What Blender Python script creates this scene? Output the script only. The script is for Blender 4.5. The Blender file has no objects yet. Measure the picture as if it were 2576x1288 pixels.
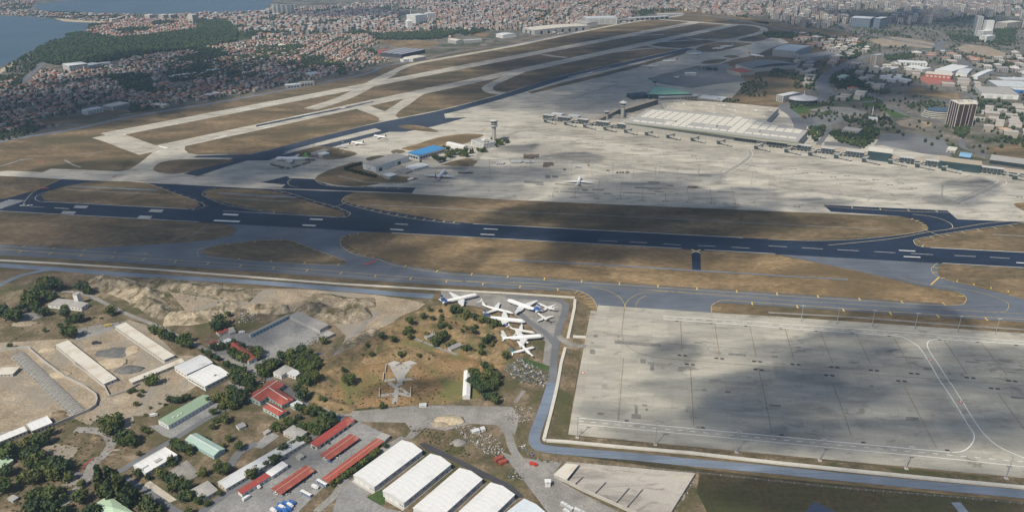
import bpy,bmesh,math,random
from mathutils import Vector,Matrix,noise
from mathutils.geometry import tessellate_polygon
R=math.radians
scn=bpy.context.scene
COL=scn.collection
random.seed(7)
# ------------------------------------------------------------------ camera
FOC,CY,PIT,ROL,CAMH=1869.1,645.67,0.413237,-0.0092566,446.07
cam_d=bpy.data.cameras.new('camera')
cam=bpy.data.objects.new('camera',cam_d);COL.objects.link(cam)
scn.camera=cam
cam_d.sensor_fit='HORIZONTAL';cam_d.sensor_width=36.0
cam_d.lens=FOC/2576*36.0
cam_d.shift_y=(CY-644)/2576
cam_d.clip_start=1.0;cam_d.clip_end=60000.0
_r=Vector((1,0,0));_u=Vector((0,math.sin(PIT),math.cos(PIT)));_f=Vector((0,math.cos(PIT),-math.sin(PIT)))
_c,_s=math.cos(ROL),math.sin(ROL)
_X,_Y,_Z=_c*_r+_s*_u,-_s*_r+_c*_u,-_f
cam.matrix_world=Matrix(((_X.x,_Y.x,_Z.x,0),(_X.y,_Y.y,_Z.y,0),(_X.z,_Y.z,_Z.z,CAMH),(0,0,0,1)))
def G(x,y,z=0.0):
 """a direction in the photograph (2576 px wide view) followed down to the level z"""
 d=_X*(x-1288)+_Y*(CY-y)+_f*FOC
 t=(CAMH-z)/-d.z
 return Vector((d.x*t,d.y*t,z))
def px(v):
 d=Vector(v)-Vector((0,0,CAMH));w=d.dot(_f)
 return(1288+FOC*d.dot(_X)/w,CY-FOC*d.dot(_Y)/w)if w>1 else(-9999,-9999)
 # ------------------------------------------------------------------ sky, sun, exposure
SUN_EL,SHADOW=R(50),Vector((0.62,0.78,0)).normalized()
SUNV=Vector((-SHADOW.x*math.cos(SUN_EL),-SHADOW.y*math.cos(SUN_EL),math.sin(SUN_EL)))
w=bpy.data.worlds.new('World');scn.world=w;w.use_nodes=True
nt=w.node_tree;nt.nodes.clear()
sky=nt.nodes.new('ShaderNodeTexSky');sky.sky_type='NISHITA';sky.sun_disc=False
sky.sun_elevation=SUN_EL;sky.sun_rotation=math.atan2(SUNV.x,SUNV.y)
sky.altitude=100;sky.air_density=1.2;sky.dust_density=1.0;sky.ozone_density=4.0
bg=nt.nodes.new('ShaderNodeBackground');bg.inputs[1].default_value=0.085
wo=nt.nodes.new('ShaderNodeOutputWorld')
nt.links.new(sky.outputs[0],bg.inputs[0]);nt.links.new(bg.outputs[0],wo.inputs[0])
sd=bpy.data.lights.new('sun','SUN');sd.energy=4.8;sd.angle=R(0.5);sd.color=(1.0,0.91,0.76)
so=bpy.data.objects.new('sun',sd);COL.objects.link(so);so.location=(0,0,3000)
so.rotation_euler=SUNV.to_track_quat('Z','Y').to_euler()
vs=scn.view_settings;vs.view_transform='Standard';vs.look='None';vs.gamma=1.0;vs.exposure=0.06;vs.use_curve_mapping=False
scn.cycles.use_denoising=True
scn.cycles.max_bounces=5;scn.cycles.diffuse_bounces=2;scn.cycles.glossy_bounces=2
scn.cycles.transparent_max_bounces=24;scn.cycles.volume_bounces=0
scn.cycles.caustics_reflective=False;scn.cycles.caustics_refractive=False
# ------------------------------------------------------------------ materials
MATS={}
def nodes(m):
 m.use_nodes=True;n=m.node_tree.nodes;l=m.node_tree.links
 return n,l,n['Principled BSDF']
def N(n,l,typ,**kw):
 o=n.new(typ)
 for k,v in kw.items():
  if k.startswith('i_'):
   key=k[2:];key=int(key)if key.isdigit()else key.replace('_',' ')
   if hasattr(v,'is_output'):l.new(v,o.inputs[key])
   else:o.inputs[key].default_value=v
  else:setattr(o,k,v)
 return o
def c4(c):return(c[0],c[1],c[2],1.0)
def mixc(n,l,f,a,b,mode='MIX'):
 o=n.new('ShaderNodeMix');o.data_type='RGBA';o.blend_type=mode
 for i,v in((0,f),(6,a),(7,b)):
  if hasattr(v,'is_output'):l.new(v,o.inputs[i])
  else:o.inputs[i].default_value=v if i==0 else c4(v)
 return o.outputs[2]
def ramp(n,l,f,stops):
 o=n.new('ShaderNodeValToRGB');l.new(f,o.inputs[0]);e=o.color_ramp.elements
 while len(e)<len(stops):e.new(0.5)
 for i,(p,c)in enumerate(stops):
  e[i].position=p;e[i].color=c4(c)if not isinstance(c,(int,float))else(c,c,c,1)
 return o.outputs[0]
def pos(n,l,scale=1.0,rot=0.0,stretch=(1,1,1)):
 g=n.new('ShaderNodeTexCoord')
 mp=N(n,l,'ShaderNodeMapping');l.new(g.outputs['Object'],mp.inputs[0])
 mp.inputs['Rotation'].default_value=(0,0,rot)
 mp.inputs['Scale'].default_value=(scale*stretch[0],scale*stretch[1],scale*stretch[2])
 return mp.outputs[0]
def nz(n,l,v,scale,detail=5,rough=0.6,dist=0.0):
 return N(n,l,'ShaderNodeTexNoise',i_Vector=v,i_Scale=scale,i_Detail=detail,i_Roughness=rough,i_Distortion=dist).outputs[0]
def ground_mat(name,cols,scale=0.02,fine=0.25,rough=0.95,rot=0.0,stretch=(1,1,1),patch=None,patch_scale=0.006,bump=0.0):
 """patchy natural ground: three tones by noise, broken up by finer noise, wide patches of another tone"""
 if name in MATS:return MATS[name]
 m=bpy.data.materials.new(name);n,l,b=nodes(m)
 v=pos(n,l,1.0,rot,stretch)
 a=nz(n,l,v,scale,8,0.68,0.4);f=nz(n,l,v,fine,6,0.7)
 base=ramp(n,l,a,[(0.32,cols[0]),(0.5,cols[1]),(0.68,cols[2])])
 shade=ramp(n,l,f,[(0.25,0.62),(0.75,1.32)])
 col=mixc(n,l,1.0,base,shade,'MULTIPLY')
 if patch:
  p=nz(n,l,v,patch_scale,5,0.6,0.8);k=ramp(n,l,p,[(0.48,0.0),(0.62,1.0)])
  col=mixc(n,l,k,col,patch)
  col=mixc(n,l,0.6,col,mixc(n,l,1.0,col,shade,'MULTIPLY'))
 l.new(col,b.inputs['Base Color']);b.inputs['Roughness'].default_value=rough
 b.inputs['Specular IOR Level'].default_value=0.1
 MATS[name]=m;return m
def slab_mat(name,col,dark,joint=(7.5,7.5),rot=0.0,stain=0.5,contrast=0.12,rough=0.8,band=40):
 """concrete cast in bays: each bay a slightly different grey, dark joints, oil and tyre stains"""
 if name in MATS:return MATS[name]
 m=bpy.data.materials.new(name);n,l,b=nodes(m)
 v=pos(n,l,1.0,rot)
 br=N(n,l,'ShaderNodeTexBrick',i_Vector=v,i_Scale=1.0,i_Color1=c4([x*(1+contrast)for x in col]),i_Color2=c4([x*(1-contrast)for x in col]),i_Mortar=c4(dark),i_Mortar_Size=0.12,i_Brick_Width=joint[0]*3,i_Row_Height=joint[1],i_Bias=0.0)
 br.offset=0.0
 big=N(n,l,'ShaderNodeTexBrick',i_Vector=v,i_Scale=1.0,i_Color1=(1.07,1.07,1.05,1),i_Color2=(0.91,0.91,0.92,1),i_Mortar=(0.92,0.92,0.92,1),i_Mortar_Size=0.3,i_Brick_Width=band*3.1,i_Row_Height=band)
 col_=mixc(n,l,1.0,br.outputs[0],big.outputs[0],'MULTIPLY')
 s=nz(n,l,pos(n,l,1.0,rot,(0.25,1,1)),0.05,8,0.72,0.5)
 st=ramp(n,l,s,[(0.36,1-stain),(0.52,1.0),(0.75,1.1)])
 col_=mixc(n,l,1.0,col_,st,'MULTIPLY')
 f=nz(n,l,v,0.5,5,0.75);col_=mixc(n,l,1.0,col_,ramp(n,l,f,[(0.3,0.88),(0.7,1.1)]),'MULTIPLY')
 g=nz(n,l,pos(n,l,1.0,rot,(0.5,1,1)),0.11,4,0.55,1.2);k=nz(n,l,v,0.016,3,0.5)
 g=N(n,l,'ShaderNodeMath',operation='MULTIPLY_ADD',i_0=k,i_1=0.55,i_2=g).outputs[0]
 col_=mixc(n,l,1.0,col_,ramp(n,l,g,[(0.88,1.0),(1.0,0.66)]),'MULTIPLY')
 l.new(col_,b.inputs['Base Color']);b.inputs['Roughness'].default_value=rough
 b.inputs['Specular IOR Level'].default_value=0.25
 MATS[name]=m;return m
def asphalt_mat(name,col,rot=0.0,streak=0.25,rough=0.75,rubber=0.0,patch=0.2):
 if name in MATS:return MATS[name]
 m=bpy.data.materials.new(name);n,l,b=nodes(m)
 v=pos(n,l,1.0,rot,(0.05,1,1))
 s=nz(n,l,v,0.35,5,0.6);k=ramp(n,l,s,[(0.3,1-streak),(0.7,1+streak)])
 c=mixc(n,l,1.0,col,k,'MULTIPLY')
 p=nz(n,l,pos(n,l),0.012,6,0.65);c=mixc(n,l,1.0,c,ramp(n,l,p,[(0.35,1-patch),(0.65,1+patch)]),'MULTIPLY')
 g=nz(n,l,pos(n,l),0.9,4,0.7);c=mixc(n,l,1.0,c,ramp(n,l,g,[(0.3,0.85),(0.7,1.15)]),'MULTIPLY')
 l.new(c,b.inputs['Base Color']);b.inputs['Roughness'].default_value=rough
 b.inputs['Specular IOR Level'].default_value=0.3
 MATS[name]=m;return m
def plain(name,col,rough=0.6,metal=0.0,var=0.12,scale=0.6,spec=0.3,grime=None):
 """painted or metal surface with weathering so that it is never one flat tone"""
 if name in MATS:return MATS[name]
 m=bpy.data.materials.new(name);n,l,b=nodes(m)
 a=nz(n,l,pos(n,l),scale,6,0.65)
 c=mixc(n,l,1.0,col,ramp(n,l,a,[(0.3,1-var),(0.7,1+var)]),'MULTIPLY')
 if grime:
  gk=nz(n,l,pos(n,l),scale*0.25,7,0.7);c=mixc(n,l,ramp(n,l,gk,[(0.5,0.0),(0.72,0.8)]),c,grime)
 l.new(c,b.inputs['Base Color']);b.inputs['Roughness'].default_value=rough;b.inputs['Metallic'].default_value=metal
 b.inputs['Specular IOR Level'].default_value=spec
 MATS[name]=m;return m
def ribbed(name,col,pitch=1.0,depth=0.16,axis=0,rough=0.5,var=0.12,rust=None,metal=0.0):
 """profiled sheet or tile courses: ribs along one axis of the object"""
 if name in MATS:return MATS[name]
 m=bpy.data.materials.new(name);n,l,b=nodes(m)
 wv=N(n,l,'ShaderNodeTexWave',i_Vector=pos(n,l),i_Scale=1.0/(pitch*1.0)*0.314,i_Distortion=0.0)
 wv.bands_direction='XYZ'[axis]
 c=mixc(n,l,1.0,col,ramp(n,l,wv.outputs[0],[(0.2,1-depth),(0.8,1+depth)]),'MULTIPLY')
 a=nz(n,l,pos(n,l),0.25,7,0.7)
 c=mixc(n,l,1.0,c,ramp(n,l,a,[(0.3,1-var),(0.7,1+var)]),'MULTIPLY')
 if rust:
  gk=nz(n,l,pos(n,l,1.0,0,(0.4,1,1)),0.12,7,0.7,0.6);c=mixc(n,l,ramp(n,l,gk,[(0.52,0.0),(0.66,0.9)]),c,rust)
 l.new(c,b.inputs['Base Color']);b.inputs['Roughness'].default_value=rough;b.inputs['Metallic'].default_value=metal
 b.inputs['Specular IOR Level'].default_value=0.3
 MATS[name]=m;return m
def varied(name,cols,rough=0.85,island=True,spec=0.1,trans=0.0):
 """one tone out of a set for each loose piece or object"""
 if name in MATS:return MATS[name]
 m=bpy.data.materials.new(name);n,l,b=nodes(m)
 if island:r=n.new('ShaderNodeNewGeometry').outputs['Random Per Island']
 else:r=n.new('ShaderNodeObjectInfo').outputs['Random']
 o=n.new('ShaderNodeValToRGB');l.new(r,o.inputs[0]);o.color_ramp.interpolation='CONSTANT' if island else 'LINEAR'
 e=o.color_ramp.elements
 while len(e)<len(cols):e.new(0.5)
 for i,c in enumerate(cols):e[i].position=i/len(cols);e[i].color=c4(c)
 a=nz(n,l,pos(n,l),0.5,4,0.6)
 c=mixc(n,l,1.0,o.outputs[0],ramp(n,l,a,[(0.3,0.82),(0.7,1.18)]),'MULTIPLY')
 l.new(c,b.inputs['Base Color']);b.inputs['Roughness'].default_value=rough
 b.inputs['Specular IOR Level'].default_value=spec
 MATS[name]=m;return m
 # ------------------------------------------------------------------ mesh helpers
class MB:
 def __init__(s):s.v=[];s.f=[];s.m=[]
 def face(s,pts,mi=0):
  i=len(s.v);s.v+=[tuple(p)for p in pts];s.f.append(tuple(range(i,i+len(pts))));s.m.append(mi)
 def box(s,x0,x1,y0,y1,z0,z1,mi=0,bottom=False):
  p=[(x0,y0,z0),(x1,y0,z0),(x1,y1,z0),(x0,y1,z0),(x0,y0,z1),(x1,y0,z1),(x1,y1,z1),(x0,y1,z1)]
  i=len(s.v);s.v+=p
  fs=[(4,5,6,7),(0,1,5,4),(1,2,6,5),(2,3,7,6),(3,0,4,7)]+([(3,2,1,0)]if bottom else[])
  for f in fs:s.f.append(tuple(i+k for k in f));s.m.append(mi)
 def prism(s,poly,z0,z1,mi=0,cap=True):
  """poly: xy points counter-clockwise"""
  k=len(poly);i=len(s.v)
  s.v+=[(p[0],p[1],z0)for p in poly]+[(p[0],p[1],z1)for p in poly]
  for a in range(k):
   b=(a+1)%k;s.f.append((i+a,i+b,i+k+b,i+k+a));s.m.append(mi)
  if cap:
   for t in tessellate_polygon([[Vector((p[0],p[1],0))for p in poly]]):
    s.f.append(tuple(i+k+q for q in t));s.m.append(mi)
 def tube(s,a,b,r0,r1=None,k=6,mi=0,cap=True):
  a,b=Vector(a),Vector(b);r1=r0 if r1 is None else r1
  d=(b-a).normalized();x=d.orthogonal().normalized();y=d.cross(x);i=len(s.v)
  for p,r in((a,r0),(b,r1)):
   for q in range(k):
    t=2*math.pi*q/k;s.v.append(tuple(p+x*(r*math.cos(t))+y*(r*math.sin(t))))
  for q in range(k):
   q2=(q+1)%k;s.f.append((i+q,i+q2,i+k+q2,i+k+q));s.m.append(mi)
  if cap:s.f.append(tuple(i+k+q for q in range(k)));s.m.append(mi);s.f.append(tuple(i+q for q in reversed(range(k))));s.m.append(mi)
 def bar(s,a,b,w_,h_=None,mi=0):
  """square-section bar from a to b"""
  a,b=Vector(a),Vector(b);h_=h_ or w_
  d=(b-a).normalized();up=Vector((0,0,1))if abs(d.z)<0.95 else Vector((1,0,0))
  x=d.cross(up).normalized()*(w_/2);y=x.cross(d).normalized()*(h_/2);i=len(s.v)
  for p in(a,b):s.v+=[tuple(p-x-y),tuple(p+x-y),tuple(p+x+y),tuple(p-x+y)]
  for f in((0,1,5,4),(1,2,6,5),(2,3,7,6),(3,0,4,7),(3,2,1,0),(4,5,6,7)):
   s.f.append(tuple(i+q for q in f));s.m.append(mi)
 def loft(s,rings,mi=0,cap=True):
  k=len(rings[0]);i=len(s.v)
  for r in rings:s.v+=[tuple(p)for p in r]
  for a in range(len(rings)-1):
   for q in range(k):
    q2=(q+1)%k;s.f.append((i+a*k+q,i+a*k+q2,i+(a+1)*k+q2,i+(a+1)*k+q));s.m.append(mi)
  if cap:
   s.f.append(tuple(i+q for q in reversed(range(k))));s.m.append(mi)
   e=i+(len(rings)-1)*k;s.f.append(tuple(e+q for q in range(k)));s.m.append(mi)
 def mesh(s,name,mats,smooth=False):
  me=bpy.data.meshes.new(name);me.from_pydata(s.v,[],s.f)
  for m in(mats if isinstance(mats,(list,tuple))else[mats]):me.materials.append(m)
  if any(s.m):me.polygons.foreach_set('material_index',s.m)
  if smooth:me.polygons.foreach_set('use_smooth',[True]*len(me.polygons))
  me.update();return me
 def obj(s,name,mats,parent=None,smooth=False,kind=None):
  return link(name,s.mesh(name,mats,smooth),parent,kind)
def link(name,me,parent=None,kind=None,loc=None,rz=None,scale=None):
 o=bpy.data.objects.new(name,me);COL.objects.link(o)
 if parent is not None:o.parent=parent
 if kind:o['kind']=kind
 if loc is not None:o.location=loc
 if rz is not None:o.rotation_euler=(0,0,rz)
 if scale is not None:o.scale=scale
 return o
def empty(name,loc,rz=0.0):
 o=bpy.data.objects.new(name,None);COL.objects.link(o);o.location=loc;o.rotation_euler=(0,0,rz);o.empty_display_size=1
 return o
def tag(o,label,cat,group=None):
 o['label']=label;o['category']=cat
 if group:o['group']=group
 return o
def copy_tree(o,parent=None):
 c=o.copy();COL.objects.link(c);c.parent=parent
 for ch in o.children:copy_tree(ch,c)
 return c
def smooth_poly(pts,n=5,closed=True):
 out=[];k=len(pts)
 for i in range(k if closed else k-1):
  p=[Vector(pts[j%k])if closed else Vector(pts[max(0,min(k-1,j))])for j in(i-1,i,i+1,i+2)]
  for q in range(n):
   t=q/n
   out.append(0.5*((2*p[1])+(p[2]-p[0])*t+(2*p[0]-5*p[1]+4*p[2]-p[3])*t*t+(3*p[1]-p[0]-3*p[2]+p[3])*t**3))
 if not closed:out.append(Vector(pts[-1]))
 return out
def sheet(name,pts,z,mat,smooth=False,parent=None,kind='structure',world=False):
 """a flat piece of ground outlined in photograph directions, lying at level z"""
 P=[Vector((p[0],p[1],z))if world else G(p[0],p[1],0)for p in pts]
 if smooth:P=smooth_poly(P,5)
 P=[Vector((p.x,p.y,z))for p in P]
 me=bpy.data.meshes.new(name);me.from_pydata([tuple(p)for p in P],[],[tuple(t)for t in tessellate_polygon([P])])
 bm=bmesh.new();bm.from_mesh(me)
 bmesh.ops.recalc_face_normals(bm,faces=bm.faces)
 if bm.faces and sum(f.normal.z for f in bm.faces)<0:bmesh.ops.reverse_faces(bm,faces=bm.faces)
 bm.to_mesh(me);bm.free();me.materials.append(mat)
 return link(name,me,parent,kind if parent is None else None)
def path_pts(pts,smooth=True,n=6,world=False):
 P=[Vector(p)if world else G(p[0],p[1])for p in pts]
 return smooth_poly(P,n,False)if smooth and len(P)>2 else P
def ribbon_into(mb,P,wd,z,dash=None,mi=0):
 """a painted line or road of width wd along world points P; dash=(on, off)"""
 segs=[P]
 if dash:
  segs=[];on,off=dash;acc=0.0;cur=[P[0]];pen=True
  for a,b in zip(P,P[1:]):
   d=(b-a).length;t=0.0
   while True:
    need=(on if pen else off)-acc
    if d-t<need:acc+=d-t;break
    t+=need;p=a.lerp(b,t/d);acc=0.0
    if pen:cur.append(p);segs.append(cur)
    pen=not pen;cur=[p]
   if pen:cur.append(b)
  if pen and len(cur)>1:segs.append(cur)
 for S in segs:
  if len(S)<2:continue
  L,Rr=[],[]
  for i,p in enumerate(S):
   t=(S[min(i+1,len(S)-1)]-S[max(i-1,0)]);t.z=0
   if t.length<1e-6:t=Vector((1,0,0))
   t.normalize();nn=Vector((-t.y,t.x,0))*(wd/2)
   L.append((p.x+nn.x,p.y+nn.y,z));Rr.append((p.x-nn.x,p.y-nn.y,z))
  for i in range(len(S)-1):mb.face([Rr[i],Rr[i+1],L[i+1],L[i]],mi)
def ribbon(name,pts,wd,z,mat,smooth=True,parent=None,dash=None,kind='structure',world=False):
 mb=MB();ribbon_into(mb,path_pts(pts,smooth,world=world),wd,z,dash)
 return mb.obj(name,mat,parent,kind=kind if parent is None else None)
def text_mesh(cu):
 """lettering turned into a mesh"""
 t=bpy.data.objects.new('lettering',cu);COL.objects.link(t);me=bpy.data.meshes.new_from_object(t)
 bpy.data.objects.remove(t);return me
def T(c,r,*xy):
 """points read in an enlarged quarter of the photograph -> 2576 px view"""
 oy=(0,322.25,644.5,965.45)[r];out=[(c*644.5+x*0.25019,oy+y*0.25019)for x,y in xy]
 return out if len(out)>1 else out[0]
_d=G(2300,621)-G(200,511.7);RW=math.atan2(_d.y,_d.x)
_d=G(1800,58)-G(330,358);R17=math.atan2(_d.y,_d.x)
# ------------------------------------------------------------------ ground
M_grass=ground_mat('dry_grass',[(0.095,0.078,0.045),(0.17,0.127,0.076),(0.27,0.20,0.12)],0.016,0.16,rot=-RW,stretch=(0.45,1,1),patch=(0.10,0.086,0.05),patch_scale=0.009)
M_tan=ground_mat('tan_grass',[(0.135,0.10,0.055),(0.23,0.165,0.092),(0.33,0.24,0.14)],0.02,0.2,rot=-RW,stretch=(0.5,1,1),patch=(0.14,0.105,0.06),patch_scale=0.012)
M_bank=ground_mat('bank_grass',[(0.13,0.10,0.05),(0.26,0.17,0.085),(0.36,0.24,0.13)],0.035,0.35,patch=(0.15,0.15,0.06),patch_scale=0.02)
M_scrub=ground_mat('scrub',[(0.075,0.072,0.038),(0.16,0.125,0.08),(0.29,0.23,0.16)],0.035,0.3,patch=(0.085,0.085,0.04),patch_scale=0.018)
M_dirt=ground_mat('dirt',[(0.22,0.18,0.13),(0.33,0.27,0.195),(0.44,0.37,0.28)],0.03,0.35,patch=(0.27,0.245,0.205),patch_scale=0.015)
M_gravel=ground_mat('gravel',[(0.19,0.18,0.165),(0.26,0.25,0.235),(0.34,0.325,0.30)],0.04,0.5)
M_sand=ground_mat('sand',[(0.38,0.31,0.21),(0.47,0.39,0.275),(0.56,0.48,0.35)],0.08,0.4)
M_town=ground_mat('town_ground',[(0.10,0.10,0.085),(0.17,0.155,0.135),(0.26,0.235,0.20)],0.02,0.1,patch=(0.075,0.085,0.05),patch_scale=0.008)
M_green=ground_mat('green_field',[(0.035,0.055,0.025),(0.06,0.075,0.03),(0.10,0.105,0.045)],0.02,0.12)
M_lawn=ground_mat('lawn',[(0.04,0.07,0.025),(0.06,0.10,0.035),(0.09,0.12,0.05)],0.04,0.3)
M_dark=ground_mat('dark_field',[(0.04,0.036,0.024),(0.065,0.055,0.034),(0.09,0.078,0.05)],0.02,0.25,patch=(0.06,0.065,0.03),patch_scale=0.01)
M_conc=slab_mat('apron_concrete',(0.47,0.445,0.385),(0.39,0.37,0.32),(7.5,7.5),-RW,0.42,0.07)
M_conc2=slab_mat('new_apron_concrete',(0.39,0.372,0.318),(0.32,0.305,0.262),(6,6),-RW,0.26,0.075,band=36)
M_stand=slab_mat('stand_concrete',(0.39,0.365,0.315),(0.30,0.28,0.24),(7.5,7.5),-RW,0.42,0.08)
M_rconc=slab_mat('runway_concrete',(0.46,0.43,0.365),(0.38,0.355,0.30),(7.5,7.5),-R17,0.38,0.06)
M_yard=ground_mat('yard_paving',[(0.20,0.20,0.20),(0.255,0.255,0.25),(0.31,0.305,0.295)],0.03,0.3)
M_run=asphalt_mat('runway_asphalt',(0.014,0.025,0.05),-RW,0.5)
M_taxi=asphalt_mat('taxiway_asphalt',(0.115,0.132,0.16),-RW,0.2)
M_taxi2=asphalt_mat('old_asphalt',(0.16,0.165,0.17),-RW,0.2)
M_dtaxi=asphalt_mat('dark_taxiway_asphalt',(0.035,0.048,0.075),-R17,0.2)
M_road=asphalt_mat('road_asphalt',(0.15,0.155,0.165),0.3,0.12)
M_service=asphalt_mat('service_road',(0.155,0.19,0.245),-RW,0.15)
M_white=plain('road_paint_white',(0.72,0.72,0.69),0.7,var=0.18,scale=0.4)
M_yel=plain('road_paint_yellow',(0.60,0.44,0.13),0.7,var=0.25,scale=0.3)
M_yel2=plain('road_paint_pale',(0.64,0.56,0.36),0.7,var=0.25,scale=0.3)
M_mark=plain('faded_black_paint',(0.055,0.045,0.04),0.8,var=0.3)
M_brown=plain('tyre_worn_line',(0.25,0.21,0.15),0.8,var=0.3,scale=0.1)
M_red=plain('road_paint_red',(0.42,0.08,0.06),0.7)
M_patch=plain('repair_patch',(0.20,0.195,0.18),0.85,var=0.3,scale=0.15)
mb=MB()
for i in range(-28,28):
 for j in range(-6,60):
  mb.face([(i*500,j*500,0),(i*500+500,j*500,0),(i*500+500,j*500+500,0),(i*500,j*500+500,0)])
mb.obj('ground',M_grass,kind='structure')
# water and the land around the town
M_sea=bpy.data.materials.new('sea_water');n,l,b=nodes(M_sea)
v=pos(n,l);wv=nz(n,l,v,0.004,6,0.6,0.5)
l.new(ramp(n,l,wv,[(0.3,(0.05,0.085,0.115)),(0.7,(0.075,0.115,0.145))]),b.inputs['Base Color'])
b.inputs['Roughness'].default_value=0.35;b.inputs['IOR'].default_value=1.33
bp=N(n,l,'ShaderNodeBump',i_Strength=0.25,i_Distance=0.4,i_Height=nz(n,l,v,0.08,6,0.65));l.new(bp.outputs[0],b.inputs['Normal'])
# town ground: everything beyond the perimeter road of the airfield
PERIM=[(-700,470),(-300,425),(0,352),(130,330),(200,318),(325,290),(500,261),(644,236),(819,202),(919,182),(969,162),(1069,143),(1169,123),(1288,108),(1389,86),(1514,65),(1639,44),(1714,34),(1789,36),(1889,53),(1960,68),(2020,80),(2060,92),(2100,108),(2180,140)]
sheet('town_ground',PERIM+[(2140,190),(2010,235),(2030,270),(2060,330),(2170,345),(2400,395),(2576,440),(3000,520),(3600,300),(3200,-60),(2576,-120),(1288,-120),(-600,-120),(-1500,20)],0.06,M_town)
sheet('lake',[(-900,38),(-200,40),(0,41),(60,43),(112,46),(155,51),(190,54),(225,54),(262,58),(245,60),(228,66),(224,74),(212,81),(175,93),(150,100),(125,108),(90,124),(62,137),(50,148),(25,158),(0,171),(-60,200),(-500,330),(-1200,200)],0.14,M_sea)
sheet('sea',[(84,20),(95,12),(130,6),(200,0),(260,-8),(200,-60),(300,-120),(720,-120),(705,-30),(690,0),(676,14),(664,27),(640,32),(560,33.5),(430,37),(330,36),(250,35),(190,33),(130,31),(108,29)],0.14,M_sea)
sheet('beach',T(0,0,(540,188),(640,196),(760,205),(900,205),(1010,212),(1110,225),(1080,236),(920,232),(760,226),(640,219)),0.2,M_sand)
sheet('beach',T(0,0,(0,705),(60,670),(150,625),(180,645),(90,690),(30,725),(0,750)),0.2,M_sand)
# wooded park between the two parts of the town, meadow and bare lots
sheet('park_ground',T(0,0,(330,560),(500,450),(700,380),(860,385),(1250,385),(1500,360),(1950,300),(2330,270),(2576,285),(2900,270),(2810,400),(2460,400),(2100,480),(1620,530),(1250,600),(950,640),(560,660),(380,620)),0.1,M_green)
sheet('bare_lot',T(1,0,(1180,420),(1330,408),(1600,412),(1850,425),(1780,470),(1600,495),(1380,465)),0.12,M_tan)
sheet('bare_lot',T(1,0,(2100,350),(2250,322),(2350,345),(2300,375)),0.12,M_tan)
sheet('bare_lot',T(2,0,(590,150),(700,122),(960,118),(1500,95),(1900,110),(2200,150),(2576,215),(2576,250),(2100,150),(1700,135),(1000,140),(700,190)),0.12,M_tan)
sheet('bare_lot',T(3,0,(-300,200),(0,225),(300,280),(560,310),(820,350),(800,400),(740,415),(560,340),(300,300),(0,262)),0.12,M_tan)
sheet('bare_lot',T(3,0,(1000,405),(1250,375),(1450,395),(1680,440),(1640,490),(1420,470),(1150,470)),0.12,M_dirt)
sheet('bare_lot',T(3,0,(1870,495),(1980,450),(2200,470),(2400,545),(2370,590),(2150,565)),0.12,M_dirt)
sheet('bare_lot',T(3,0,(1270,1225),(1420,1200),(1640,1235),(1640,1270),(1500,1300),(1330,1270)),0.12,M_dirt)
sheet('meadow',T(0,0,(500,1190),(820,1140),(1290,1100),(1190,1150),(800,1230),(500,1260),(220,1288),(250,1240)),0.12,M_grass)
sheet('lawn',T(3,0,(190,1080),(420,1060),(560,1070),(390,1120),(420,1140),(300,1150)),0.14,M_lawn)
sheet('lawn',T(3,0,(930,1035),(1110,1020),(1260,1120),(1430,1180),(1250,1190),(1160,1110),(960,1060)),0.14,M_lawn)
sheet('lawn',T(3,0,(560,1000),(700,950),(880,948),(1060,985),(1070,1010),(900,1020),(660,1010)),0.14,M_lawn)
sheet('meadow',T(3,0,(1350,930),(1500,860),(1560,900),(1900,940),(1920,995),(1600,970)),0.13,M_tan)
sheet('meadow',T(3,1,(2200,190),(2568,150),(2700,330),(2230,265)),0.13,M_grass)
# ------------------------------------------------------------------ the airfield
PERIM_ROAD=[(x,y+5)for x,y in PERIM[:-3]]
ribbon('perimeter_road',PERIM_ROAD,16,0.16,M_service)
def strip(name,a,b,wd,z,mat):
 A,B=G(*a),G(*b);d=(B-A).normalized();nn=Vector((-d.y,d.x,0))*(wd/2)
 return sheet(name,[A+nn,A-nn,B-nn,B+nn],z,mat,world=True)
RA0,RA1=T(2,0,(1880,222)),(266,341)
RB0,RB1=T(2,0,(2230,253)),T(0,1,(1570,212))
rwa=strip('runway',RA1,RA0,60,0.20,M_rconc)
rwb=strip('runway',RB1,RB0,60,0.22,M_rconc)
for nm,P,wd,m in(('taxiway',[(930,214),(955,200),(979,187),(1010,172),(1044,161),(1120,147),(1288,117),(1389,96),(1500,73),(1600,55),(1714,40)],32,M_rconc),('taxiway',[(985,186),(950,203),(905,228),(870,245),(835,258),(780,275)],46,M_rconc),('taxiway',[(1090,222),(1050,238),(1015,262),(985,282),(970,305)],38,M_rconc),('taxiway',[(890,262),(930,277),(965,290),(985,303)],46,M_rconc),('taxiway',[(1310,182),(1270,198),(1228,219),(1240,233),(1290,236)],34,M_rconc),
('taxiway',[(1830,62),(1880,64),(1912,69),(1922,75),(1912,83),(1870,94),(1800,109),(1739,124)],36,M_rconc),
('taxiway',[(1514,100),(1540,96),(1600,91),(1670,88)],26,M_rconc),
('taxiway',[(1364,138),(1390,142),(1425,146)],26,M_rconc),
('taxiway',[(1526,134),(1590,127),(1651,122),(1714,124)],26,M_rconc),
('taxiway',[(1629,115),(1660,120),(1715,124),(1760,131),(1800,139)],26,M_rconc),
('taxiway',[(1639,108),(1720,103),(1804,100),(1864,105),(1890,108)],26,M_rconc),
('taxiway',[(1726,96),(1770,100),(1814,104)],24,M_rconc),
('taxiway',[(1660,50),(1756,57),(1840,63)],34,M_rconc),
('taxiway',[(264,341),(300,352),(345,369),(385,383)],62,M_rconc)):
 _tz=globals().get('_tz',0.26)+0.006;ribbon(nm,P,wd,_tz,m)
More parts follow.
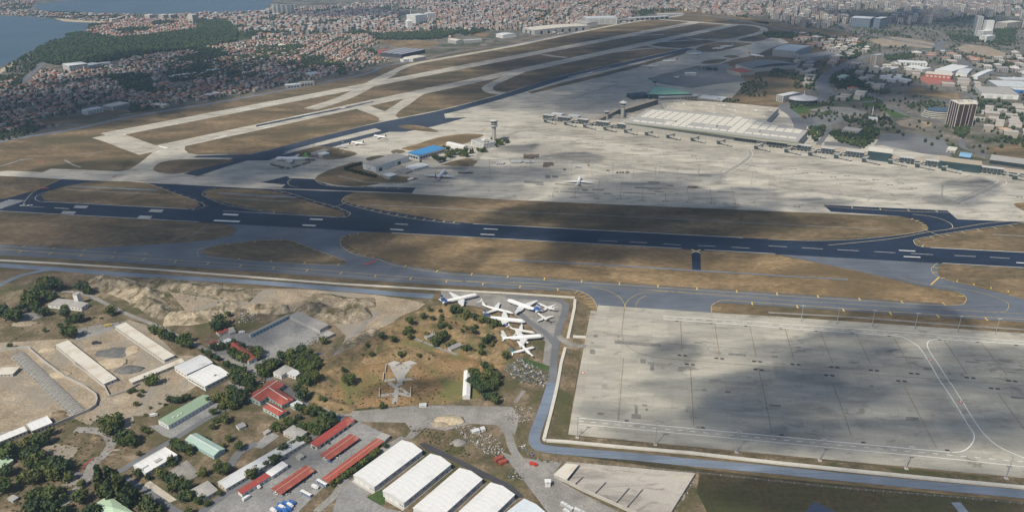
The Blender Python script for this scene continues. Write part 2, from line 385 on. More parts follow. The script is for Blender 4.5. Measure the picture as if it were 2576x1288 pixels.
 # dark parallel taxiway along the long runways
ribbon('parallel_taxiway',[(480,441),(540,421),(620,398),(700,379),(830,345),(960,314),(1100,286),(1190,264),(1289,236),(1414,197),(1500,177),(1614,151),(1739,123)],40,0.36,M_dtaxi)
sheet('parallel_taxiway',T(1,1,(0,325),(330,255),(700,165),(1000,95),(1300,20),(1500,-20),(1780,0),(1600,-10),(1500,0),(780,190),(400,280),(0,330)),0.375,M_dtaxi)
sheet('parallel_taxiway',T(1,0,(1180,1288),(1450,1210),(1880,1110),(1900,1190),(2120,1185),(1780,1275),(1500,1330),(1300,1330)),0.37,M_dtaxi)
sheet('parallel_taxiway',T(0,1,(1940,300),(1980,282),(2300,272),(2650,262),(2900,240),(2700,330),(2420,330),(2330,305),(2100,300)),0.37,M_dtaxi)
# main apron, ramps and the strip along the crosswind runway
apron=sheet('apron',[(-300,441),(-120,434),(0,432),(20,430),(107,434),(128,425),(192,427),(300,432),(325,428),(355,408),(384,384),(420,372),(470,357),(464,376),(474,386),(500,390),(560,388),(620,390),(700,372),(830,338),(960,306),(1100,279),(1190,257),(1289,229),(1414,191),(1500,172),(1614,146),(1739,118),(1800,112),(1870,97),(1910,90),(1960,96),(1985,108),(1940,122),(1900,140),(1840,152),(1790,170),(1770,200),(1860,205),(1855,225),(1820,250),(1700,250),(1960,275),(2010,300),(2060,330),(2200,350),(2576,440),(2900,520),
(2900,580),(2576,560),(2408,552),(2383,531),(2266,545),(1933,531.5),(1289,504),(1036,488),(644,475),(500,467.5),(350,460),(150,451),(0,443),(-300,428)],0.28,M_conc)
sheet('grass_island',T(0,1,(1540,410),(1570,440),(1680,460),(1800,460),(1950,430),(2200,370),(2335,342),(2330,325),(2230,316),(2000,315),(1800,320),(1650,340),(1580,370)),0.45,M_grass,True)
sheet('grass_island',T(1,1,(395,270),(420,235),(520,210),(620,190),(720,190),(850,215),(1010,255),(960,285),(850,310),(720,320),(600,300),(430,290)),0.45,M_grass,True)
sheet('grass_island',T(1,1,(1355,240),(1400,222),(1470,225),(1500,243),(1430,262),(1380,258)),0.45,M_grass,True)
sheet('grass_island',T(1,1,(1100,315),(1150,292),(1240,278),(1305,287),(1250,310),(1150,332)),0.45,M_grass,True)
sheet('grass_island',T(1,1,(1465,205),(1600,170),(1750,120),(1900,85),(2100,62),(2250,65),(2290,78),(2240,100),(2100,160),(1900,200),(1600,228),(1500,220)),0.45,M_tan,True)
sheet('grass_island',T(1,1,(585,520),(620,480),(720,430),(850,385),(960,350),(1060,345),(1090,400),(1240,480),(1400,480),(1560,495),(1640,510),(1500,552),(1250,560),(1110,585),(950,590),(800,575),(650,545)),0.45,M_grass)
sheet('grass_island',T(1,1,(1850,372),(1960,340),(2100,308),(2240,300),(2215,350),(2180,388),(2000,388)),0.45,M_grass)
sheet('grass_island',T(1,0,(1430,1275),(1480,1262),(1600,1262),(1740,1290),(1830,1320),(1800,1333),(1650,1320),(1500,1298)),0.45,M_grass,True)
sheet('grass_island',T(2,0,(155,930),(250,905),(500,835),(900,740),(1300,640),(1700,525),(1760,515),(1730,545),(1300,672),(900,775),(500,870),(300,920),(200,945)),0.45,M_grass)
sheet('grass_island',T(2,0,(1355,795),(1550,745),(1900,655),(1850,690),(1600,760),(1400,808)),0.45,M_grass)
sheet('grass_island',T(2,0,(1840,500),(1950,450),(2100,428),(2400,440),(2300,470),(2080,520),(1950,525)),0.45,M_grass,True)
sheet('grass_island',T(2,0,(1895,635),(1960,612),(2080,598),(2160,605),(2060,640),(1930,645)),0.45,M_grass,True)
sheet('grass_island',T(2,0,(2120,572),(2200,560),(2280,570),(2220,588)),0.45,M_grass,True)
sheet('grass_island',T(2,0,(2270,405),(2400,370),(2560,345),(2700,340),(2576,390),(2420,425)),0.45,M_grass,True)
sheet('grass_island',T(3,1,(2468,765),(2500,755),(2620,755),(2620,850),(2500,800)),0.45,M_tan,True)
# paved area south of the terminal and the brownish aircraft stands along it
sheet('stands',T(2,1,(-120,0),(200,-50),(500,-60),(900,40),(1500,80),(2000,180),(2576,240),(2576,320),(2000,270),(1500,215),(1000,150),(560,90),(200,40)),0.42,M_stand)
sheet('stands',T(3,1,(0,240),(500,320),(1000,390),(1500,440),(2000,480),(2568,520),(2568,620),(2000,590),(1500,545),(1000,480),(500,420),(0,370)),0.43,M_stand)
sheet('apron_bay',T(2,1,(-260,190),(0,170),(400,150),(1100,250),(1800,350),(2576,470),(2576,510),(1700,420),(1300,420),(800,350),(0,235)),0.41,M_stand)
sheet('apron_bay',T(3,1,(0,480),(900,600),(1170,650),(1730,690),(1760,690),(1890,745),(1880,765),(1560,755),(1000,710),(400,640),(0,580)),0.40,M_stand)
# asphalt between the apron strip and the dark runway
run=sheet('runway',[(-340,483.6),(0,501.3),(2576,635),(3100,662),(3100,704),(2576,674.5),(0,532),(-340,513)],0.20,M_run)
txa=sheet('taxiway',[(155,451),(350,460),(500,467.5),(644,475),(894,484),(872,492),(862,500),(868,508),(900,518),(1000,536),(1120,556),(1200,564),(1280,569),(1280,572),(0,504),(15,500),(95,478)],0.24,M_run)
J1=[(103,493),(112,504),(125,507.5),(473,526),(492,524),(503,518),(496,508),(375,462),(320,457),(262,456),(225,459),(170,468),(125,481)]
J2=[(514,488),(522,480),(560,474),(644,477),(686,481),(719,489),(800,515),(866,534),(868,540),(860,544),(844,546),(794,543),(694,534),(644,528),(575,513),(522,497)]
sheet('grass_island',J1,0.34,M_grass);sheet('grass_island',J2,0.34,M_grass)
sheet('taxiway',[(656,460),(721,444),(729,449),(789,451),(800,457),(830,467),(870,471),(921,470),(1046,473),(1036,487),(706,474),(719,465)],0.43,M_run)
sheet('taxiway',[(2071,516),(2383,530),(2408,552),(2576,559),(2800,570),(2700,565),(2576,563),(2420,583),(2312,601),(2299,609),(2303,618),(2340,625),(2340,628),(1900,606),(1933,605),(2090,604),(2200,597),(2290,588),(2331,579),(2335,568),(2310,554),(2268,545),(2090,533)],0.30,M_run)
# pale asphalt between the runway and the lower taxiway
txb=sheet('taxiway',[(-300,598),(0,614),(100,620),(200,626),(380,616),(480,609),(545,602),(585,591),(596,580),(588,572),(572,566),(575,560),(990,583),(985,586),(914,585),(872,592),(857,602),(860,617),(880,633),(920,645),(952,650),(994,664),(1119,684),(1289,695),(1600,716),(1933,737),(2398,767),(2424,763),(2432,754),(2424,744),(2398,731),(2358,727),(2308,717),(2158,682),(1960,641),(1950,638),(2370,663),(2360,672),(2358,682),(2364,695),(2383,705),(2508,735),(2576,752),(3000,850),(3000,860),(2576,810),
(2250,790),(1933,769),(1840,763),(1805,762),(1790,771),(1789,786),(1504,768),(1501,779),(1494,757),(1470,740),(1439,732),(1289,727),(994,710),(644,683),(250,657),(0,642),(-300,624)],0.17,M_taxi)
sheet('taxiway',T(2,1,(1800,1240),(1890,1245),(1895,1430),(1810,1428)),0.25,M_run)
sheet('dry_meadow',[(880,592),(914,586),(990,587),(1714,627),(1738,632),(1740,680),(1764,682),(1765,632),(1950,641),(2158,684),(2308,719),(2398,733),(2424,748),(2420,760),(2390,765),(1933,736),(1600,714),(1289,693),(1119,682),(994,661),(900,632),(870,615)],0.13,M_tan)
K1=[(505,632),(540,618),(640,606),(700,603),(730,604),(770,620),(820,640),(868,657),(872,663),(840,666),(700,660),(600,652),(520,643)]
sheet('grass_island',K1,0.30,M_grass)
# lower right apron
apr2=sheet('apron',[(1504,768),(1829,789),(1933,795),(2576,839),(3000,868),(3000,1240),(2576,1202),(1933,1142),(1429,1093),(1451,966),(1486,782),(1502,783)],0.32,M_conc2)
sheet('dry_verge',[(1440,748),(1500,782),(1478,790),(1466,850),(1448,966),(1426,1094),(1933,1146),(2576,1206),(3000,1250),(3000,1290),(2576,1226),(1933,1168),(1372,1108),(1425,870),(1446,770)],0.12,M_scrub)
sheet('dark_field',[(1372,1128),(1933,1200),(2576,1262),(3000,1300),(3000,1800),(1900,1800),(1780,1290),(1752,1235),(1760,1190),(1400,1140)],0.10,M_dark)
# camp and works area in the near left
sheet('camp_ground',[(-500,800),(0,705),(200,690),(644,722),(1100,752),(1290,745),(1440,750),(1400,880),(1385,980),(1345,1095),(1370,1130),(1760,1190),(1900,1800),(-900,1800)],0.08,M_scrub)
sheet('bare_works',T(0,2,(0,870),(280,855),(800,820),(1290,640),(1500,700),(1780,1000),(1960,1000),(1760,1110),(2000,1288),(1500,1600),(1000,1620),(900,1700),(600,1560),(0,1900),(-600,1900),(-600,950)),0.14,M_dirt)
sheet('quarry_floor',T(1,2,(0,330),(500,330),(1200,390),(1560,440),(1700,480),(1500,640),(1250,720),(960,900),(850,990),(900,800),(800,700),(650,640),(500,560),(200,560),(0,500),(-700,560),(-900,330),(-500,300)),0.14,M_dirt)
sheet('yard',T(1,2,(0,780),(330,600),(690,720),(780,790),(420,930),(120,1080),(30,1200),(-260,1120),(-440,900),(-300,760)),0.20,M_yard)
sheet('yard',T(1,3,(0,880),(480,590),(540,590),(950,330),(1010,370),(1340,520),(1280,590),(720,1000),(560,1150),(420,1288),(-200,1600),(-700,1500),(-400,1180),(-200,960)),0.20,M_yard)
sheet('yard',T(0,3,(1500,420),(1690,405),(1930,300),(2050,250),(2170,180),(2290,250),(1900,470),(1750,560),(1640,520)),0.20,M_yard)
sheet('yard',T(0,3,(2290,-20),(2576,30),(2650,130),(2400,220),(2200,160),(2350,100)),0.2,M_yard)
sheet('yard',T(1,3,(860,1010),(970,950),(1180,1080),(1100,1130),(1300,1250),(1500,1288),(1300,1500),(700,1500),(820,1120)),0.2,M_yard)
sheet('paved_lot',T(1,3,(1640,600),(1700,590),(2576,1020),(2700,1140),(2600,1150),(2340,960),(2280,950),(1990,780),(1700,660)),0.22,asphalt_mat('lot_asphalt',(0.055,0.055,0.06),0.4,0.15))
sheet('gravel_ground',T(1,3,(940,300),(1280,245),(1650,215),(2150,220),(2576,230),(2650,330),(2600,520),(2500,420),(2150,400),(1900,470),(1700,440),(1560,560),(1480,560),(1560,470),(1500,390),(1000,380)),0.2,M_gravel)
sheet('gravel_ground',T(2,3,(-120,680),(60,740),(500,790),(420,900),(520,1000),(700,1100),(1100,1300),(400,1350),(60,900)),0.2,M_gravel)
sheet('plane_parking',T(2,2,(-720,350),(-60,390),(480,440),(560,560),(470,700),(440,860),(390,1100),(300,1100),(330,860),(160,680),(-40,560),(-300,520),(-560,470),(-700,470)),0.18,M_gravel)
sheet('construction_floor',T(2,3,(540,800),(1830,915),(1590,1288),(1400,1500),(1150,1260),(700,1060),(415,930)),0.22,slab_mat('rough_slab',(0.40,0.375,0.34),(0.37,0.35,0.315),(24,24),0.4,0.5,0.07))
sheet('lawn',T(0,3,(2020,450),(2300,260),(2420,240),(2620,330),(2800,460),(2420,640),(2290,620),(2200,560)),0.18,M_scrub)
sheet('lawn',T(1,3,(1110,1140),(1250,1060),(1300,1120),(1290,1210),(1240,1215)),0.26,M_lawn)
sheet('lawn',T(2,2,(40,1000),(130,1030),(270,1070),(385,1110),(370,1160),(200,1110),(60,1060)),0.2,M_lawn)
# roads of the camp, service roads
for P,wd,m in(([(-200,655),(0,668),(150,678),(300,690),(644,711),(850,727),(1000,740),(1090,746)],13,M_service),(T(0,2,(-200,390),(0,290),(200,200),(420,150),(600,125)),9,M_service),(T(2,2,(-60,400),(300,430),(470,450),(535,500),(510,620),(470,720),(450,830),(430,930),(415,1100),(400,1288)),9,M_road),(T(2,2,(60,570),(200,680),(340,780),(420,880)),8,M_road),(T(2,2,(460,800),(540,870),(640,900),(740,905)),8,M_gravel),
(T(2,3,(400,-10),(380,60),(330,220),(270,380),(225,520),(230,600),(320,650),(700,690),(1200,730),(1800,790),(2576,860),(3200,925),(4400,1040),(5144,1110),(6500,1240)),11,M_service),
(T(0,2,(480,370),(700,360),(900,400),(1250,570),(1550,690),(1780,800),(2050,930),(2350,1060),(2576,1180)),6,M_gravel),
(T(0,2,(2576,1180),(2760,1260),(3000,1420),(3100,1520),(3280,1600),(3450,1640)),8,M_road),
(T(1,2,(1230,560),(1000,760),(880,900),(760,1060),(620,1230),(520,1400)),7,M_gravel),
(T(1,3,(510,110),(700,220),(880,300),(1300,270),(1700,250),(2150,270),(2400,350),(2520,480),(2576,640),(2650,760),(2850,960),(3060,1180),(3200,1300)),8,M_gravel),
(T(1,3,(860,310),(760,400),(560,540),(400,660),(200,790),(-200,1040),(-500,1250),(-700,1400)),7,M_road),
(T(0,3,(2576,600),(2400,700),(2320,830)),8,M_road),
(T(0,3,(2290,250),(2050,370),(1750,560),(1400,760),(1180,890),(940,940),(700,900)),7,M_road),
(T(0,3,(1250,950),(1400,1030),(1700,1230),(1850,1330)),6,M_road),
(T(0,3,(760,460),(1000,480),(1120,580),(1060,700),(940,800),(880,930),(820,1020),(700,1130),(620,1230),(540,1330)),9,M_gravel),
(T(0,3,(1130,560),(1290,420),(1260,300),(1000,160),(700,40)),8,M_dirt),
(T(1,3,(1480,540),(1250,680),(1000,850),(880,980),(780,1130),(600,1288)),7,M_gravel)):
 _rz=globals().get('_rz',0.30)+0.006;ribbon('road',P,wd,_rz,m)
for P in(T(2,3,(30,190),(70,130),(120,70)),T(1,2,(1600,830),(1800,910),(2020,990))):
 ribbon('footpath',P,4,0.28,M_gravel)
 # city roads
for P,wd in((T(3,0,(680,130),(720,250),(850,310),(1000,350),(1300,410),(1700,480),(1950,620),(2100,700),(2568,800)),22),(T(3,0,(1900,420),(1790,400),(1720,450),(1680,500),(1500,520),(1200,540),(950,580),(800,640),(640,720),(540,800),(520,870),(560,950),(540,1000),(420,1040),(260,1040),(150,1080),(250,1160),(300,1230),(310,1300),(180,1400),(60,1480)),30),(T(3,0,(940,560),(720,680),(600,760),(590,850),(640,940),(760,960),(1000,945),(1120,1000),(1160,1060),(1300,1120),(1600,1190),(1850,1250),(2050,1288)),14),
(T(3,0,(560,1000),(700,940),(850,930),(1060,975),(1100,1000),(1020,1030),(800,1035),(600,1025),(540,1000)),10),
(T(3,0,(2110,1040),(2000,930),(1960,890),(2050,800),(2200,720),(2568,560)),12),
(T(3,0,(1160,990),(1500,1000),(1900,1030),(2200,1040),(2568,1060)),14),
(T(3,0,(1900,1030),(1600,1040),(1330,1060),(1280,1080),(1330,1120)),9),
(T(0,0,(620,390),(520,530),(420,660),(300,760),(180,860),(80,930)),20),
(T(0,0,(1980,350),(1990,480),(2010,510)),10),(T(0,0,(1540,660),(1620,760),(1680,830),(1860,880)),12),
(T(3,1,(620,0),(560,90),(500,170)),12),(T(3,1,(1940,130),(1960,200),(2100,250),(2220,290)),12)):
 _rz+=0.006;ribbon('road',P,wd,_rz,M_road)
 # car parks by the terminal
sheet('car_park',T(3,1,(1150,60),(1500,60),(1750,110),(1820,210),(1840,290),(1550,260),(1140,175),(1060,180)),0.5,M_taxi2)
sheet('car_park',T(3,1,(560,140),(760,150),(940,190),(930,215),(740,190),(560,175)),0.5,M_taxi2)
sheet('car_park',T(3,0,(310,1190),(560,1150),(760,1170),(740,1230),(560,1288),(330,1270)),0.5,M_taxi2)
sheet('car_park',T(3,0,(400,1110),(560,1075),(800,1080),(980,1130),(960,1170),(700,1165),(540,1130)),0.5,M_gravel)
sheet('cargo_apron',T(2,0,(1800,895),(2050,850),(2340,820),(2290,900),(2200,995),(1900,940)),0.5,M_conc2)
sheet('car_park',T(3,0,(700,700),(900,600),(1000,650),(760,720)),0.5,M_taxi2)
sheet('old_ramp',T(2,0,(1360,800),(1500,750),(1900,670),(2150,640),(2240,700),(2300,780),(2340,815),(2100,850),(1800,890),(1500,850)),0.46,M_taxi2)
# ------------------------------------------------------------------ painted markings (flat print, each sheet belongs to its pavement)
def lines(name,parent,mat,items,z):
 """items: (points, width[, dash]) in photograph directions"""
 mb=MB()
 for it in items:ribbon_into(mb,path_pts(it[0],len(it[0])>2),it[1],z,it[2]if len(it)>2 else None)
 return mb.obj(name,mat,parent)
def ticks(mb,P,every,length,wd,z,side=1,start=0.0):
 """short bars across a taxiway edge"""
 acc=start
 for a,b in zip(P,P[1:]):
  d=(b-a).length;t=every-acc
  while t<=d:
   p=a.lerp(b,t/d);u=(b-a).normalized();nn=Vector((-u.y,u.x,0))*side
   ribbon_into(mb,[p,p+nn*length],wd,z);t+=every
  acc=(acc+d)%every
def bar(parent,a,b,wd,z,mat,name='bar_marking'):
 mb=MB();ribbon_into(mb,[G(*a),G(*b)],wd,z);return mb.obj(name,mat,parent)
lines('edge_line',run,M_white,[([(110,507.8),(473,526.6)],1.1),([(560,531),(844,546.5)],1.0),([(1190,563.5),(1869,598.6)],1.3),([(2341,623.3),(2576,635.5)],1.3),([(-300,515),(500,558.6)],1.1),([(985,586.2),(1714,625.6)],1.1),([(1772,629),(1950,639)],1.1),([(2370,662.3),(2576,673.8)],1.1)],0.34)
cx=lambda x:517.2+(x-20)*0.0536
for x in[75+k*62.5 for k in range(0,2)]:bar(run,(x,cx(x)),(x+37,cx(x+37)),0.8,0.35,M_white,'centre_line')
bar(run,(137,524),(172,526),0.9,0.35,M_white,'centre_line')
for x0,y0,x1,y1 in((1505,605.8,1553,608.2),(1585,609,1628,611.5),(1668,614,1712,616.5),(1755,618,1800,620.5),(1840,622.5,1886,625),(1933,619,1980,621.5),(2017,623.8,2070,626.8),(2107,628.5,2161,631.5),(2199,633.4,2252,636.4),(2291,638,2346,641.2),(2400,643,2455,646),(2490,647.5,2540,650.5)):
 bar(run,(x0,y0),(x1,y1),0.8,0.35,M_white,'centre_line')
for k in range(11):
 f_=k/10;a=(62-f_*68,505.5+f_*23.5);bar(run,a,(a[0]-42,a[1]-2.0),1.7,0.36,M_white,'threshold_bar')
for x,y,c in((50,517.2,0),(58,515.5,1)):
 cu=bpy.data.curves.new('runway_number','FONT');cu.body='05'[c];cu.size=14;cu.align_x='CENTER';cu.materials.append(M_white)
 o=link('runway_number',text_mesh(cu),run);p=G(x,y);o.location=(p.x,p.y,0.36);o.rotation_euler=(0,0,RW-R(90));o.scale=(1,2,1)
for base,nb,Lx in((T(0,1,(745,778)),3,33),(T(0,1,(1502,818)),3,33),(T(0,1,(620,836)),3,33),(T(0,1,(1390,882)),3,32)):
 for k in range(nb):bar(run,(base[0]+3-k*2.3,base[1]+1+k*2.3),(base[0]+3-k*2.3+Lx,base[1]+2.4+k*2.3),2.0,0.36,M_white,'touchdown_bar')
for a,b_,w_ in((T(0,1,(2243,868)),T(0,1,(2395,876)),7),(T(0,1,(2150,931)),T(0,1,(2410,942)),6.5),(T(1,1,(540,914)),T(1,1,(670,919)),2),(T(1,1,(536,920)),T(1,1,(666,925)),2),(T(1,1,(470,974)),T(1,1,(602,981)),2),(T(1,1,(463,980)),T(1,1,(592,987)),2),(T(1,1,(1395,966)),T(1,1,(1526,972)),1.6),(T(1,1,(1347,1019)),T(1,1,(1480,1026)),2.6),(T(1,1,(2288,1014)),T(1,1,(2430,1021)),2.6),(T(1,1,(2255,1069)),T(1,1,(2398,1075)),2.8),(T(3,1,(1310,1231)),T(3,1,(1475,1239)),2.6),(T(3,2,(1357,5)),T(3,2,(1527,13)),2.6),(T(3,2,(2490,66)),T(3,2,(2640,74)),2.6)):
 bar(run,a,b_,w_,0.36,M_white,'touchdown_bar')
for a,b_ in(((1739,628),(1762,637)),((1762,629),(1739,636.5))):bar(run,a,b_,2.2,0.36,M_yel2,'closed_cross')
# long runways: white bars, threshold pads, dark rubber streak
for c in T(0,1,(1050,70),(1260,62),(1270,82),(1150,97)),:sheet('threshold_pad',c,0.34,M_white,parent=rwa)
sheet('threshold_pad',T(0,1,(1480,205),(1610,180),(1690,200),(1590,240),(1540,238)),0.34,M_white,parent=rwb)
for r_,P in((rwa,((1,0,30,1052,190,1042),(1,0,60,1066,225,1048),(0,0,2370,1108,2510,1083),(0,0,2410,1118,2576,1090),(0,0,1640,1262,1790,1250),(1,0,590,968,660,958))),(rwb,((1,0,380,1178,545,1146),(1,0,470,1188,612,1158),(1,0,20,1282,140,1258),(1,0,80,1290,200,1268),(0,1,2150,108,2280,78),(1,0,850,1092,900,1083)))):
 for c,r,x0,y0,x1,y1 in P:bar(r_,T(c,r,(x0,y0)),T(c,r,(x1,y1)),5,0.34,M_white,'touchdown_bar')
sheet('rubber_streak',T(1,0,(0,1262),(400,1180),(900,1080),(1180,1020),(1180,1030),(900,1096),(400,1198),(0,1280)),0.33,M_dtaxi,parent=rwb)
for r_,A,B in((rwa,RA1,RA0),(rwb,RB1,RB0)):
 a,b_=G(*A),G(*B);d=(b_-a).normalized();nn=Vector((-d.y,d.x,0));mb=MB()
 for s in(-1,1):ribbon_into(mb,[a+nn*s*23,b_+nn*s*23],1.2,0.35)
 ribbon_into(mb,[a,b_],0.9,0.35,(30,20));mb.obj('edge_line',M_white,r_)
 # yellow taxiway edges with their cross bars
mb=MB();e1=path_pts([(-20,627),(100,634),(250,643),(644,668),(994,695),(1289,717),(1439,728)]);ribbon_into(mb,e1,0.7,0.42);ticks(mb,e1,52,8,1.6,0.42,-1)
e2=path_pts([(-20,619),(100,625),(200,631),(380,642)],True);ribbon_into(mb,e2,0.7,0.42);ticks(mb,e2,52,7,1.4,0.42,1)
e3=path_pts([(520,647),(644,658),(800,666),(868,670)]);ribbon_into(mb,e3,0.6,0.42);ticks(mb,e3,52,7,1.4,0.42,1)
e4=path_pts([(952,652),(994,668),(1119,688),(1289,700),(1600,720),(1933,742),(2300,765),(2405,768),(2428,760),(2427,745),(2400,733)]);ribbon_into(mb,e4,0.6,0.42);ticks(mb,e4,52,8,1.7,0.42,1)
e5=path_pts([(1439,728),(1465,735),(1488,749),(1500,768),(1502,780)]);ribbon_into(mb,e5,0.7,0.42);ticks(mb,e5,9,11,0.8,0.42,-1)
e6=path_pts([(1790,786),(1790,770),(1806,759),(1830,756),(1933,763),(2250,785),(2576,804)]);ribbon_into(mb,e6,0.7,0.42);ticks(mb,e6[8:],56,9,1.8,0.42,-1);ticks(mb,e6[:9],8,12,0.8,0.42,-1)
e7=path_pts([(505,648),(497,640),(500,630),(520,622),(640,607),(700,604),(735,606),(775,622),(830,642),(872,657)]);ribbon_into(mb,e7,0.5,0.42);ticks(mb,e7,20,6,0.7,0.42,-1)
e8=path_pts([(955,653),(900,643),(868,628),(856,612),(862,597),(880,590),(910,586)]);ribbon_into(mb,e8,0.6,0.42);ticks(mb,e8,14,8,0.9,0.42,-1)
ribbon_into(mb,path_pts([(-20,623),(250,648),(644,676),(994,703),(1289,711),(1600,728),(1933,753),(2576,790)]),0.45,0.42)
e9=path_pts(T(3,2,(1700,70),(1640,120),(1650,170),(1715,212),(1800,240),(2300,345),(2568,400)));ribbon_into(mb,e9,0.6,0.42);ticks(mb,e9,20,7,1.2,0.42,1)
ribbon_into(mb,[G(*T(3,2,(1715,212))),G(*T(3,2,(1630,290)))],2.0,0.42)
ribbon_into(mb,path_pts(T(3,2,(1300,215),(1600,285),(1800,310),(2100,360),(2300,420),(2400,470),(2410,520),(2370,560),(2250,570))),0.45,0.42)
for P in(T(2,2,(800,315),(950,345),(1060,400),(1120,470),(1132,530)),T(2,2,(1132,530),(1150,460),(1250,390),(1400,360),(1700,360)),T(2,2,(1240,500),(1270,440),(1340,400)),T(2,2,(-50,265),(700,300),(1500,350),(2576,420))):
 ribbon_into(mb,path_pts(P),0.5,0.42)
mb.obj('yellow_line',M_yel,txb)
mb=MB()
f1=path_pts([(-20,470),(0,468)],False)
for P,ev,ln,sd_ in((T(0,1,(240,770),(250,740),(330,650),(450,590),(620,515)),0,0,1),(T(0,1,(500,635),(380,680),(355,715),(400,740),(480,745)),0,0,1),(T(0,1,(1460,558),(1600,600),(1800,675),(2000,745),(2055,775),(2030,805),(1900,822)),24,7,1),(T(0,1,(2180,605),(2080,625),(2042,655),(2050,685),(2250,770),(2400,800),(2576,830),(2770,860)),30,6,1),(T(1,1,(170,625),(330,655),(600,740),(800,795),(930,845),(945,870),(900,895),(800,900)),24,7,-1),(T(1,1,(980,665),(900,690),(872,720),(880,755),(1100,820),(1400,885),(1700,930),(2050,965)),18,9,1),
(T(1,1,(590,525),(660,570),(780,590),(900,595),(1200,605),(1420,615),(1480,603)),24,6,1),(T(1,1,(350,515),(318,545),(340,580),(430,600)),0,0,1)):
 pp=path_pts(P);ribbon_into(mb,pp,0.75,0.5)
 if ev:ticks(mb,pp,ev,ln,1.0,0.5,sd_)
ribbon_into(mb,[G(*T(1,1,(790,795))),G(*T(1,1,(890,762)))],1.0,0.5)
for P,ev,ln,sd_ in((T(3,1,(560,790),(900,815),(1400,840),(1820,852)),46,10,1),(T(3,1,(1390,893),(1500,925),(1580,970),(1605,1010),(1560,1035),(1400,1065),(1100,1100),(800,1125),(400,1135),(0,1122)),0,0,1),(T(3,1,(1390,893),(1500,925),(1580,970),(1605,1010),(1560,1035)),11,8,-1),(T(3,1,(2568,955),(2300,990),(1900,1045),(1500,1115),(1462,1145),(1490,1180),(1560,1200)),32,9,1),(T(3,1,(1450,870),(1650,895),(1800,945),(1850,990),(1810,1020),(1600,1050),(1200,1120),(600,1180)),0,0,1),(T(3,1,(1580,1030),(1750,1095)),0,0,1),(T(3,1,(1850,1015),(2200,960),(2568,930)),0,0,1)):
 pp=path_pts(P,len(P)>2);ribbon_into(mb,pp,0.8,0.52)
 if ev:ticks(mb,pp,ev,ln,1.2,0.52,sd_)
mb.obj('yellow_line',M_yel2,txa)
for a,b_ in((T(0,1,(380,608)),T(0,1,(490,606))),(T(0,1,(390,340)),T(0,1,(440,338))),(T(0,1,(1130,497)),T(0,1,(1170,486))),(T(1,2,(1085,85)),T(1,2,(1140,75))),(T(1,2,(1145,65)),T(1,2,(1200,55)))):
 bar(txa,a,b_,5,0.55,M_red,'holding_panel')
 # drains and narrow tracks in the infield grass
for P,wd,m in((T(0,1,(640,618),(1000,640),(1600,668)),3,M_gravel),(T(0,1,(720,590),(1100,605),(1580,630)),6,M_service),(T(1,1,(0,685),(200,690),(400,700)),7,M_service),(T(1,1,(0,727),(350,740)),3,M_gravel),(T(0,1,(2190,655),(2576,680)),6,M_service),(T(0,1,(2260,706),(2576,722)),3,M_gravel),(T(1,1,(1100,778),(1600,795),(2576,850)),3.4,M_gravel),(T(2,1,(0,848),(1000,885),(2576,968)),3.0,M_gravel),(T(3,1,(0,968),(700,1000),(1180,1026)),2.6,M_gravel),
(T(0,1,(0,590),(270,602)),3,M_gravel),(T(2,2,(0,40),(1000,95),(1800,145),(2576,190)),4,M_service),(T(3,2,(0,195),(400,215),(800,238)),4,M_service),(T(0,1,(650,325),(730,370),(815,400)),5,M_gravel),(T(0,1,(800,272),(900,258),(1040,240)),4,M_gravel),
(T(0,1,(-40,405),(100,360),(220,325),(340,315)),6,M_gravel),(T(0,1,(2095,965),(1980,1050),(1880,1115)),2.2,M_gravel),(T(1,1,(830,485),(1000,525),(1130,548),(1400,552)),4,M_gravel),(T(2,0,(560,782),(760,735),(980,680)),8,M_rconc),(T(2,0,(640,790),(900,725)),7,M_rconc),
(T(3,1,(2250,1075),(2568,1088)),3,M_gravel),(T(3,2,(0,570),(900,620),(1800,690),(2568,742)),4.0,M_gravel)):
 _dz=globals().get('_dz',0.46)+0.006;ribbon('drain_track',P,wd,_dz,m)
 # main apron paint: lead-in lines, stand numbers, worn strips, repair patches
zz=0.50
lines('guide_line',apron,M_brown,[(T(2,1,(880,515),(850,710)),0.8),(T(2,1,(1105,530),(1080,715)),0.8),(T(2,1,(1320,540),(1305,730)),0.8),(T(2,1,(1535,540),(1540,735)),0.8),(T(2,1,(1755,590),(1775,745)),0.8),(T(2,1,(1985,600),(2005,760)),0.8),(T(2,1,(2200,590),(2245,770)),0.8),(T(2,1,(640,600),(625,700)),0.8),(T(2,1,(430,600),(400,690)),0.8)],zz)
lines('worn_track',apron,plain('worn_concrete',(0.30,0.285,0.25),0.85,var=0.25,scale=0.1),[(T(2,1,(2350,230),(2390,260),(2350,320),(2150,450)),9),(T(3,1,(1750,575),(1740,690)),3),(T(3,1,(1760,570),(2040,475)),3),(T(3,1,(2330,540),(2200,610),(1880,760)),14),(T(2,1,(0,240),(600,320),(1200,410),(1450,440),(2000,490)),10),(T(2,1,(-380,330),(-230,160),(-60,80),(120,30),(500,10)),12),(T(3,1,(0,580),(700,670),(1130,710),(1700,690)),8),(T(1,1,(1800,420),(1850,390),(2200,395)),4),(T(2,0,(600,1000),(800,930),(1080,845)),8)],zz)
lines('white_line',apron,M_white,[(T(3,1,(2190,495),(2270,520),(2280,560),(1880,750)),0.8),(T(3,1,(2370,520),(2365,580),(1930,760)),0.8),(T(2,1,(2350,225),(2370,265),(2300,340),(2110,450)),0.7),(T(2,1,(2400,225),(2415,270),(2350,350),(2170,460)),0.7)],zz+0.05)
mb=MB()
random.seed(3)
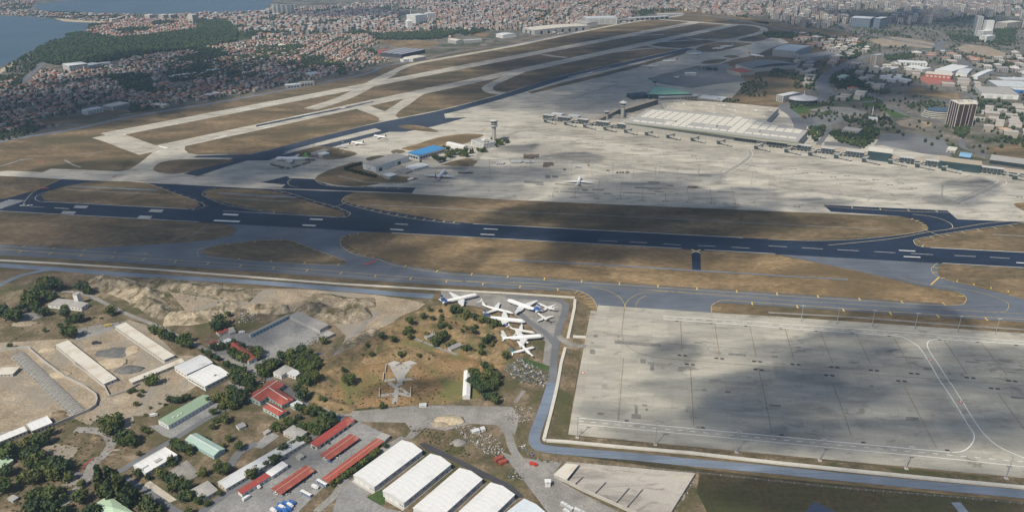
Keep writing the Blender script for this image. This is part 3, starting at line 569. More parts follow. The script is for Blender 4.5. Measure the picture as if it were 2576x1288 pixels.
for x,y,w_,h_ in[(120,545,190,22),(330,490,50,30),(400,490,60,20),(235,570,80,10),(430,565,200,12),(700,625,60,18),(800,620,120,14),(1110,650,330,10),(1230,600,270,14),(1430,640,90,12),(1360,545,120,14),(1550,580,70,10),(2060,640,180,8),(480,640,350,8),(920,660,70,10),(430,640,30,10),(1640,660,30,10),(1500,250,280,100),(1900,380,260,40)][:17]:
 p=[G(*T(2,1,q))for q in((x,y-h_/2),(x+w_,y-h_/2+w_*0.05),(x+w_,y+h_/2+w_*0.05),(x,y+h_/2))]
 mb.face([(q.x,q.y,zz-0.02)for q in p])
mb.obj('repair_patch',M_patch,apron)
def stand_pairs(parent,pts,z,s=1.0,mat=M_mark,tall=3.0):
 for x,y in pts:
  for dx in(-3.4,3.4):
   p=G(x,y)+Vector((math.cos(RW)*dx*s,math.sin(RW)*dx*s,0));u=Vector((math.cos(RW),math.sin(RW),0));nn=Vector((-u.y,u.x,0));q=[]
   for a,b_ in((-2.2,-tall/2),(2.2,-tall/2),(2.2,tall/2),(-2.2,tall/2)):r_=p+u*(a*s)+nn*(b_*s);q.append((r_.x,r_.y,z))
   mb=MB();mb.face(q);mb.obj('stand_number',mat,parent)
stand_pairs(apron,T(2,1,(390,690),(618,700),(845,710),(1075,718),(1305,730),(1538,739),(1775,748),(2013,760),(2253,770))+[T(3,1,(285,795)),T(3,1,(2525,698)),T(3,1,(100,420)),T(3,1,(250,415)),T(3,1,(370,455)),T(3,1,(515,450)),T(3,1,(650,495)),T(3,1,(790,485)),T(3,1,(943,533)),T(3,1,(1075,525)),T(3,1,(1220,575)),T(3,1,(1330,560)),T(3,1,(1460,608)),T(2,1,(460,97)),T(2,1,(670,125)),T(2,1,(885,152)),T(2,1,(1105,183)),T(2,1,(1335,214)),T(2,1,(1570,248)),T(2,1,(1825,284)),T(2,1,(2105,320)),T(2,1,(2410,385)),T(2,1,(1215,222)),T(2,1,(1540,268)),T(2,1,(1870,315)),T(2,1,(905,180)),T(2,1,(610,140)),T(2,1,(330,104))],0.58)
# lower right apron paint
z2=0.40
lines('white_line',apr2,M_white,[(T(2,2,(1515,603),(2576,668)),1.0),(T(2,2,(1515,635),(2576,708)),1.2),(T(3,2,(0,675),(1300,760),(2568,858)),0.9),(T(3,2,(1700,832),(2568,888)),1.3),(T(2,3,(668,343),(1700,440),(2576,520),(3600,615),(4400,688)),1.0),(T(2,3,(668,405),(1700,500),(2576,582),(3600,680),(4400,755),(5200,840)),0.8)],z2)
lines('white_curve',apr2,M_white,[(T(3,2,(0,712),(600,755),(1100,790),(1300,803),(1400,840),(1500,905),(1580,1010),(1680,1180),(1740,1288)),1.1),(T(3,2,(1700,832),(1620,850),(1595,890),(1620,960),(1720,1110),(1830,1288)),1.1),(T(3,3,(1740,-10),(1870,190),(1990,390),(2060,500),(2060,570),(2010,640),(1940,680),(1840,690)),1.1),(T(3,3,(1830,-10),(1960,200),(2100,420),(2200,540),(2330,640),(2568,745),(2900,860)),1.1)],z2)
lines('white_dash',apr2,M_white,[(T(2,2,(1515,618),(2576,690)),0.8,(5,7)),(T(3,2,(0,695),(2568,875)),0.8,(5,7)),(T(2,3,(668,375),(2576,551)),0.8,(5,7)),(T(3,3,(20,553),(2568,785)),0.8,(5,7))],z2)
lines('guide_line',apr2,M_brown,[(T(2,2,(1132,500),(1125,560),(1105,700),(1105,800),(1140,880),(1240,960),(1400,1010),(1600,1035),(2576,1110)),0.9),(T(2,2,(1690,650),(1705,955)),0.9),(T(2,2,(2035,675),(2078,990)),0.9),(T(2,2,(2385,700),(2450,1010)),0.9),(T(2,2,(1118,1020),(1095,1288)),0.9),(T(2,2,(1790,1130),(1800,1288)),0.9),(T(2,2,(2480,1160),(2510,1288)),0.9),(T(2,2,(1480,875),(2340,935)),0.8),(T(3,2,(165,730),(255,1045)),0.9),(T(3,2,(515,755),(645,1070)),0.9),(T(3,2,(880,780),(1030,1095)),0.9),(T(3,2,(1250,805),(1435,1135)),0.9),(T(3,2,(1760,840),(1990,1180)),0.9),(T(3,2,(2130,865),(2400,1205)),0.9),(T(3,2,(0,1110),(1200,1200),(2568,1300)),0.8),
(T(2,3,(1095,0),(1065,370)),0.9),(T(2,3,(1800,0),(1825,430)),0.9),(T(2,3,(2510,0),(2610,500)),0.9),(T(3,3,(640,0),(720,200),(830,520)),0.9),(T(3,3,(1365,30),(1690,650)),0.9),(T(3,3,(2310,100),(2568,460)),0.9),(T(2,2,(1035,533),(1220,545)),0.7),(T(2,2,(1690,550),(1870,562)),0.7)],z2)
mb=MB()
for P in(T(2,2,(1540,740),(1640,690),(1640,650)),T(2,2,(1740,700),(1880,765),(2030,710)),T(2,2,(2090,720),(2210,790),(2340,740)),T(3,2,(0,890),(260,820),(350,850)),T(3,2,(400,830),(520,780)),T(3,2,(600,800),(760,870),(880,830)),T(3,2,(1000,840),(1110,890),(1250,840)),T(3,2,(1640,935),(1770,890)),T(3,2,(2000,900),(2050,940),(2140,895)),T(2,3,(1420,170),(1500,180),(1720,350)),T(2,3,(780,120),(960,290)),T(3,3,(200,400),(380,300),(700,480)),T(3,3,(980,460),(1150,380),(1500,540)),T(3,3,(1700,550),(1950,430))):
 ribbon_into(mb,path_pts(P,False),0.5,z2-0.01)
mb.obj('faint_line',plain('faint_paint',(0.36,0.35,0.33),0.8),apr2)
mb=MB()
def quadpx(c,r,x,y,w_,h_,z):
 p=[G(*T(c,r,q))for q in((x-w_/2,y-h_/2),(x+w_/2,y-h_/2+w_*0.07),(x+w_/2,y+h_/2+w_*0.07),(x-w_/2,y+h_/2))]
 mb.face([(q.x,q.y,z)for q in p])
for a in((2,2,1260,865,460,32),(2,2,835,800,44,30),(2,2,805,960,50,46),(2,2,1070,810,34,14),(2,2,1315,1055,56,44),(2,2,1395,1075,70,22),(2,2,1405,1120,36,60),(2,2,2260,985,180,20),(2,2,1870,868,80,10),(2,2,805,872,26,16),(2,3,1245,260,30,80),(2,3,1245,325,96,46),(2,3,885,300,60,22),(2,3,1330,215,50,20),(2,3,1350,260,30,22),(2,3,1930,60,44,20),(2,3,2165,80,60,20),(3,2,330,950,80,16),(3,2,60,1010,60,16),(3,2,840,1068,60,14),(3,2,1510,1022,110,12),(3,2,1600,1128,90,20),(3,2,2050,1060,140,12),(3,3,1445,350,130,40),(3,3,2500,135,130,24),(3,3,60,215,120,20),(3,3,1035,22,40,18)):quadpx(*a,z2-0.015)
mb.obj('repair_patch',M_patch,apr2)
stand_pairs(apr2,T(2,2,(1708,1000),(2080,1030),(2460,1060),(1785,1090),(2475,1143))+T(3,2,(270,1090),(660,1118),(1058,1150),(1465,1182),(2025,1224),(2445,1257),(610,1200),(1335,1257))+[T(3,3,(2270,48))],z2+0.03,0.95)
for x,y in T(2,2,(1655,656),(2000,680),(2347,705))+T(3,2,(122,730),(480,755),(843,780),(1212,806),(1720,842),(2100,868),(2490,897))+T(2,3,(1148,372),(1915,442))+T(3,3,(132,516),(950,590),(1795,668)):
 mb=MB();p=G(x,y);u=Vector((math.cos(RW),math.sin(RW),0));nn=Vector((-u.y,u.x,0))
 mb.face([tuple(p+u*a+nn*b_+Vector((0,0,z2+0.03)))for a,b_ in((-1.9,-1.1),(1.9,-1.1),(1.9,1.1),(-1.9,1.1))]);mb.obj('stand_number',M_mark,apr2)
for x,y in T(2,2,(706,1172))and[T(2,2,(706,1172)),T(3,2,(1625,1047)),T(3,3,(1930,183))]:
 mb=MB();p=G(x,y);mb.face([(p.x+2.4*math.cos(t*0.3927),p.y+2.4*math.sin(t*0.3927),z2+0.03)for t in range(16)]);o=mb.obj('speed_disc',M_red,apr2)
 mb=MB();mb.face([(p.x+1.3*math.cos(t*0.3927),p.y+1.3*math.sin(t*0.3927),z2+0.06)for t in range(16)]);mb.obj('disc_centre',M_white,o)
 # ------------------------------------------------------------------ building kit
W_cream=plain('wall_cream',(0.52,0.49,0.42),0.8,var=0.12,scale=0.5,grime=(0.36,0.33,0.28))
W_white=plain('wall_white',(0.66,0.66,0.64),0.7,var=0.08,scale=0.4,grime=(0.50,0.49,0.46))
W_grey=plain('wall_grey',(0.40,0.40,0.385),0.8,var=0.15,scale=0.4,grime=(0.27,0.26,0.25))
W_conc=plain('wall_concrete',(0.44,0.42,0.385),0.85,var=0.15,scale=0.5,grime=(0.30,0.28,0.25))
W_teal=plain('wall_teal',(0.38,0.50,0.46),0.8,var=0.12,grime=(0.27,0.34,0.32))
W_brick=plain('wall_red',(0.36,0.11,0.08),0.8,var=0.15)
W_glass=plain('dark_glass',(0.03,0.045,0.055),0.15,var=0.3,scale=0.3,spec=0.6)
W_tglass=plain('teal_glass',(0.028,0.058,0.064),0.2,var=0.25,scale=0.3,spec=0.6)
W_door=plain('roller_door',(0.30,0.31,0.32),0.6,var=0.1)
W_bluedoor=plain('blue_door',(0.12,0.22,0.42),0.6)
R_white=ribbed('roof_white',(0.70,0.705,0.70),5.0,0.022,0,0.45,0.06,rust=(0.60,0.60,0.58))
R_pale=ribbed('roof_pale_metal',(0.58,0.60,0.61),1.0,0.06,0,0.4,0.08,rust=(0.46,0.44,0.41))
R_cream=plain('roof_cream_screed',(0.60,0.57,0.50),0.85,var=0.1,scale=0.3,grime=(0.40,0.31,0.22))
R_grey=plain('roof_grey_felt',(0.36,0.35,0.33),0.9,var=0.12,scale=0.3,grime=(0.27,0.255,0.235))
R_dgrey=ribbed('roof_dark_sheet',(0.27,0.265,0.26),1.1,0.1,0,0.8,0.12,rust=(0.22,0.19,0.16))
R_red=ribbed('roof_red_tile',(0.34,0.085,0.062),1.6,0.14,0,0.8,0.18,rust=(0.34,0.15,0.11))
R_red2=ribbed('roof_rust_sheet',(0.29,0.078,0.06),1.3,0.22,0,0.7,0.2,rust=(0.46,0.24,0.15))
R_redp=ribbed('roof_patched_red',(0.31,0.065,0.055),1.3,0.12,0,0.7,0.15,rust=(0.47,0.27,0.19))
R_green=ribbed('roof_green_sheet',(0.26,0.35,0.25),1.1,0.08,0,0.5,0.1)
R_teal=ribbed('roof_teal_sheet',(0.35,0.47,0.42),1.1,0.08,0,0.5,0.1)
R_lgreen=ribbed('roof_light_green',(0.42,0.55,0.40),1.1,0.06,0,0.5,0.1)
R_blue=ribbed('roof_blue_sheet',(0.055,0.235,0.50),1.3,0.06,0,0.45,0.06)
R_gravel=plain('roof_gravel',(0.40,0.345,0.27),0.95,var=0.15,scale=0.2,grime=(0.30,0.26,0.21))
M_steel=plain('galvanised_steel',(0.38,0.39,0.40),0.5,0.3,0.15)
M_dsteel=plain('dark_steel',(0.12,0.125,0.13),0.6,0.2,0.15)
M_wood=plain('timber',(0.20,0.15,0.10),0.9,var=0.25)
_bx=MB();_bx.box(-0.5,0.5,-0.5,0.5,0,1,bottom=True)
UNIT={}
def unit_box(mat):
 if mat.name not in UNIT:UNIT[mat.name]=_bx.mesh('box_'+mat.name,mat)
 return UNIT[mat.name]
def piece(name,parent,mat,x0,x1,y0,y1,z0,z1):
 return link(name,unit_box(mat),parent,loc=((x0+x1)/2,(y0+y1)/2,z0),scale=(abs(x1-x0),abs(y1-y0),z1-z0))
def rect(c0,c1,c2,h,z=None):
 P0,P1,P2=(G(*c,h)for c in(c0,c1,c2));u=P1-P0;L=u.length;u.normalize();nn=Vector((-u.y,u.x,0));wv_=(P2-P1).dot(nn)
 c=P0+u*(L/2)+nn*(wv_/2)
 return Vector((c.x,c.y,0)),math.atan2(u.y,u.x),L,abs(wv_)
def sides(L,W,ang,c):
 """the four walls as (outward normal angle, along axis, half distance, length, faces the camera)"""
 out=[]
 for k,(nx,ny,hd,ln)in enumerate(((0,-1,W/2,L),(1,0,L/2,W),(0,1,W/2,L),(-1,0,L/2,W))):
  wx=nx*math.cos(ang)-ny*math.sin(ang);wy=nx*math.sin(ang)+ny*math.cos(ang)
  out.append((k,nx,ny,hd,ln,wx*(-c.x)+wy*(-c.y)>0))
 return out
def wall_piece(name,parent,mat,k,L,W,s0,s1,z0,z1,d=0.06):
 """a window, door or band lying on wall k between s0 and s1 along it"""
 if k==0:return piece(name,parent,mat,s0,s1,-W/2-d,-W/2+0.05,z0,z1)
 if k==2:return piece(name,parent,mat,s0,s1,W/2-0.05,W/2+d,z0,z1)
 if k==1:return piece(name,parent,mat,L/2-0.05,L/2+d,s0,s1,z0,z1)
 return piece(name,parent,mat,-L/2-d,-L/2+0.05,s0,s1,z0,z1)
def roof_mesh(kind,L,W,h,rh,ov=0.5,th=0.25):
 mb=MB();a,b_=L/2+ov,W/2+ov
 if kind=='flat':
  mb.box(-a,a,-b_,b_,h,h+th,bottom=True)
 elif kind=='gable':
  k=rh/(W/2);e=h-ov*k
  for s in(1,-1):
   q=[(-a,s*b_,e),(a,s*b_,e),(a,0,h+rh),(-a,0,h+rh)]
   if s<0:pass
   else:q=q[::-1]
   lo=[(x,y,z)for x,y,z in q];hi=[(x,y,z+th)for x,y,z in q]
   mb.face(hi);mb.face(lo[::-1])
   for i in range(4):j=(i+1)%4;mb.face([lo[i],lo[j],hi[j],hi[i]])
 elif kind=='hip':
  r_=max(0.0,a-b_);k=rh/(W/2);e=h-ov*k*0.6
  A=[(-a,-b_,e),(a,-b_,e),(a,b_,e),(-a,b_,e)];p,q=(-r_,0,h+rh),(r_,0,h+rh)
  mb.face([A[0],A[1],q,p]);mb.face([A[1],A[2],q]);mb.face([A[2],A[3],p,q]);mb.face([A[3],A[0],p]);mb.face(A[::-1])
 elif kind=='vault':
  n_=10;pr=[]
  for i in range(n_+1):t=-1+2*i/n_;pr.append((t*b_,h+rh*(1-t*t)))
  for i in range(n_):
   (y0,z0),(y1,z1)=pr[i],pr[i+1];mb.face([(-a,y0,z0),(a,y0,z0),(a,y1,z1),(-a,y1,z1)])
  for x,f_ in((-a,1),(a,-1)):mb.face([(x,y,z)for y,z in pr[::f_]])
 elif kind=='mono':
  q=[(-a,-b_,h),(a,-b_,h),(a,b_,h+rh),(-a,b_,h+rh)];hi=[(x,y,z+th)for x,y,z in q]
  mb.face(hi);mb.face(q[::-1])
  for i in range(4):j=(i+1)%4;mb.face([q[i],q[j],hi[j],hi[i]])
 elif kind=='monoback':
  q=[(-a,-b_,h+rh),(a,-b_,h+rh),(a,b_,h),(-a,b_,h)];hi=[(x,y,z+th)for x,y,z in q]
  mb.face(hi);mb.face(q[::-1])
  for i in range(4):j=(i+1)%4;mb.face([q[i],q[j],hi[j],hi[i]])
 return mb
def wall_mesh(kind,L,W,h,rh):
 mb=MB();mb.box(-L/2,L/2,-W/2,W/2,0,h)
 if kind=='gable':
  for x,f_ in((-L/2,-1),(L/2,1)):mb.face([(x,-W/2*f_,h),(x,W/2*f_,h),(x,0,h+rh)])
 if kind=='mono':
  for x,f_ in((-L/2,-1),(L/2,1)):mb.face([(x,-W/2,h),(x,W/2,h),(x,W/2,h+rh)][::f_])
  mb.face([(L/2,W/2,h),(-L/2,W/2,h),(-L/2,W/2,h+rh),(L/2,W/2,h+rh)])
 if kind=='monoback':
  for x,f_ in((-L/2,-1),(L/2,1)):mb.face([(x,-W/2,h),(x,W/2,h),(x,-W/2,h+rh)][::f_])
  mb.face([(-L/2,-W/2,h),(L/2,-W/2,h),(L/2,-W/2,h+rh),(-L/2,-W/2,h+rh)])
 return mb
def building(name,label,cat,c0,c1,c2,h,roof='flat',rh=1.5,wm=None,rm=None,win=None,wmat=None,doors=(),units=(),parapet=0.0,group=None,ov=0.4,ridge=None,rectw=None,allsides=False,plinth=False):
 """a building read from three eave corners; win = (spacing, width, height, sill, rows, row step)"""
 wm=wm or W_cream;rm=rm or R_grey
 c,ang,L,W=rectw or rect(c0,c1,c2,h)
 o=tag(empty(name,c,ang),label,cat,group)
 wall_mesh(roof,L,W,h,rh).obj('wall',wm,o)
 ro=roof_mesh(roof,L,W,h+0.02,rh,ov).obj('roof',rm,o)
 if parapet:
  for x0,x1,y0,y1 in((-L/2-ov,L/2+ov,-W/2-ov,-W/2-ov+0.3),(-L/2-ov,L/2+ov,W/2+ov-0.3,W/2+ov),(-L/2-ov,-L/2-ov+0.3,-W/2-ov+0.3,W/2+ov-0.3),(L/2+ov-0.3,L/2+ov,-W/2-ov+0.3,W/2+ov-0.3)):
   piece('parapet',ro,wm,x0,x1,y0,y1,h+0.27,h+0.27+parapet)
 if ridge:piece('ridge_cap',ro,ridge,-L/2-ov,L/2+ov,-0.35,0.35,h+rh+0.16,h+rh+0.42)
 if plinth:piece('plinth',o,W_conc,-L/2-1.2,L/2+1.2,-W/2-1.2,W/2+1.2,0.0,0.5)
 if win:
  sp,ww,wh,sill=win[:4];rows=win[4]if len(win)>4 else 1;st=win[5]if len(win)>5 else 3.2
  for k,nx,ny,hd,ln,vis in sides(L,W,ang,c):
   if not(vis or allsides)or ln<sp*1.4:continue
   nwin=int((ln-1.5)/sp)
   for r_ in range(rows):
    for i in range(nwin):
     s=(i-(nwin-1)/2)*sp
     wall_piece('window',o,wmat or W_glass,k,L,W,s-ww/2,s+ww/2,sill+r_*st,sill+wh+r_*st)
 for k,s,dw,dh,m in doors:wall_piece('door',o,m,k,L,W,s*(L if k in(0,2)else W)/2-dw/2,s*(L if k in(0,2)else W)/2+dw/2,0.05,dh,0.1)
 for x,y,sx,sy,sz,m in units:
  zb=h+0.27 if roof=='flat' else h+rh*(1-abs(y))+0.1
  piece('roof_unit',ro,m,x*L/2-sx/2,x*L/2+sx/2,y*W/2-sy/2,y*W/2+sy/2,zb-0.3,zb+sz)
 return o
def tb(c,r,name,label,cat,p,h,*a,**k):return building(name,label,cat,*T(c,r,*p),h,*a,**k)
# ------------------------------------------------------------------ camp and works buildings, near left
# tall-towered brick kiln house
tb(0,2,'workshop','low pale workshop with felt roof adjoining a square white tower','building',((480,487),(580,427),(735,457)),5,'flat',0,W_white,R_grey,(7,1.4,1.4,2.2))
fs=tb(0,2,'tower_house','white workshop with brownish roof and square hose tower','building',((670,502),(742,458),(872,482)),5.5,'gable',1.2,W_white,R_grey,(5,2.4,1.2,2.6),W_glass,((1,0,4,4,W_door),))
_c=G(*T(0,2,(795,480)));_l=fs.matrix_basis.inverted()@Vector((_c.x,_c.y,0))
tw=piece('tower',fs,W_white,_l.x-3.2,_l.x+3.2,_l.y-3.2,_l.y+3.2,0,15)
piece('tower_cap',fs,R_grey,_l.x-3.6,_l.x+3.6,_l.y-3.6,_l.y+3.6,15.02,15.5)
tb(0,2,'barrack','long white flat-roofed barrack shell with rust-stained roof beside the gravel road','barrack',((1160,705),(1650,1042),(1765,1005)),4.2,'flat',0,W_conc,R_cream,(4.2,1.3,1.4,1.4),W_glass,plinth=True)
tb(0,2,'barrack','long cream flat-roofed barrack shell between the bare yard and the boundary wall','barrack',((562,890),(1045,1282),(1162,1222)),4.2,'flat',0,W_conc,R_cream,(4.2,1.3,1.4,1.4),W_glass,plinth=True,units=((0.88,0,7,7,0.5,R_cream),))
tb(0,2,'roof_slab','narrow cream concrete slab building at the foot of the bare yard','building',((1295,1240),(1820,1030),(1858,1056)),3.4,'flat',0,W_conc,R_cream,(6,1.2,1.2,1.3))
tb(0,2,'hall','pale blue metal hall with low gable behind the white-roofed hall','hall',((1752,1108),(2012,992),(2150,1062)),6.5,'gable',2.0,W_white,R_pale,(6,3,1.2,3),ov=0.3)
tb(0,2,'hall','bright white metal hall with shallow gable and long window band','hall',((1882,1205),(2130,1085),(2330,1172)),6.0,'gable',2.0,W_white,R_white,(5,4,1.4,2.6),ov=0.3,units=((0.2,-0.5,3,1.5,0.5,W_glass),))
tb(0,2,'shed','flat cream hut with small windows at the edge of the works site','hut',((-60,1190),(15,1120),(98,1210)),3.4,'flat',0,W_conc,R_cream,(4,1.3,1.2,1.2))
tb(0,3,'office','narrow white flat-roofed office row with dark windows beside the curved wall','office',((-120,570),(240,428),(272,470)),4.0,'flat',0,W_white,R_white,(3.2,1.6,1.6,1.3),W_glass)
tb(0,3,'office','white rounded-end office with blue glazing and dark terrace','office',((268,405),(470,325),(545,385)),4.5,'flat',0,W_white,R_white,(3.2,1.8,1.8,1.3),W_glass,parapet=0.4)
# yard sheds
tb(1,2,'long_shed','long dark-roofed open shed along the upper side of the tarmac yard','shed',((335,603),(640,740),(718,690)),4.5,'mono',0.8,W_grey,R_dgrey,None)
tb(1,2,'garage_row','grey-roofed garage row with blue doors along the tarmac yard','garage',((-60,790),(345,590),(405,545)),4.5,'flat',0,W_teal,R_dgrey,(5,3.4,2.8,0.3),W_bluedoor)
tb(1,2,'shed','small grey-roofed concrete shed between the yard and the scrap heap','shed',((652,795),(705,818),(782,775)),3.6,'flat',0,W_grey,R_grey,(3,1,1,1.5))
tb(1,2,'long_shed','narrow white-roofed shed between the tarmac yard and the dark trees','shed',((150,1075),(430,920),(450,935)),3.5,'gable',0.7,W_white,R_white,None)
tb(1,2,'house','square house with grey stepped roof and white walls among dark trees','house',((170,1165),(290,1092),(352,1135)),5.5,'hip',1.4,W_white,R_grey,(4,1.6,1.4,1.4))
tb(1,2,'house','low house annex with pale blue metal roof among dark trees','house',((295,1172),(352,1133),(440,1175)),4.2,'mono',0.8,W_white,R_pale,(4,1.6,1.4,1.4))
tb(0,2,'cottage','small cottage with red tiled roof at the scrap yard edge','cottage',((2168,758),(2262,722),(2300,745)),3.2,'gable',1.2,W_white,R_red,(4,1.2,1.2,1.2))
tb(0,2,'shed_roof','pale flat shed beside the small red cottage','shed',((2280,728),(2340,712),(2395,752)),3.0,'flat',0,W_grey,R_grey)
tb(0,2,'shed','white narrow shed beside the gravel road bend','shed',((2105,912),(2290,825),(2322,848)),3.2,'gable',0.8,W_white,R_white)
tb(0,2,'hut','tiny hut with worn red roof next to the white shed','hut',((2090,885),(2130,850),(2170,868)),2.8,'gable',0.8,W_grey,R_red)
tb(0,2,'workshop','long workshop with red tiled gable roof and teal walls behind trees','workshop',((2300,895),(2500,1060),(2576,1022)),4.5,'gable',2.0,W_teal,R_red,(5,2,1.5,1.5))
# red tiled headquarters: several wings
tb(1,3,'red_roof_hall','broad red tiled wing of the camp headquarters','building',((75,95),(255,215),(372,150)),5.5,'hip',3.2,W_teal,R_red,(5,2,1.6,1.6),ridge=W_white)
tb(1,3,'red_roof_wing','narrow red tiled wing running up towards the parked cars','building',((-95,130),(150,-35),(265,20)),5.2,'gable',2.4,W_teal,R_red,(5,2,1.6,1.6),ridge=W_white)
tb(1,3,'red_roof_wing','small red tiled wing at the foot of the camp headquarters','building',((65,230),(225,320),(300,268)),4.8,'hip',2.0,W_teal,R_red,(5,2,1.6,1.6),ridge=W_white)
tb(1,3,'kiosk','small white pavilion with pale roof beside the red tiled wing','pavilion',((342,205),(420,165),(480,190)),4.0,'flat',0,W_teal,R_pale,(3,1.4,1.4,1.2))
tb(0,3,'long_house','long building with green sheet roof and white dormer porches','building',((1590,365),(2040,110),(2155,150)),5.0,'gable',2.2,W_white,R_green,(4,1.5,1.6,1.4),W_bluedoor,units=((-0.45,-0.5,1.6,1.6,0.9,W_white),(-0.3,-0.45,1.4,1.4,0.9,W_white),(-0.62,-0.35,1.4,1.4,0.9,W_white)))
tb(0,3,'barrack','teal barrack with pale green sheet roof and white ridge','barrack',((1862,560),(2150,722),(2265,655)),4.4,'gable',1.8,W_teal,R_teal,(4,1.4,1.2,1.4),W_bluedoor,ridge=W_white)
tb(0,3,'office','white flat-roofed office with roof plant and parapet','office',((1342,820),(1660,640),(1790,712)),5.0,'flat',0,W_white,R_white,(4,2.2,1.5,1.6),W_glass,parapet=0.5,units=((-0.72,-0.1,5,3,1.3,W_white),(0.05,-0.3,6,4,0.9,W_grey)))
tb(0,3,'long_barrack','long barrack with pale grey sheet roof along the camp road','barrack',((2190,985),(3030,505),(3110,562)),4.2,'gable',1.4,W_cream,R_pale,(4.5,1.5,1.2,1.5))
tb(0,3,'annex','grey hipped annex at the lower end of the long pale barrack','annex',((1920,1062),(2085,972),(2225,1045)),4.6,'hip',1.2,W_cream,R_grey,(4,1.6,1.2,1.5))
tb(1,3,'annex','grey hipped annex at the upper end of the long pale barrack','annex',((270,478),(372,412),(496,490)),4.8,'hip',1.4,W_cream,R_grey,(4,1.6,1.2,1.5))
tb(1,3,'hut','small flat grey hut by the empty terrace','hut',((68,485),(120,455),(148,470)),2.8,'flat',0,W_grey,R_grey)
tb(0,3,'hall','hall with light green hipped roof at the tree-lined road','hall',((925,1222),(1090,1122),(1360,1300)),5.0,'hip',2.6,W_cream,R_lgreen,(5,1.6,1.4,1.5))
tb(0,3,'hut','green-roofed hut half hidden by trees at the edge of the camp','hut',((-150,850),(20,735),(80,800)),4.0,'gable',1.5,W_cream,R_lgreen)
tb(0,3,'hut','tiny dark-roofed hut standing on the lawn','hut',((2370,415),(2440,385),(2480,415)),2.6,'gable',0.9,W_white,R_dgrey)
tb(0,3,'shed','low grey shack with rubble beside the dark trench','shed',((75,1150),(130,1115),(185,1140)),2.4,'flat',0,W_grey,R_grey)
sheet('sports_court',T(0,3,(1690,880),(1880,765),(2010,910),(1880,985)),0.30,M_gravel)
sheet('terrace',T(0,3,(1415,1025),(1510,975),(1780,1165),(1690,1200)),0.36,slab_mat('terrace_slab',(0.50,0.46,0.39),(0.40,0.37,0.32),(4,4),0.5,0.2,0.05))
sheet('terrace',T(1,3,(-40,640),(140,475),(235,525),(60,650)),0.34,M_yard)
# carports of the motor pool
def carport(label,p,h=3.6,m=R_red2,pitch=0.9):
 c,ang,L,W=rect(*T(1,3,*p),h);o=tag(empty('carport',c,ang),label,'carport')
 roof_mesh('gable',L,W,h,pitch,0.3,0.12).obj('roof',m,o)
 piece('ridge_cap',o,plain('pale_ridge',(0.52,0.36,0.28),0.8),-L/2,L/2,-0.25,0.25,h+pitch+0.1,h+pitch+0.22)
 nb=max(3,int(L/8))
 for i in range(nb+1):
  for s in(-1,1):piece('post',o,M_steel,-L/2+i*L/nb-0.12,-L/2+i*L/nb+0.12,s*(W/2-0.3)-0.12,s*(W/2-0.3)+0.12,0,h-0.1 if s else h)
 return o
carport('red tiled carport with cars under it in the middle of the motor pool',((640,712),(942,502),(1032,550)))
carport('large red tiled carport with vans under it at the lower side of the motor pool',((150,1052),(492,818),(592,868)))
carport('very long narrow red carport along the outer fence of the motor pool',((655,952),(1212,545),(1278,582)),3.4,R_red)
tb(1,3,'garage_row','garage row with patched red and rust roof at the top of the motor pool','garage',((545,600),(925,338),(985,370)),4.0,'mono',0.7,W_cream,R_redp,(6,4,2.4,0.4),W_glass)
tb(1,3,'shed','grey block shed at the upper end of the long red carport','shed',((1215,540),(1270,492),(1340,525)),3.6,'flat',0,W_grey,R_grey)
tb(1,3,'garage_row','white-roofed part of the lower garage row','garage',((100,895),(262,785),(328,808)),4.0,'mono',0.6,W_white,R_white,(5,3,2.2,0.4),W_door)
tb(1,3,'garage_row','red and white banded roof of the lower garage row','garage',((-185,1075),(100,900),(165,915)),3.8,'mono',0.6,W_white,R_redp,(5,3,2.2,0.4),W_door)
tb(1,3,'guard_hut','square pump house with grey roof and canopies in the motor pool','hut',((398,725),(440,698),(488,718)),3.0,'flat',0,W_cream,R_grey,(2,0.8,1,1.2))
for p,lab in((((1640,195),(1712,192),(1714,215)),'small white cabin on the gravel road below the old missile pad'),(((2162,462),(2232,440),(2240,468)),'grey site cabin among the rubble heaps'),(((2250,435),(2290,425),(2302,455)),'white site cabin beside the rubble heaps')):
 tb(1,3,'site_cabin',lab,'cabin',p,2.8,'flat',0,W_white,R_pale,(2,0.8,0.8,1.2),ov=0.1)
tb(1,3,'greenhouse','long white plastic-roofed shed at the foot of the wooded bank','shed',((2075,125),(2090,-130),(2160,-135)),4.0,'gable',1.6,W_white,R_white,ov=0.2)
tb(2,3,'guard_tower','white guard tower cabin on a platform beside the gravel road','tower',((328,960),(380,958),(384,985)),6.0,'flat',0,W_white,R_white,(2,1,0.9,4.4),ov=0.5)
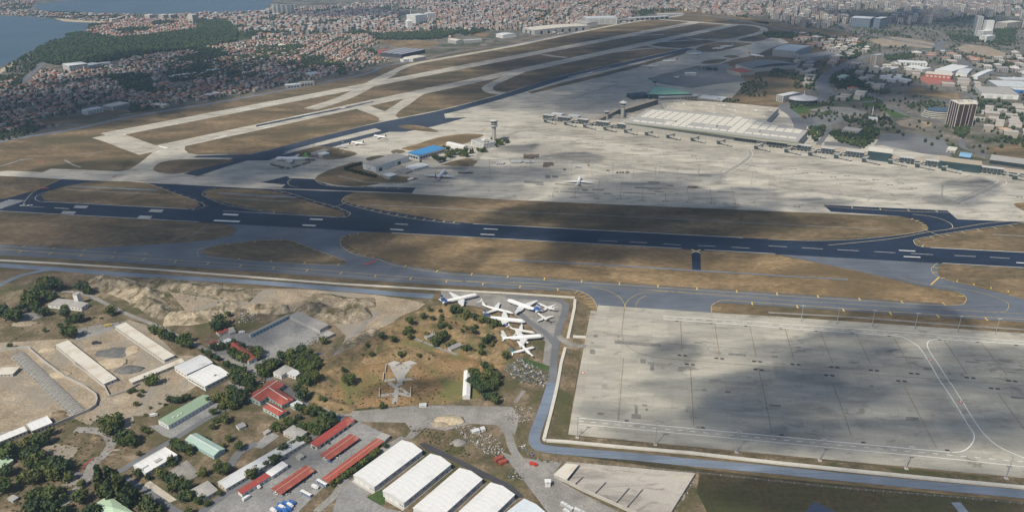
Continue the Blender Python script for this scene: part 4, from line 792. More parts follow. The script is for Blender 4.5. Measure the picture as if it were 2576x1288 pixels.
# the row of white fabric warehouses
WIN_W=plain('warehouse_louvre',(0.10,0.11,0.115),0.6)
W_ware=plain('warehouse_wall',(0.58,0.585,0.58),0.6,var=0.06,grime=(0.48,0.48,0.47))
def warehouse(label,p,right=True):
 c,ang,L,W=rect(*T(1,3,*p),6.2);o=tag(empty('warehouse',c,ang),label,'warehouse','white warehouses in a row')
 wall_mesh('gable',L,W,6.2,2.8).obj('wall',W_ware,o)
 roof_mesh('gable',L,W,6.25,2.8,0.35,0.2).obj('roof',R_white,o)
 for k,nx,ny,hd,ln,vis in sides(L,W,ang,c):
  if k in(0,2)and vis:
   for s in(-0.72,-0.5,-0.18,0.02,0.36,0.62):wall_piece('window',o,WIN_W,k,L,W,s*L/2-2.4,s*L/2+2.4,2.6,3.7)
   wall_piece('door',o,W_glass,k,L,W,0.82*L/2-0.6,0.82*L/2+0.6,0.05,2.3)
   for q in range(9):wall_piece('pilaster',o,W_ware,k,L,W,-L/2+0.5+q*(L-1)/8-0.15,-L/2+0.5+q*(L-1)/8+0.15,0.0,6.0,0.2)
  if k in(1,3)and vis:
   for s in(-0.35,0.25,0.68):wall_piece('door',o,W_white,k,L,W,s*W/2-1.9,s*W/2+1.9,0.05,3.6,0.12)
   for s in(-0.86,-0.66):wall_piece('window',o,WIN_W,k,L,W,s*W/2-0.6,s*W/2+0.6,1.2,2.6)
 piece('kerb_slab',o,W_conc,-L/2-2.4,L/2+1.0,-W/2-1.0,W/2+1.0,0,0.25)
 return o
warehouse('white gabled warehouse next to the red carport fence',((978,915),(1465,565),(1670,668)))
warehouse('white gabled warehouse with a green lawn plot before its gable',((1272,1075),(1752,702),(1965,800)))
warehouse('white gabled warehouse second from the paved lot corner',((1578,1245),(2045,845),(2275,955)))
warehouse('white gabled warehouse beside the last bend of the paved lot',((1930,1382),(2358,992),(2600,1110)))
building('metal_shed','bluish white ribbed metal shed by the container row','shed',*T(2,3,(-230,1420),(118,1155),(385,1285)),5.5,'gable',2.2,W_white,ribbed('roof_bluish_metal',(0.60,0.66,0.70),1.0,0.1,0,0.35,0.1),None)
# unfinished concrete-walled compound
cp=tag(empty('walled_compound',G(*T(2,3,(1100,1030)))),'unfinished roofless concrete compound with low partition walls','compound')
_off=cp.location
def wall_seg(parent,a,b_,th,h,mat,off,name='wall'):
 A,B=G(*a)-off,G(*b_)-off;mb=MB();d=(B-A);d.z=0;n2=Vector((-d.y,d.x,0)).normalized()*(th/2)
 mb.prism([A+n2,A-n2,B-n2,B+n2]if True else[],0,h);return mb.obj(name,mat,parent)
for a,b_ in(((420,935),(545,815)),((545,815),(1830,930)),((1830,930),(1580,1330)),((420,935),(700,1075)),((700,1075),(1150,1275)),((1150,1275),(1300,1340))):wall_seg(cp,T(2,3,a),T(2,3,b_),0.6,3.6,W_conc,_off)
for a,b_ in(((620,1035),(705,950)),((825,1120),(935,1005)),((1035,1215),(1170,1065)),((1140,1265),(1305,1075))):wall_seg(cp,T(2,3,a),T(2,3,b_),0.5,3.2,W_conc,_off,'partition')
_P=[G(*q,3.6)-_off for q in T(2,3,(540,800),(668,812),(545,965),(415,912))]
mb=MB();mb.prism([(p.x,p.y)for p in(_P[3],_P[2],_P[1],_P[0])],3.62,4.0);mb.obj('roof',R_cream,cp)
# boundary walls of the works site
def long_wall(label,pts,th,h,mat,name='boundary_wall',cat='wall',smooth=False,panel=None):
 P=path_pts(pts,smooth);o=tag(empty(name,P[0]),label,cat);off=P[0]
 for a,b_ in zip(P,P[1:]):
  d=b_-a;nn=Vector((-d.y,d.x,0)).normalized()*(th/2);mb=MB();A,B=a-off,b_-off
  k=d.normalized()*(0.02)
  mb.prism([A+nn,A-nn,B-nn-k,B+nn-k],0,h);mb.obj('wall_section',mat,o)
 return o
long_wall('grey concrete retaining wall round the works site with curved corner',T(0,3,(-300,560),(300,480),(560,420),(720,350),(900,275),(965,230),(985,170),(970,120),(860,40),(660,-60),(480,-190),(285,-355))+[T(0,2,(0,950)),T(0,2,(-400,1060))],0.8,3.4,W_conc)
long_wall('grey concrete wall below the cream barrack with bent corner',[T(0,2,q)for q in((740,1085),(1040,1290))]+T(0,3,(1105,135),(1290,75),(1400,10)),0.8,2.8,W_conc)
# perimeter walls of the airfield
long_wall('pale concrete perimeter wall between the service road and the lower taxiway',[(-200,644),(0,656),(150,664),(400,680),(644,699),(850,715),(1090,729),(1300,740),(1446,750)],2.6,1.6,plain('perimeter_concrete',(0.56,0.54,0.48),0.9,var=0.15,scale=0.3,grime=(0.42,0.40,0.35)))
MP=MATS['perimeter_concrete']
long_wall('pale concrete perimeter wall beside the parked airliners',T(2,2,(630,440),(625,520),(600,640),(558,830)),3.6,1.6,MP)
long_wall('short stub of pale concrete wall at the big apron gate',T(2,2,(610,812),(742,818)),5.0,1.2,MP)
long_wall('pale concrete perimeter wall following the edge of the big apron',T(2,2,(532,925),(490,1080),(455,1288))+T(2,3,(420,160),(370,360),(318,560),(340,575),(520,585),(1100,640),(1800,700),(2576,790),(3400,875),(4400,975),(5144,1045),(6400,1170)),3.4,1.6,MP)
# skeleton of a barrel-vaulted hall
c,ang,L,W=rect(*[T(0,2,(100,1010)),T(0,3,(715,330)),T(0,3,(865,262))],1.0)
sk=tag(empty('truss_hall',c,ang),'unfinished hall of grey steel roof trusses on bare ground','hall')
nb=22
for i in range(nb+1):
 x=-L/2+i*L/nb;mb=MB();pr=[]
 for q in range(9):t=-1+q/4;pr.append(Vector((x,t*W/2,0.4+3.2*(1-t*t)**0.7 if abs(t)<1 else 0.2)))
 for a,b_ in zip(pr,pr[1:]):mb.bar(a,b_,0.5)
 for a in pr[1:-1:2]:mb.bar(a,(x,a.y*0.5,0.4),0.15)
 mb.obj('truss',M_steel,sk)
for t in(-0.9,-0.6,-0.3,0,0.3,0.6,0.9):
 z_=0.4+3.2*(1-t*t)**0.7+0.2;mb=MB();mb.bar((-L/2,t*W/2,z_),(L/2,t*W/2,z_),0.22);mb.obj('purlin',M_steel,sk)
mb=MB();mb.box(-L/2,L/2,-W/2+0.5,W/2-0.5,0.2,0.45);mb.obj('floor_slab',ground_mat('works_slab',[(0.30,0.28,0.25),(0.38,0.355,0.31),(0.45,0.42,0.36)],0.2,0.6),sk)
# ------------------------------------------------------------------ aircraft
A_white=plain('aircraft_white',(0.78,0.78,0.77),0.35,var=0.05,scale=0.3,spec=0.5)
A_dull=plain('aircraft_dull_white',(0.62,0.61,0.58),0.5,var=0.12,scale=0.3,grime=(0.45,0.43,0.40))
A_wing=plain('wing_grey',(0.60,0.61,0.615),0.4,var=0.08,scale=0.3)
A_blue=plain('aircraft_blue',(0.035,0.09,0.30),0.35,var=0.1,scale=0.3,spec=0.5)
A_red=plain('aircraft_red',(0.42,0.05,0.045),0.4,var=0.08)
A_green=plain('aircraft_green',(0.16,0.42,0.06),0.4,var=0.1)
A_black=plain('aircraft_dark',(0.05,0.04,0.045),0.4,var=0.1)
A_teal=plain('aircraft_teal',(0.09,0.36,0.50),0.4,var=0.1)
A_metal=plain('engine_metal',(0.28,0.28,0.29),0.4,0.5)
A_tyre=plain('tyre',(0.025,0.025,0.026),0.9)
def airfoil(mb,r0,t0,c0,c1,th0,th1,vertical=False):
 """a wing panel from root leading edge r0 to tip leading edge t0, chords run towards the tail"""
 def ring(p,c,th):
  pts=[(0,0),(0.12,0.5),(0.4,0.5),(1.0,0.05),(0.4,-0.4),(0.12,-0.4)]
  return[(p[0]-a*c,p[1]+(b_*th if vertical else 0),p[2]+(0 if vertical else b_*th))for a,b_ in pts]
 mb.loft([ring(r0,c0,th0),ring(t0,c1,th1)])
def plane(label,nose,tail,Rf,span,fin=None,body=None,tailbody=None,engines='two',ttail=False,high=False,length=None,group=None,text=None,noseless=False,wings=True,stripe=None,finh=None,hump=False,wingm=None,cat='airliner',deck=None,upswept=1.0):
 zc=Rf+(1.9 if not high else 1.3)
 Nn,Tt=G(*nose,zc),G(*tail,zc+Rf*0.3);d=Nn-Tt;d.z=0;L=length or d.length;d.normalize()
 mid=(Nn+Tt)/2;o=tag(empty('airliner' if cat=='airliner' else 'propeller_plane',(mid.x,mid.y,deck or 0.2),math.atan2(d.y,d.x)),label,cat,group)
 body=body or A_white;fin=fin or body;K=14
 prof=[(0.0,0.02,-0.28),(0.008,0.28,-0.24),(0.03,0.58,-0.14),(0.07,0.86,-0.05),(0.12,1.0,0),(0.35,1.0,0),(0.62,1.0,0),(0.74,0.92,0.05),(0.84,0.68,0.22),(0.93,0.38,0.42),(0.99,0.14,0.55),(1.0,0.06,0.56)]
 mb=MB();rings=[]
 for t,r_,dz in prof:
  hz=1.0;ring=[]
  for q in range(K):
   a=2*math.pi*q/K;yy,zz_=Rf*r_*math.cos(a),Rf*r_*math.sin(a)
   if hump and 0.04<t<0.36 and zz_>0:zz_*=1.32 if t<0.3 else 1.15
   ring.append((L/2-t*L,yy,zc+zz_+dz*Rf*upswept))
  rings.append(ring)
 mb.loft(rings)
 if tailbody:
  nk=K*(len(rings)-1)
  for fi in range(nk):
   if fi//K>=8 or(fi//K==7 and 7<=fi%K<=13):mb.m[fi]=1
 mb.obj('fuselage',[body,tailbody or body],o,smooth=True)
 # cockpit glazing and cabin windows
 mb=MB()
 for s in(-1,1):mb.face([(L/2-0.035*L,s*Rf*0.1,zc+Rf*0.46),(L/2-0.038*L,s*Rf*0.52,zc+Rf*0.30),(L/2-0.06*L,s*Rf*0.72,zc+Rf*0.42),(L/2-0.055*L,s*Rf*0.16,zc+Rf*0.68)][::s])
 mb.obj('cockpit_window',W_glass,o)
 for s in(-1,1):
  mb=MB();nwn=int(L*0.55/1.6)
  for i in range(nwn):
   x=L*0.36-i*1.6;mb.face([(x,s*(Rf*0.985),zc+Rf*0.2),(x-0.5,s*(Rf*0.985),zc+Rf*0.2),(x-0.5,s*(Rf*0.955),zc+Rf*0.34),(x,s*(Rf*0.955),zc+Rf*0.34)][::-s])
  mb.obj('window_row',W_glass,o)
  if stripe:
   mb=MB();mb.box(-L*0.2,L*0.32,s*Rf*1.005-0.02,s*Rf*1.005+0.02,zc-Rf*0.1,zc+Rf*0.1,bottom=True);mb.obj('stripe',stripe,o)
   # wings
 wm_=wingm or A_wing;rc=L*0.19 if not high else L*0.11;tc=rc*0.32 if not high else rc*0.6
 zr=zc-Rf*0.62 if not high else zc+Rf*0.92;sw=0.52 if not high else 0.04
 if ttail:rc,xr,sw=L*0.15,L*0.0,0.42
 xr=L*0.12 if not ttail else L*0.02
 if high:xr=L*0.14
 for s in(-1,1):
  if not wings:break
  mb=MB();y0,y1=s*Rf*0.5,s*span/2;xt=xr-(span/2-Rf)*sw
  airfoil(mb,(xr,y0,zr),(xt,y1,zr+(span*0.045 if not high else span*0.005)),rc,tc,rc*0.12,tc*0.10)
  wo_=mb.obj('wing',wm_,o)
  mb=MB();ya,yb=s*span*0.12,s*span*0.34
  def we(y):f_=(abs(y)-Rf*0.5)/(span/2-Rf*0.5);return(xr+(xt-xr)*f_)-(rc+(tc-rc)*f_),zr+(span*0.045*f_ if not high else 0)
  (xa,za),(xb,zb)=we(ya),we(yb)
  mb.face([(xa+0.25,ya,za+0.1),(xa-0.9,ya,za-0.15),(xb-0.7,yb,zb-0.1),(xb+0.25,yb,zb+0.1)][::(1 if s<0 else-1)]);mb.obj('flap',A_wing,wo_)
  # tail
 fh=finh or span*0.17;xf=-L*0.36;zf=zc+Rf*0.75
 mb=MB();tipx=-L*0.455-(0.02*L if ttail else 0);airfoil(mb,(xf,0,zf),(tipx,0,zf+fh),L*0.125,L*0.06,Rf*0.22,Rf*0.12,True);fo=mb.obj('fin',fin,o)
 for s in(-1,1):
  mb=MB();hs=span*0.17;z_=zf+fh-0.2 if ttail else zc+Rf*0.42;x_=tipx-0.01*L if ttail else-L*0.40
  airfoil(mb,(x_,s*(0.1 if ttail else Rf*0.3),z_),(x_-hs*0.55,s*hs,z_+(0.1 if ttail else hs*0.08)),L*0.075 if not ttail else L*0.07,L*0.035,0.4,0.2);mb.obj('tailplane',fin if ttail and fin is not body else wm_,o)
  # engines
 E_={'two':[(span*0.17,L*0.115,zr-Rf*0.42,Rf*0.46)],'four':[(span*0.19,L*0.12,zr-Rf*0.28,Rf*0.40),(span*0.33,L*0.0,zr-Rf*0.02,Rf*0.40)],'rear':[(Rf*1.5,-L*0.24,zc+Rf*0.45,Rf*0.42)],'prop':[(span*0.17,xr+L*0.03,zr-0.1,Rf*0.34)],'none':[]}[engines]
 for y,x,z,r_ in E_:
  for s in(-1,1):
   mb=MB();ll=r_*4.2;rr=[]
   for t,k in((0,0.82),(0.08,1.0),(0.4,1.02),(0.75,0.85),(1.0,0.55)):rr.append([(x-t*ll,s*y+r_*k*math.cos(a*math.pi/5),z+r_*k*math.sin(a*math.pi/5))for a in range(10)])
   mb.loft(rr);eo=mb.obj('engine',tailbody if(tailbody and engines=='two')else body,o,smooth=True)
   mb=MB();mb.face([(x+0.03,s*y+r_*0.7*math.cos(a*math.pi/5),z+r_*0.7*math.sin(a*math.pi/5))for a in range(10)]);mb.obj('intake',A_tyre,eo)
   if engines!='rear' and not high:
    mb=MB();mb.box(x-ll*0.8,x-ll*0.2,s*y-0.15,s*y+0.15,z+r_*0.7,max(zr+0.4,z+r_*1.3));mb.obj('pylon',wm_,eo)
   if engines=='prop':
    mb=MB()
    for q in range(4):a=q*math.pi/2+0.4;mb.bar((x+0.3,s*y,z),(x+0.3,s*y+2.0*math.cos(a),z+2.0*math.sin(a)),0.3,0.08)
    mb.obj('propeller',A_tyre,eo)
    # landing gear
 for x,y in((L*0.38,0),(-L*0.03,Rf*1.0),(-L*0.03,-Rf*1.0)):
  mb=MB();mb.tube((x,y,0.5),(x,y,zc-Rf*0.8),0.22);go=mb.obj('landing_gear',A_metal,o)
  for s in(-0.45,0.45):
   mb=MB();mb.tube((x,y+s-0.15,0.55),(x,y+s+0.15,0.55),0.55,k=10);mb.obj('wheel',A_tyre,go)
 if text:
  for txt,where,size,mat in text:
   for s in(-1,1):
    cu=bpy.data.curves.new('lettering','FONT');cu.body=txt;cu.size=size;cu.align_x='CENTER';cu.align_y='CENTER';cu.extrude=0.01;cu.materials.append(mat)
    cu=text_mesh(cu)
    if where=='fin':q=link('lettering',cu,fo,loc=(-L*0.485+0.02*L,s*(Rf*0.22*0.5+0.1),zf+fh*0.58));q.rotation_euler=(R(90),R(-28)*(-s)if False else 0,0 if s<0 else R(180))
    else:q=link('lettering',cu,o,loc=(L*where,s*(Rf*1.0+0.06),zc+Rf*0.12));q.rotation_euler=(R(90),0,0 if s<0 else R(180))
 return o
TC=lambda x,y:(1082.8+x*0.15012,721.8+y*0.15012)
C5=lambda x,y:(676.7+0.15012*x,335.1+0.15012*y)
C6=lambda x,y:(1031.2+0.15012*x,283.6+0.15012*y)
A_let=plain('white_lettering',(0.8,0.8,0.8),0.5)
bea=dict(Rf=2.8,span=44.8,fin=A_blue,tailbody=A_blue,text=(('BEA','fin',3.3,A_let),),finh=8.6)
plane('white airliner with blue tail parked alone on the strip below the perimeter wall',TC(785,128),TC(195,250),length=53,**bea)
plane('white airliner with blue tail resting against the bushes of the bank',TC(1585,580),TC(900,500),length=53,**bea)
plane('white airliner with blue tail and its nose pointing at the perimeter wall',TC(1312,225),TC(1800,395),length=53,**bea)
plane('all-white airliner with one engine missing beside the wooded bank',TC(1865,822),TC(1222,862),2.8,44.8,length=50,finh=9.5)
plane('white T-tailed airliner without engines behind the blue-tailed one',TC(1385,442),TC(862,305),1.7,33,engines='none',ttail=True,finh=5.2)
plane('white fuselage without tail squeezed between two big airliners',TC(1755,772),TC(1325,692),1.7,30,engines='none',ttail=True,finh=3.0,body=A_dull)
plane('small T-tailed jet with swept wings under the blue tail',TC(1792,272),TC(2075,388),1.5,26,engines='rear',ttail=True,finh=4.0,body=A_dull)
plane('small broken T-tailed jet with dark burnt tail',TC(1785,432),TC(1990,572),1.4,25,engines='rear',ttail=True,finh=3.4,body=A_dull,fin=A_black,tailbody=A_black)
plane('white high-winged propeller plane with teal fin beside the rubbish dump',TC(1750,1008),TC(1345,1112),1.7,38,engines='prop',high=True,fin=A_teal,finh=5.5,body=A_white,wingm=A_white,cat='propeller plane')
plane('huge white four-engined freighter with green tail at the cargo stand',C5(100,432),C5(640,422),3.3,62,engines='four',hump=True,fin=A_green,finh=9.8,text=(('ACT',0.25,3.2,plain('grey_lettering',(0.22,0.26,0.28),0.6)),),deck=0.5)
plane('white jet with black tail standing beside a grey gutted one',C5(1380,148),C5(1592,182),2.0,34,fin=A_black,finh=6.0,deck=0.5)
plane('white jet with black tail parked next to a cluster of trolleys',C5(1755,42),C5(1968,76),2.0,34,fin=A_black,finh=6.0,deck=0.5)
plane('gutted grey jet with black tail under a light mast',C5(1178,232),C5(1320,205),1.9,30,fin=A_black,finh=5.6,body=A_dull,deck=0.5,length=34)
plane('white four-engined freighter with red tail seen from behind',C6(585,975),C6(440,1110),3.3,62,engines='four',hump=True,fin=A_red,finh=9.8,tailbody=A_red,text=(('KALITTA AIR',0.12,2.6,plain('dark_lettering',(0.12,0.13,0.16),0.6)),),deck=0.5,length=68)
plane('white twin-engined airliner with dark engines alone on the main apron',T(2,1,(680,490)),T(2,1,(658,570)),2.8,56,body=A_white,finh=9.0,deck=0.5,length=53)
far=dict(deck=0.5)
plane('pale airliner with grey tail on the far taxi lane',T(2,0,(1295,665)),T(2,0,(1462,668)),2.8,54,finh=8.5,body=A_dull,**far)
plane('white airliner with red tail on the far taxi lane',T(2,0,(1508,616)),T(2,0,(1662,612)),2.8,54,fin=A_red,finh=8.5,**far)
plane('white airliner with dark blue tail on the far taxi lane',T(2,0,(1776,546)),T(2,0,(1918,538)),2.6,48,fin=A_blue,finh=8.0,**far)
plane('plain white airliner overlapping another on the far ramp',T(2,0,(2008,492)),T(2,0,(2132,486)),2.6,46,finh=8.0,**far)
plane('white airliner with bright blue tail on the far ramp',T(2,0,(2088,472)),T(2,0,(2222,464)),2.6,46,fin=A_teal,finh=8.0,**far)
plane('white airliner with red tail beside the dark barrel hangar',T(2,0,(2532,572)),T(2,0,(2378,548)),2.6,46,fin=A_red,finh=8.0,**far)
plane('small white plane alone on the dim ramp behind the green-roofed hall',T(2,0,(1622,778)),T(2,0,(1672,784)),1.5,26,high=True,engines='prop',finh=5,wingm=A_white,cat='propeller plane',**far)
plane('small white plane rolling on the dark parallel taxiway',T(2,0,(762,742)),T(2,0,(800,734)),1.4,24,finh=4.6,**far)
for i,(a,b_,lab)in enumerate((((400,330),(440,326),'white jet outside the big lettered hangar'),((450,345),(520,330),'white jet with its tail towards the big lettered hangar'),((1025,238),(1065,234),'small white jet first in the line before the long grey hangars'),((1095,228),(1145,222),'small white jet second in the line before the long grey hangars'),((1150,218),(1190,213),'small white jet third in the line before the long grey hangars'),((1200,212),(1245,207),'small white jet fourth in the line before the long grey hangars'))):
 plane(lab,T(2,0,a),T(2,0,b_),2.0,34,finh=5.5,engines='two')
 # ------------------------------------------------------------------ passenger terminal
W_band=plain('pale_cladding',(0.50,0.50,0.485),0.6,var=0.1,scale=0.3)
W_frame=plain('weathered_frame',(0.33,0.32,0.29),0.8,var=0.15,scale=0.3)
R_panel=plain('roof_light_panel',(0.62,0.595,0.52),0.5,var=0.06,scale=0.2,grime=(0.55,0.53,0.47))
R_hall=plain('hall_roof_grey',(0.36,0.355,0.34),0.8,var=0.12,scale=0.2)
R_deck=slab_mat('parking_deck',(0.47,0.435,0.36),(0.34,0.315,0.26),(9,9),-RW,0.35,0.07,band=60)
C2=lambda x,y:(1321.2+0.15012*x,193.35+0.15012*y)
C3=lambda x,y:(1675.7+0.15012*x,244.9+0.15012*y)
PO=Vector((80,1891,0));PA=math.atan2(1370-1891,985-80);PU=Vector((math.cos(PA),math.sin(PA),0));PV=Vector((-PU.y,PU.x,0))
def sv(p,z=12.0):q=G(*p,z)-PO;return q.dot(PU),q.dot(PV)
term=tag(empty('terminal_pier',(PO.x,PO.y,0.4),PA),'long low passenger pier with dark glass lounges and pale bands facing the apron','terminal')
PL=1290.0
mb=MB();mb.box(0,PL,3,27,0,9.0);mb.obj('wall',W_frame,term)
mb=MB();mb.box(-0.6,PL+0.6,2.4,27.6,9.05,9.5,bottom=True);mb.obj('roof',R_gravel,term)
LOUNGE=[C2(280,640),C2(460,660),C2(520,675),C2(750,685),C2(860,710),C2(1045,722),C2(1165,748),C2(1400,762),C2(1530,785),C2(1705,797),C2(1845,822),C2(2090,838),C2(2225,870),C2(2470,890),C3(190,560),C3(505,585),C3(650,618),C3(925,640),C3(1130,675),C3(1520,708),C3(1690,735),C3(2030,765),C3(2200,795),C3(2425,820)]+T(3,1,(290,180),(425,187),(525,207),(660,215),(775,232),(960,245),(1325,275),(1470,290),(1590,300),(1740,318),(2110,370),(2365,388))
seen=[]
for i in range(0,len(LOUNGE),2):
 s0,s1=sv(LOUNGE[i],14)[0],sv(LOUNGE[i+1],14)[0]
 if any(abs((s0+s1)/2-a)<18 for a in seen):continue
 seen.append((s0+s1)/2);lo=piece('lounge',term,W_glass,s0,s1,0.5,12,5.6,12.4)
 piece('lounge_roof',term,W_band,s0-0.5,s1+0.5,-0.2,12.5,12.42,13.0)
 for q in range(int((s1-s0)/6)):piece('mullion',term,W_frame,s0+3+q*6-0.2,s0+3+q*6+0.2,0.3,0.5,5.7,12.3)
for s0 in range(0,int(PL)-58,60):
 piece('floor_band',term,W_band,s0+0.2,s0+59.8,1.6,3.0,4.3,5.4);piece('window_strip',term,W_glass,s0+2,s0+58,2.7,2.98,5.5,8.2)
 piece('floor_band',term,W_band,s0+0.3,s0+59.7,2.0,2.98,8.3,9.0)
 for q in range(7):piece('ground_bay',term,W_glass,s0+3+q*8,s0+9.4+q*8,2.8,2.99,0.2,3.8)
s1=sv(T(3,1,(1110,255)),22)[0]
piece('control_block',term,W_tglass,s1-22,s1+22,-3,20,0,19);piece('control_roof',term,R_panel,s1-23,s1+23,-3.8,30,19.02,20)
s1=sv(T(3,1,(1930,350)),18)[0]
piece('gate_hall',term,W_tglass,s1-36,s1+36,-3,1.5,0.1,16);piece('gate_roof',term,R_gravel,s1-37,s1+37,-3.5,30,16.02,16.8)
for(a,b_)in((C2(420,620),C2(590,640)),(C2(700,650),C2(880,670))):
 s0,s1=sv(a,16)[0],sv(b_,16)[0];piece('roof_house',term,W_band,s0,s1,14,30,9.5,14.5);piece('white_roof',term,R_white,s0-0.6,s1+0.6,13.4,30.6,14.52,15.1)
 # jet bridges
def jet_bridge(p,label_i):
 q=G(*p);d=(q-PO);s,v_=d.dot(PU),d.dot(PV);o=tag(empty('jet_bridge',(q.x,q.y,0.4),PA),'grey boarding bridge with teal rotunda reaching out from the pier','jet bridge','boarding bridges along the pier')
 piece('rotunda',o,W_tglass,-4,4,-3.5,3.5,3.0,8.5);piece('rotunda_roof',o,W_frame,-4.4,4.4,-3.9,3.9,8.52,9.0)
 for x in(-2.8,2.8):
  for y in(-2.4,2.4):piece('leg',o,M_dsteel,x-0.35,x+0.35,y-0.35,y+0.35,0,2.98)
 ln=max(6.0,-v_+1.5);mb=MB();mb.bar((2,3.4,6.0),(7,ln,6.6),3.4,3.6);mb.obj('fixed_walkway',W_conc,o)
 mb=MB();mb.bar((4.0,-1,5.6),(17,-5,5.0),3.2,3.2);mb.obj('tunnel',W_frame,o)
 mb=MB();mb.bar((15.5,-4.6,5.1),(28,-8.4,4.6),2.7,2.8);mb.obj('inner_tunnel',W_grey,o)
 piece('cabin',o,W_conc,27,31.5,-11,-6.5,2.6,6.4)
 for y in(-9.5,-6.0):piece('wheel_column',o,M_dsteel,21.6,22.6,y-0.4,y+0.4,0,4.2)
JB=[C2(345,775),C2(680,815),C2(1000,858),C2(1340,898),C2(1685,945),C2(2035,988),C2(2395,1034),C3(440,740),C3(880,792),C3(1505,876),C3(2010,932),C3(2410,985)]+T(3,1,(675,308),(955,345),(1220,362),(1490,398),(1755,432),(2470,520))
for i,p in enumerate(JB):jet_bridge(p,i)
# main hall with its field of roof lights
HC=[C2(1690,770),C3(2215,742),C3(2375,565),C3(1960,480),C3(1380,340),C3(0,205),C2(2060,540)]
HP=[sv(p,20)for p in HC]
hall=tag(empty('terminal_hall',(PO.x,PO.y,0.4),PA),'huge terminal hall with a field of pale roof light panels','terminal')
mb=MB();mb.prism(HP,0,19.0);mb.obj('wall',W_frame,hall)
mb=MB();mb.prism([(x,y)for x,y in HP],19.02,20.0);mb.obj('roof',R_hall,hall)
fa,fb=HP[0],HP[1]
wall_y=(fa[1]+fb[1])/2
ncol,pw=20,(fb[0]-fa[0]-16)/20.0
dp=18.0
def inside(x,y,poly):
 r_=False
 for i in range(len(poly)):
  (x0,y0),(x1,y1)=poly[i],poly[i-1]
  if(y0>y)!=(y1>y)and x<(x1-x0)*(y-y0)/(y1-y0)+x0:r_=not r_
 return r_
_pm=MB();_pm.face([(-0.5,-0.5,0.0),(0.5,-0.5,0.0),(0.5,0,1),(-0.5,0,1)]);_pm.face([(-0.5,0,1),(0.5,0,1),(0.5,0.5,0),(-0.5,0.5,0)])
_pm.face([(0.5,-0.5,0),(0.5,0.5,0),(0.5,0,1)]);_pm.face([(-0.5,0.5,0),(-0.5,-0.5,0),(-0.5,0,1)]);PANEL=_pm.mesh('roof_panel',R_panel)
for row in range(11):
 for col in range(ncol):
  x=fa[0]+8+(col+0.5)*pw;y=fa[1]+(fb[1]-fa[1])*(x-fa[0])/(fb[0]-fa[0])+9+row*dp
  strip_=2<=row<=3 and not(4<=col<=6 or 12<=col<=13)
  if strip_ or not all(inside(x+a*pw*0.55,y+b_*dp*0.6,HP)for a in(-1,1)for b_ in(-1,1)):continue
  link('roof_panel',PANEL,hall,loc=(x,y,20.02),scale=(pw*0.86,dp*0.9,1.1))
piece('canopy_edge',hall,plain('green_fascia',(0.20,0.23,0.16),0.6),fa[0]-4,fb[0]+6,wall_y-7,wall_y-3,17.5,19.4)
for x in(0.2,0.45,0.7):piece('roof_plant',hall,W_grey,fa[0]+(fb[0]-fa[0])*x,fa[0]+(fb[0]-fa[0])*x+26,wall_y+45,wall_y+58,20.02,23.5)
# multi-storey car park behind it
KP=[sv(p,17)for p in(C3(-30,200),C3(420,240),C3(1240,330),C3(1690,385),C3(1890,185),C3(1280,125),C3(600,75),C3(200,85),C3(-80,110))]
cpk=tag(empty('car_park_building',(PO.x,PO.y,0.4),PA),'broad beige car park deck behind the terminal hall','car park')
mb=MB();mb.prism(KP,0,16.4);mb.obj('wall',W_conc,cpk)
mb=MB();mb.prism([(x,y)for x,y in KP],16.42,17.0);mb.obj('roof_deck',R_deck,cpk)
for i in range(len(KP)):
 a,b_=Vector((*KP[i-1],0)),Vector((*KP[i],0));mb=MB();mb.bar(a+Vector((0,0,17.5)),b_+Vector((0,0,17.5)),0.5,1.0);mb.obj('parapet',W_conc,cpk)
 for lv in(4,8,12):mb=MB();mb.bar(a+Vector((0,0,lv)),b_+Vector((0,0,lv)),0.7,1.2);mb.obj('floor_edge',W_band,cpk)
random.seed(11)
for k in range(46):
 x,y=random.uniform(min(p[0]for p in KP),max(p[0]for p in KP)),random.uniform(min(p[1]for p in KP),max(p[1]for p in KP))
 if inside(x,y,KP)and inside(x+9,y+6,KP):piece('roof_hatch',cpk,random.choice((W_band,R_panel,W_conc)),x,x+random.uniform(4,9),y,y+random.uniform(2,5),17.02,17.02+random.uniform(0.8,2.2))
 # the second arm, swinging away behind the towers
building('passenger_wing','dark glazed terminal arm running back from the white dish tower','terminal',C2(1650,560),C2(2230,385),C2(2215,350),14,'flat',0,W_tglass,R_gravel,(9,0.5,11,1.5),W_band)
building('passenger_wing','low pier arm with gravel roof in front of the two round towers','terminal',C2(1170,748),C2(1560,560),C2(1500,545),9,'flat',0,W_frame,R_gravel,(8,6,2.4,4.5),W_glass)
building('link_bridge','narrow elevated walkway between the hall and the dish tower','walkway',C2(1660,605),C2(1850,655),C2(1870,630),10,'flat',0,W_band,R_gravel,(8,6,1.6,6),W_tglass)
gr=[G(*p,14)for p in(C2(2068,295),C2(2165,168),C2(2310,178),C2(2560,215),C2(2720,260),C2(2800,288),C2(2330,300))]
go_=tag(empty('green_roof_hall',(gr[0].x,gr[0].y,0.4)),'old terminal hall with sea-green fan-shaped roof','terminal')
gp=[(p.x-gr[0].x,p.y-gr[0].y)for p in gr]
mb=MB();mb.prism(gp if sum(gp[i-1][0]*gp[i][1]-gp[i][0]*gp[i-1][1]for i in range(len(gp)))>0 else gp[::-1],0,13.6);mb.obj('wall',W_tglass,go_)
R_sea=ribbed('roof_sea_green',(0.27,0.52,0.36),6.0,0.12,0,0.5,0.12)
mb=MB();ctr=Vector((sum(p[0]for p in gp)/len(gp),sum(p[1]for p in gp)/len(gp),19.0))
for i in range(len(gp)):mb.face([(*gp[i-1],13.62),(*gp[i],13.62),tuple(ctr)])
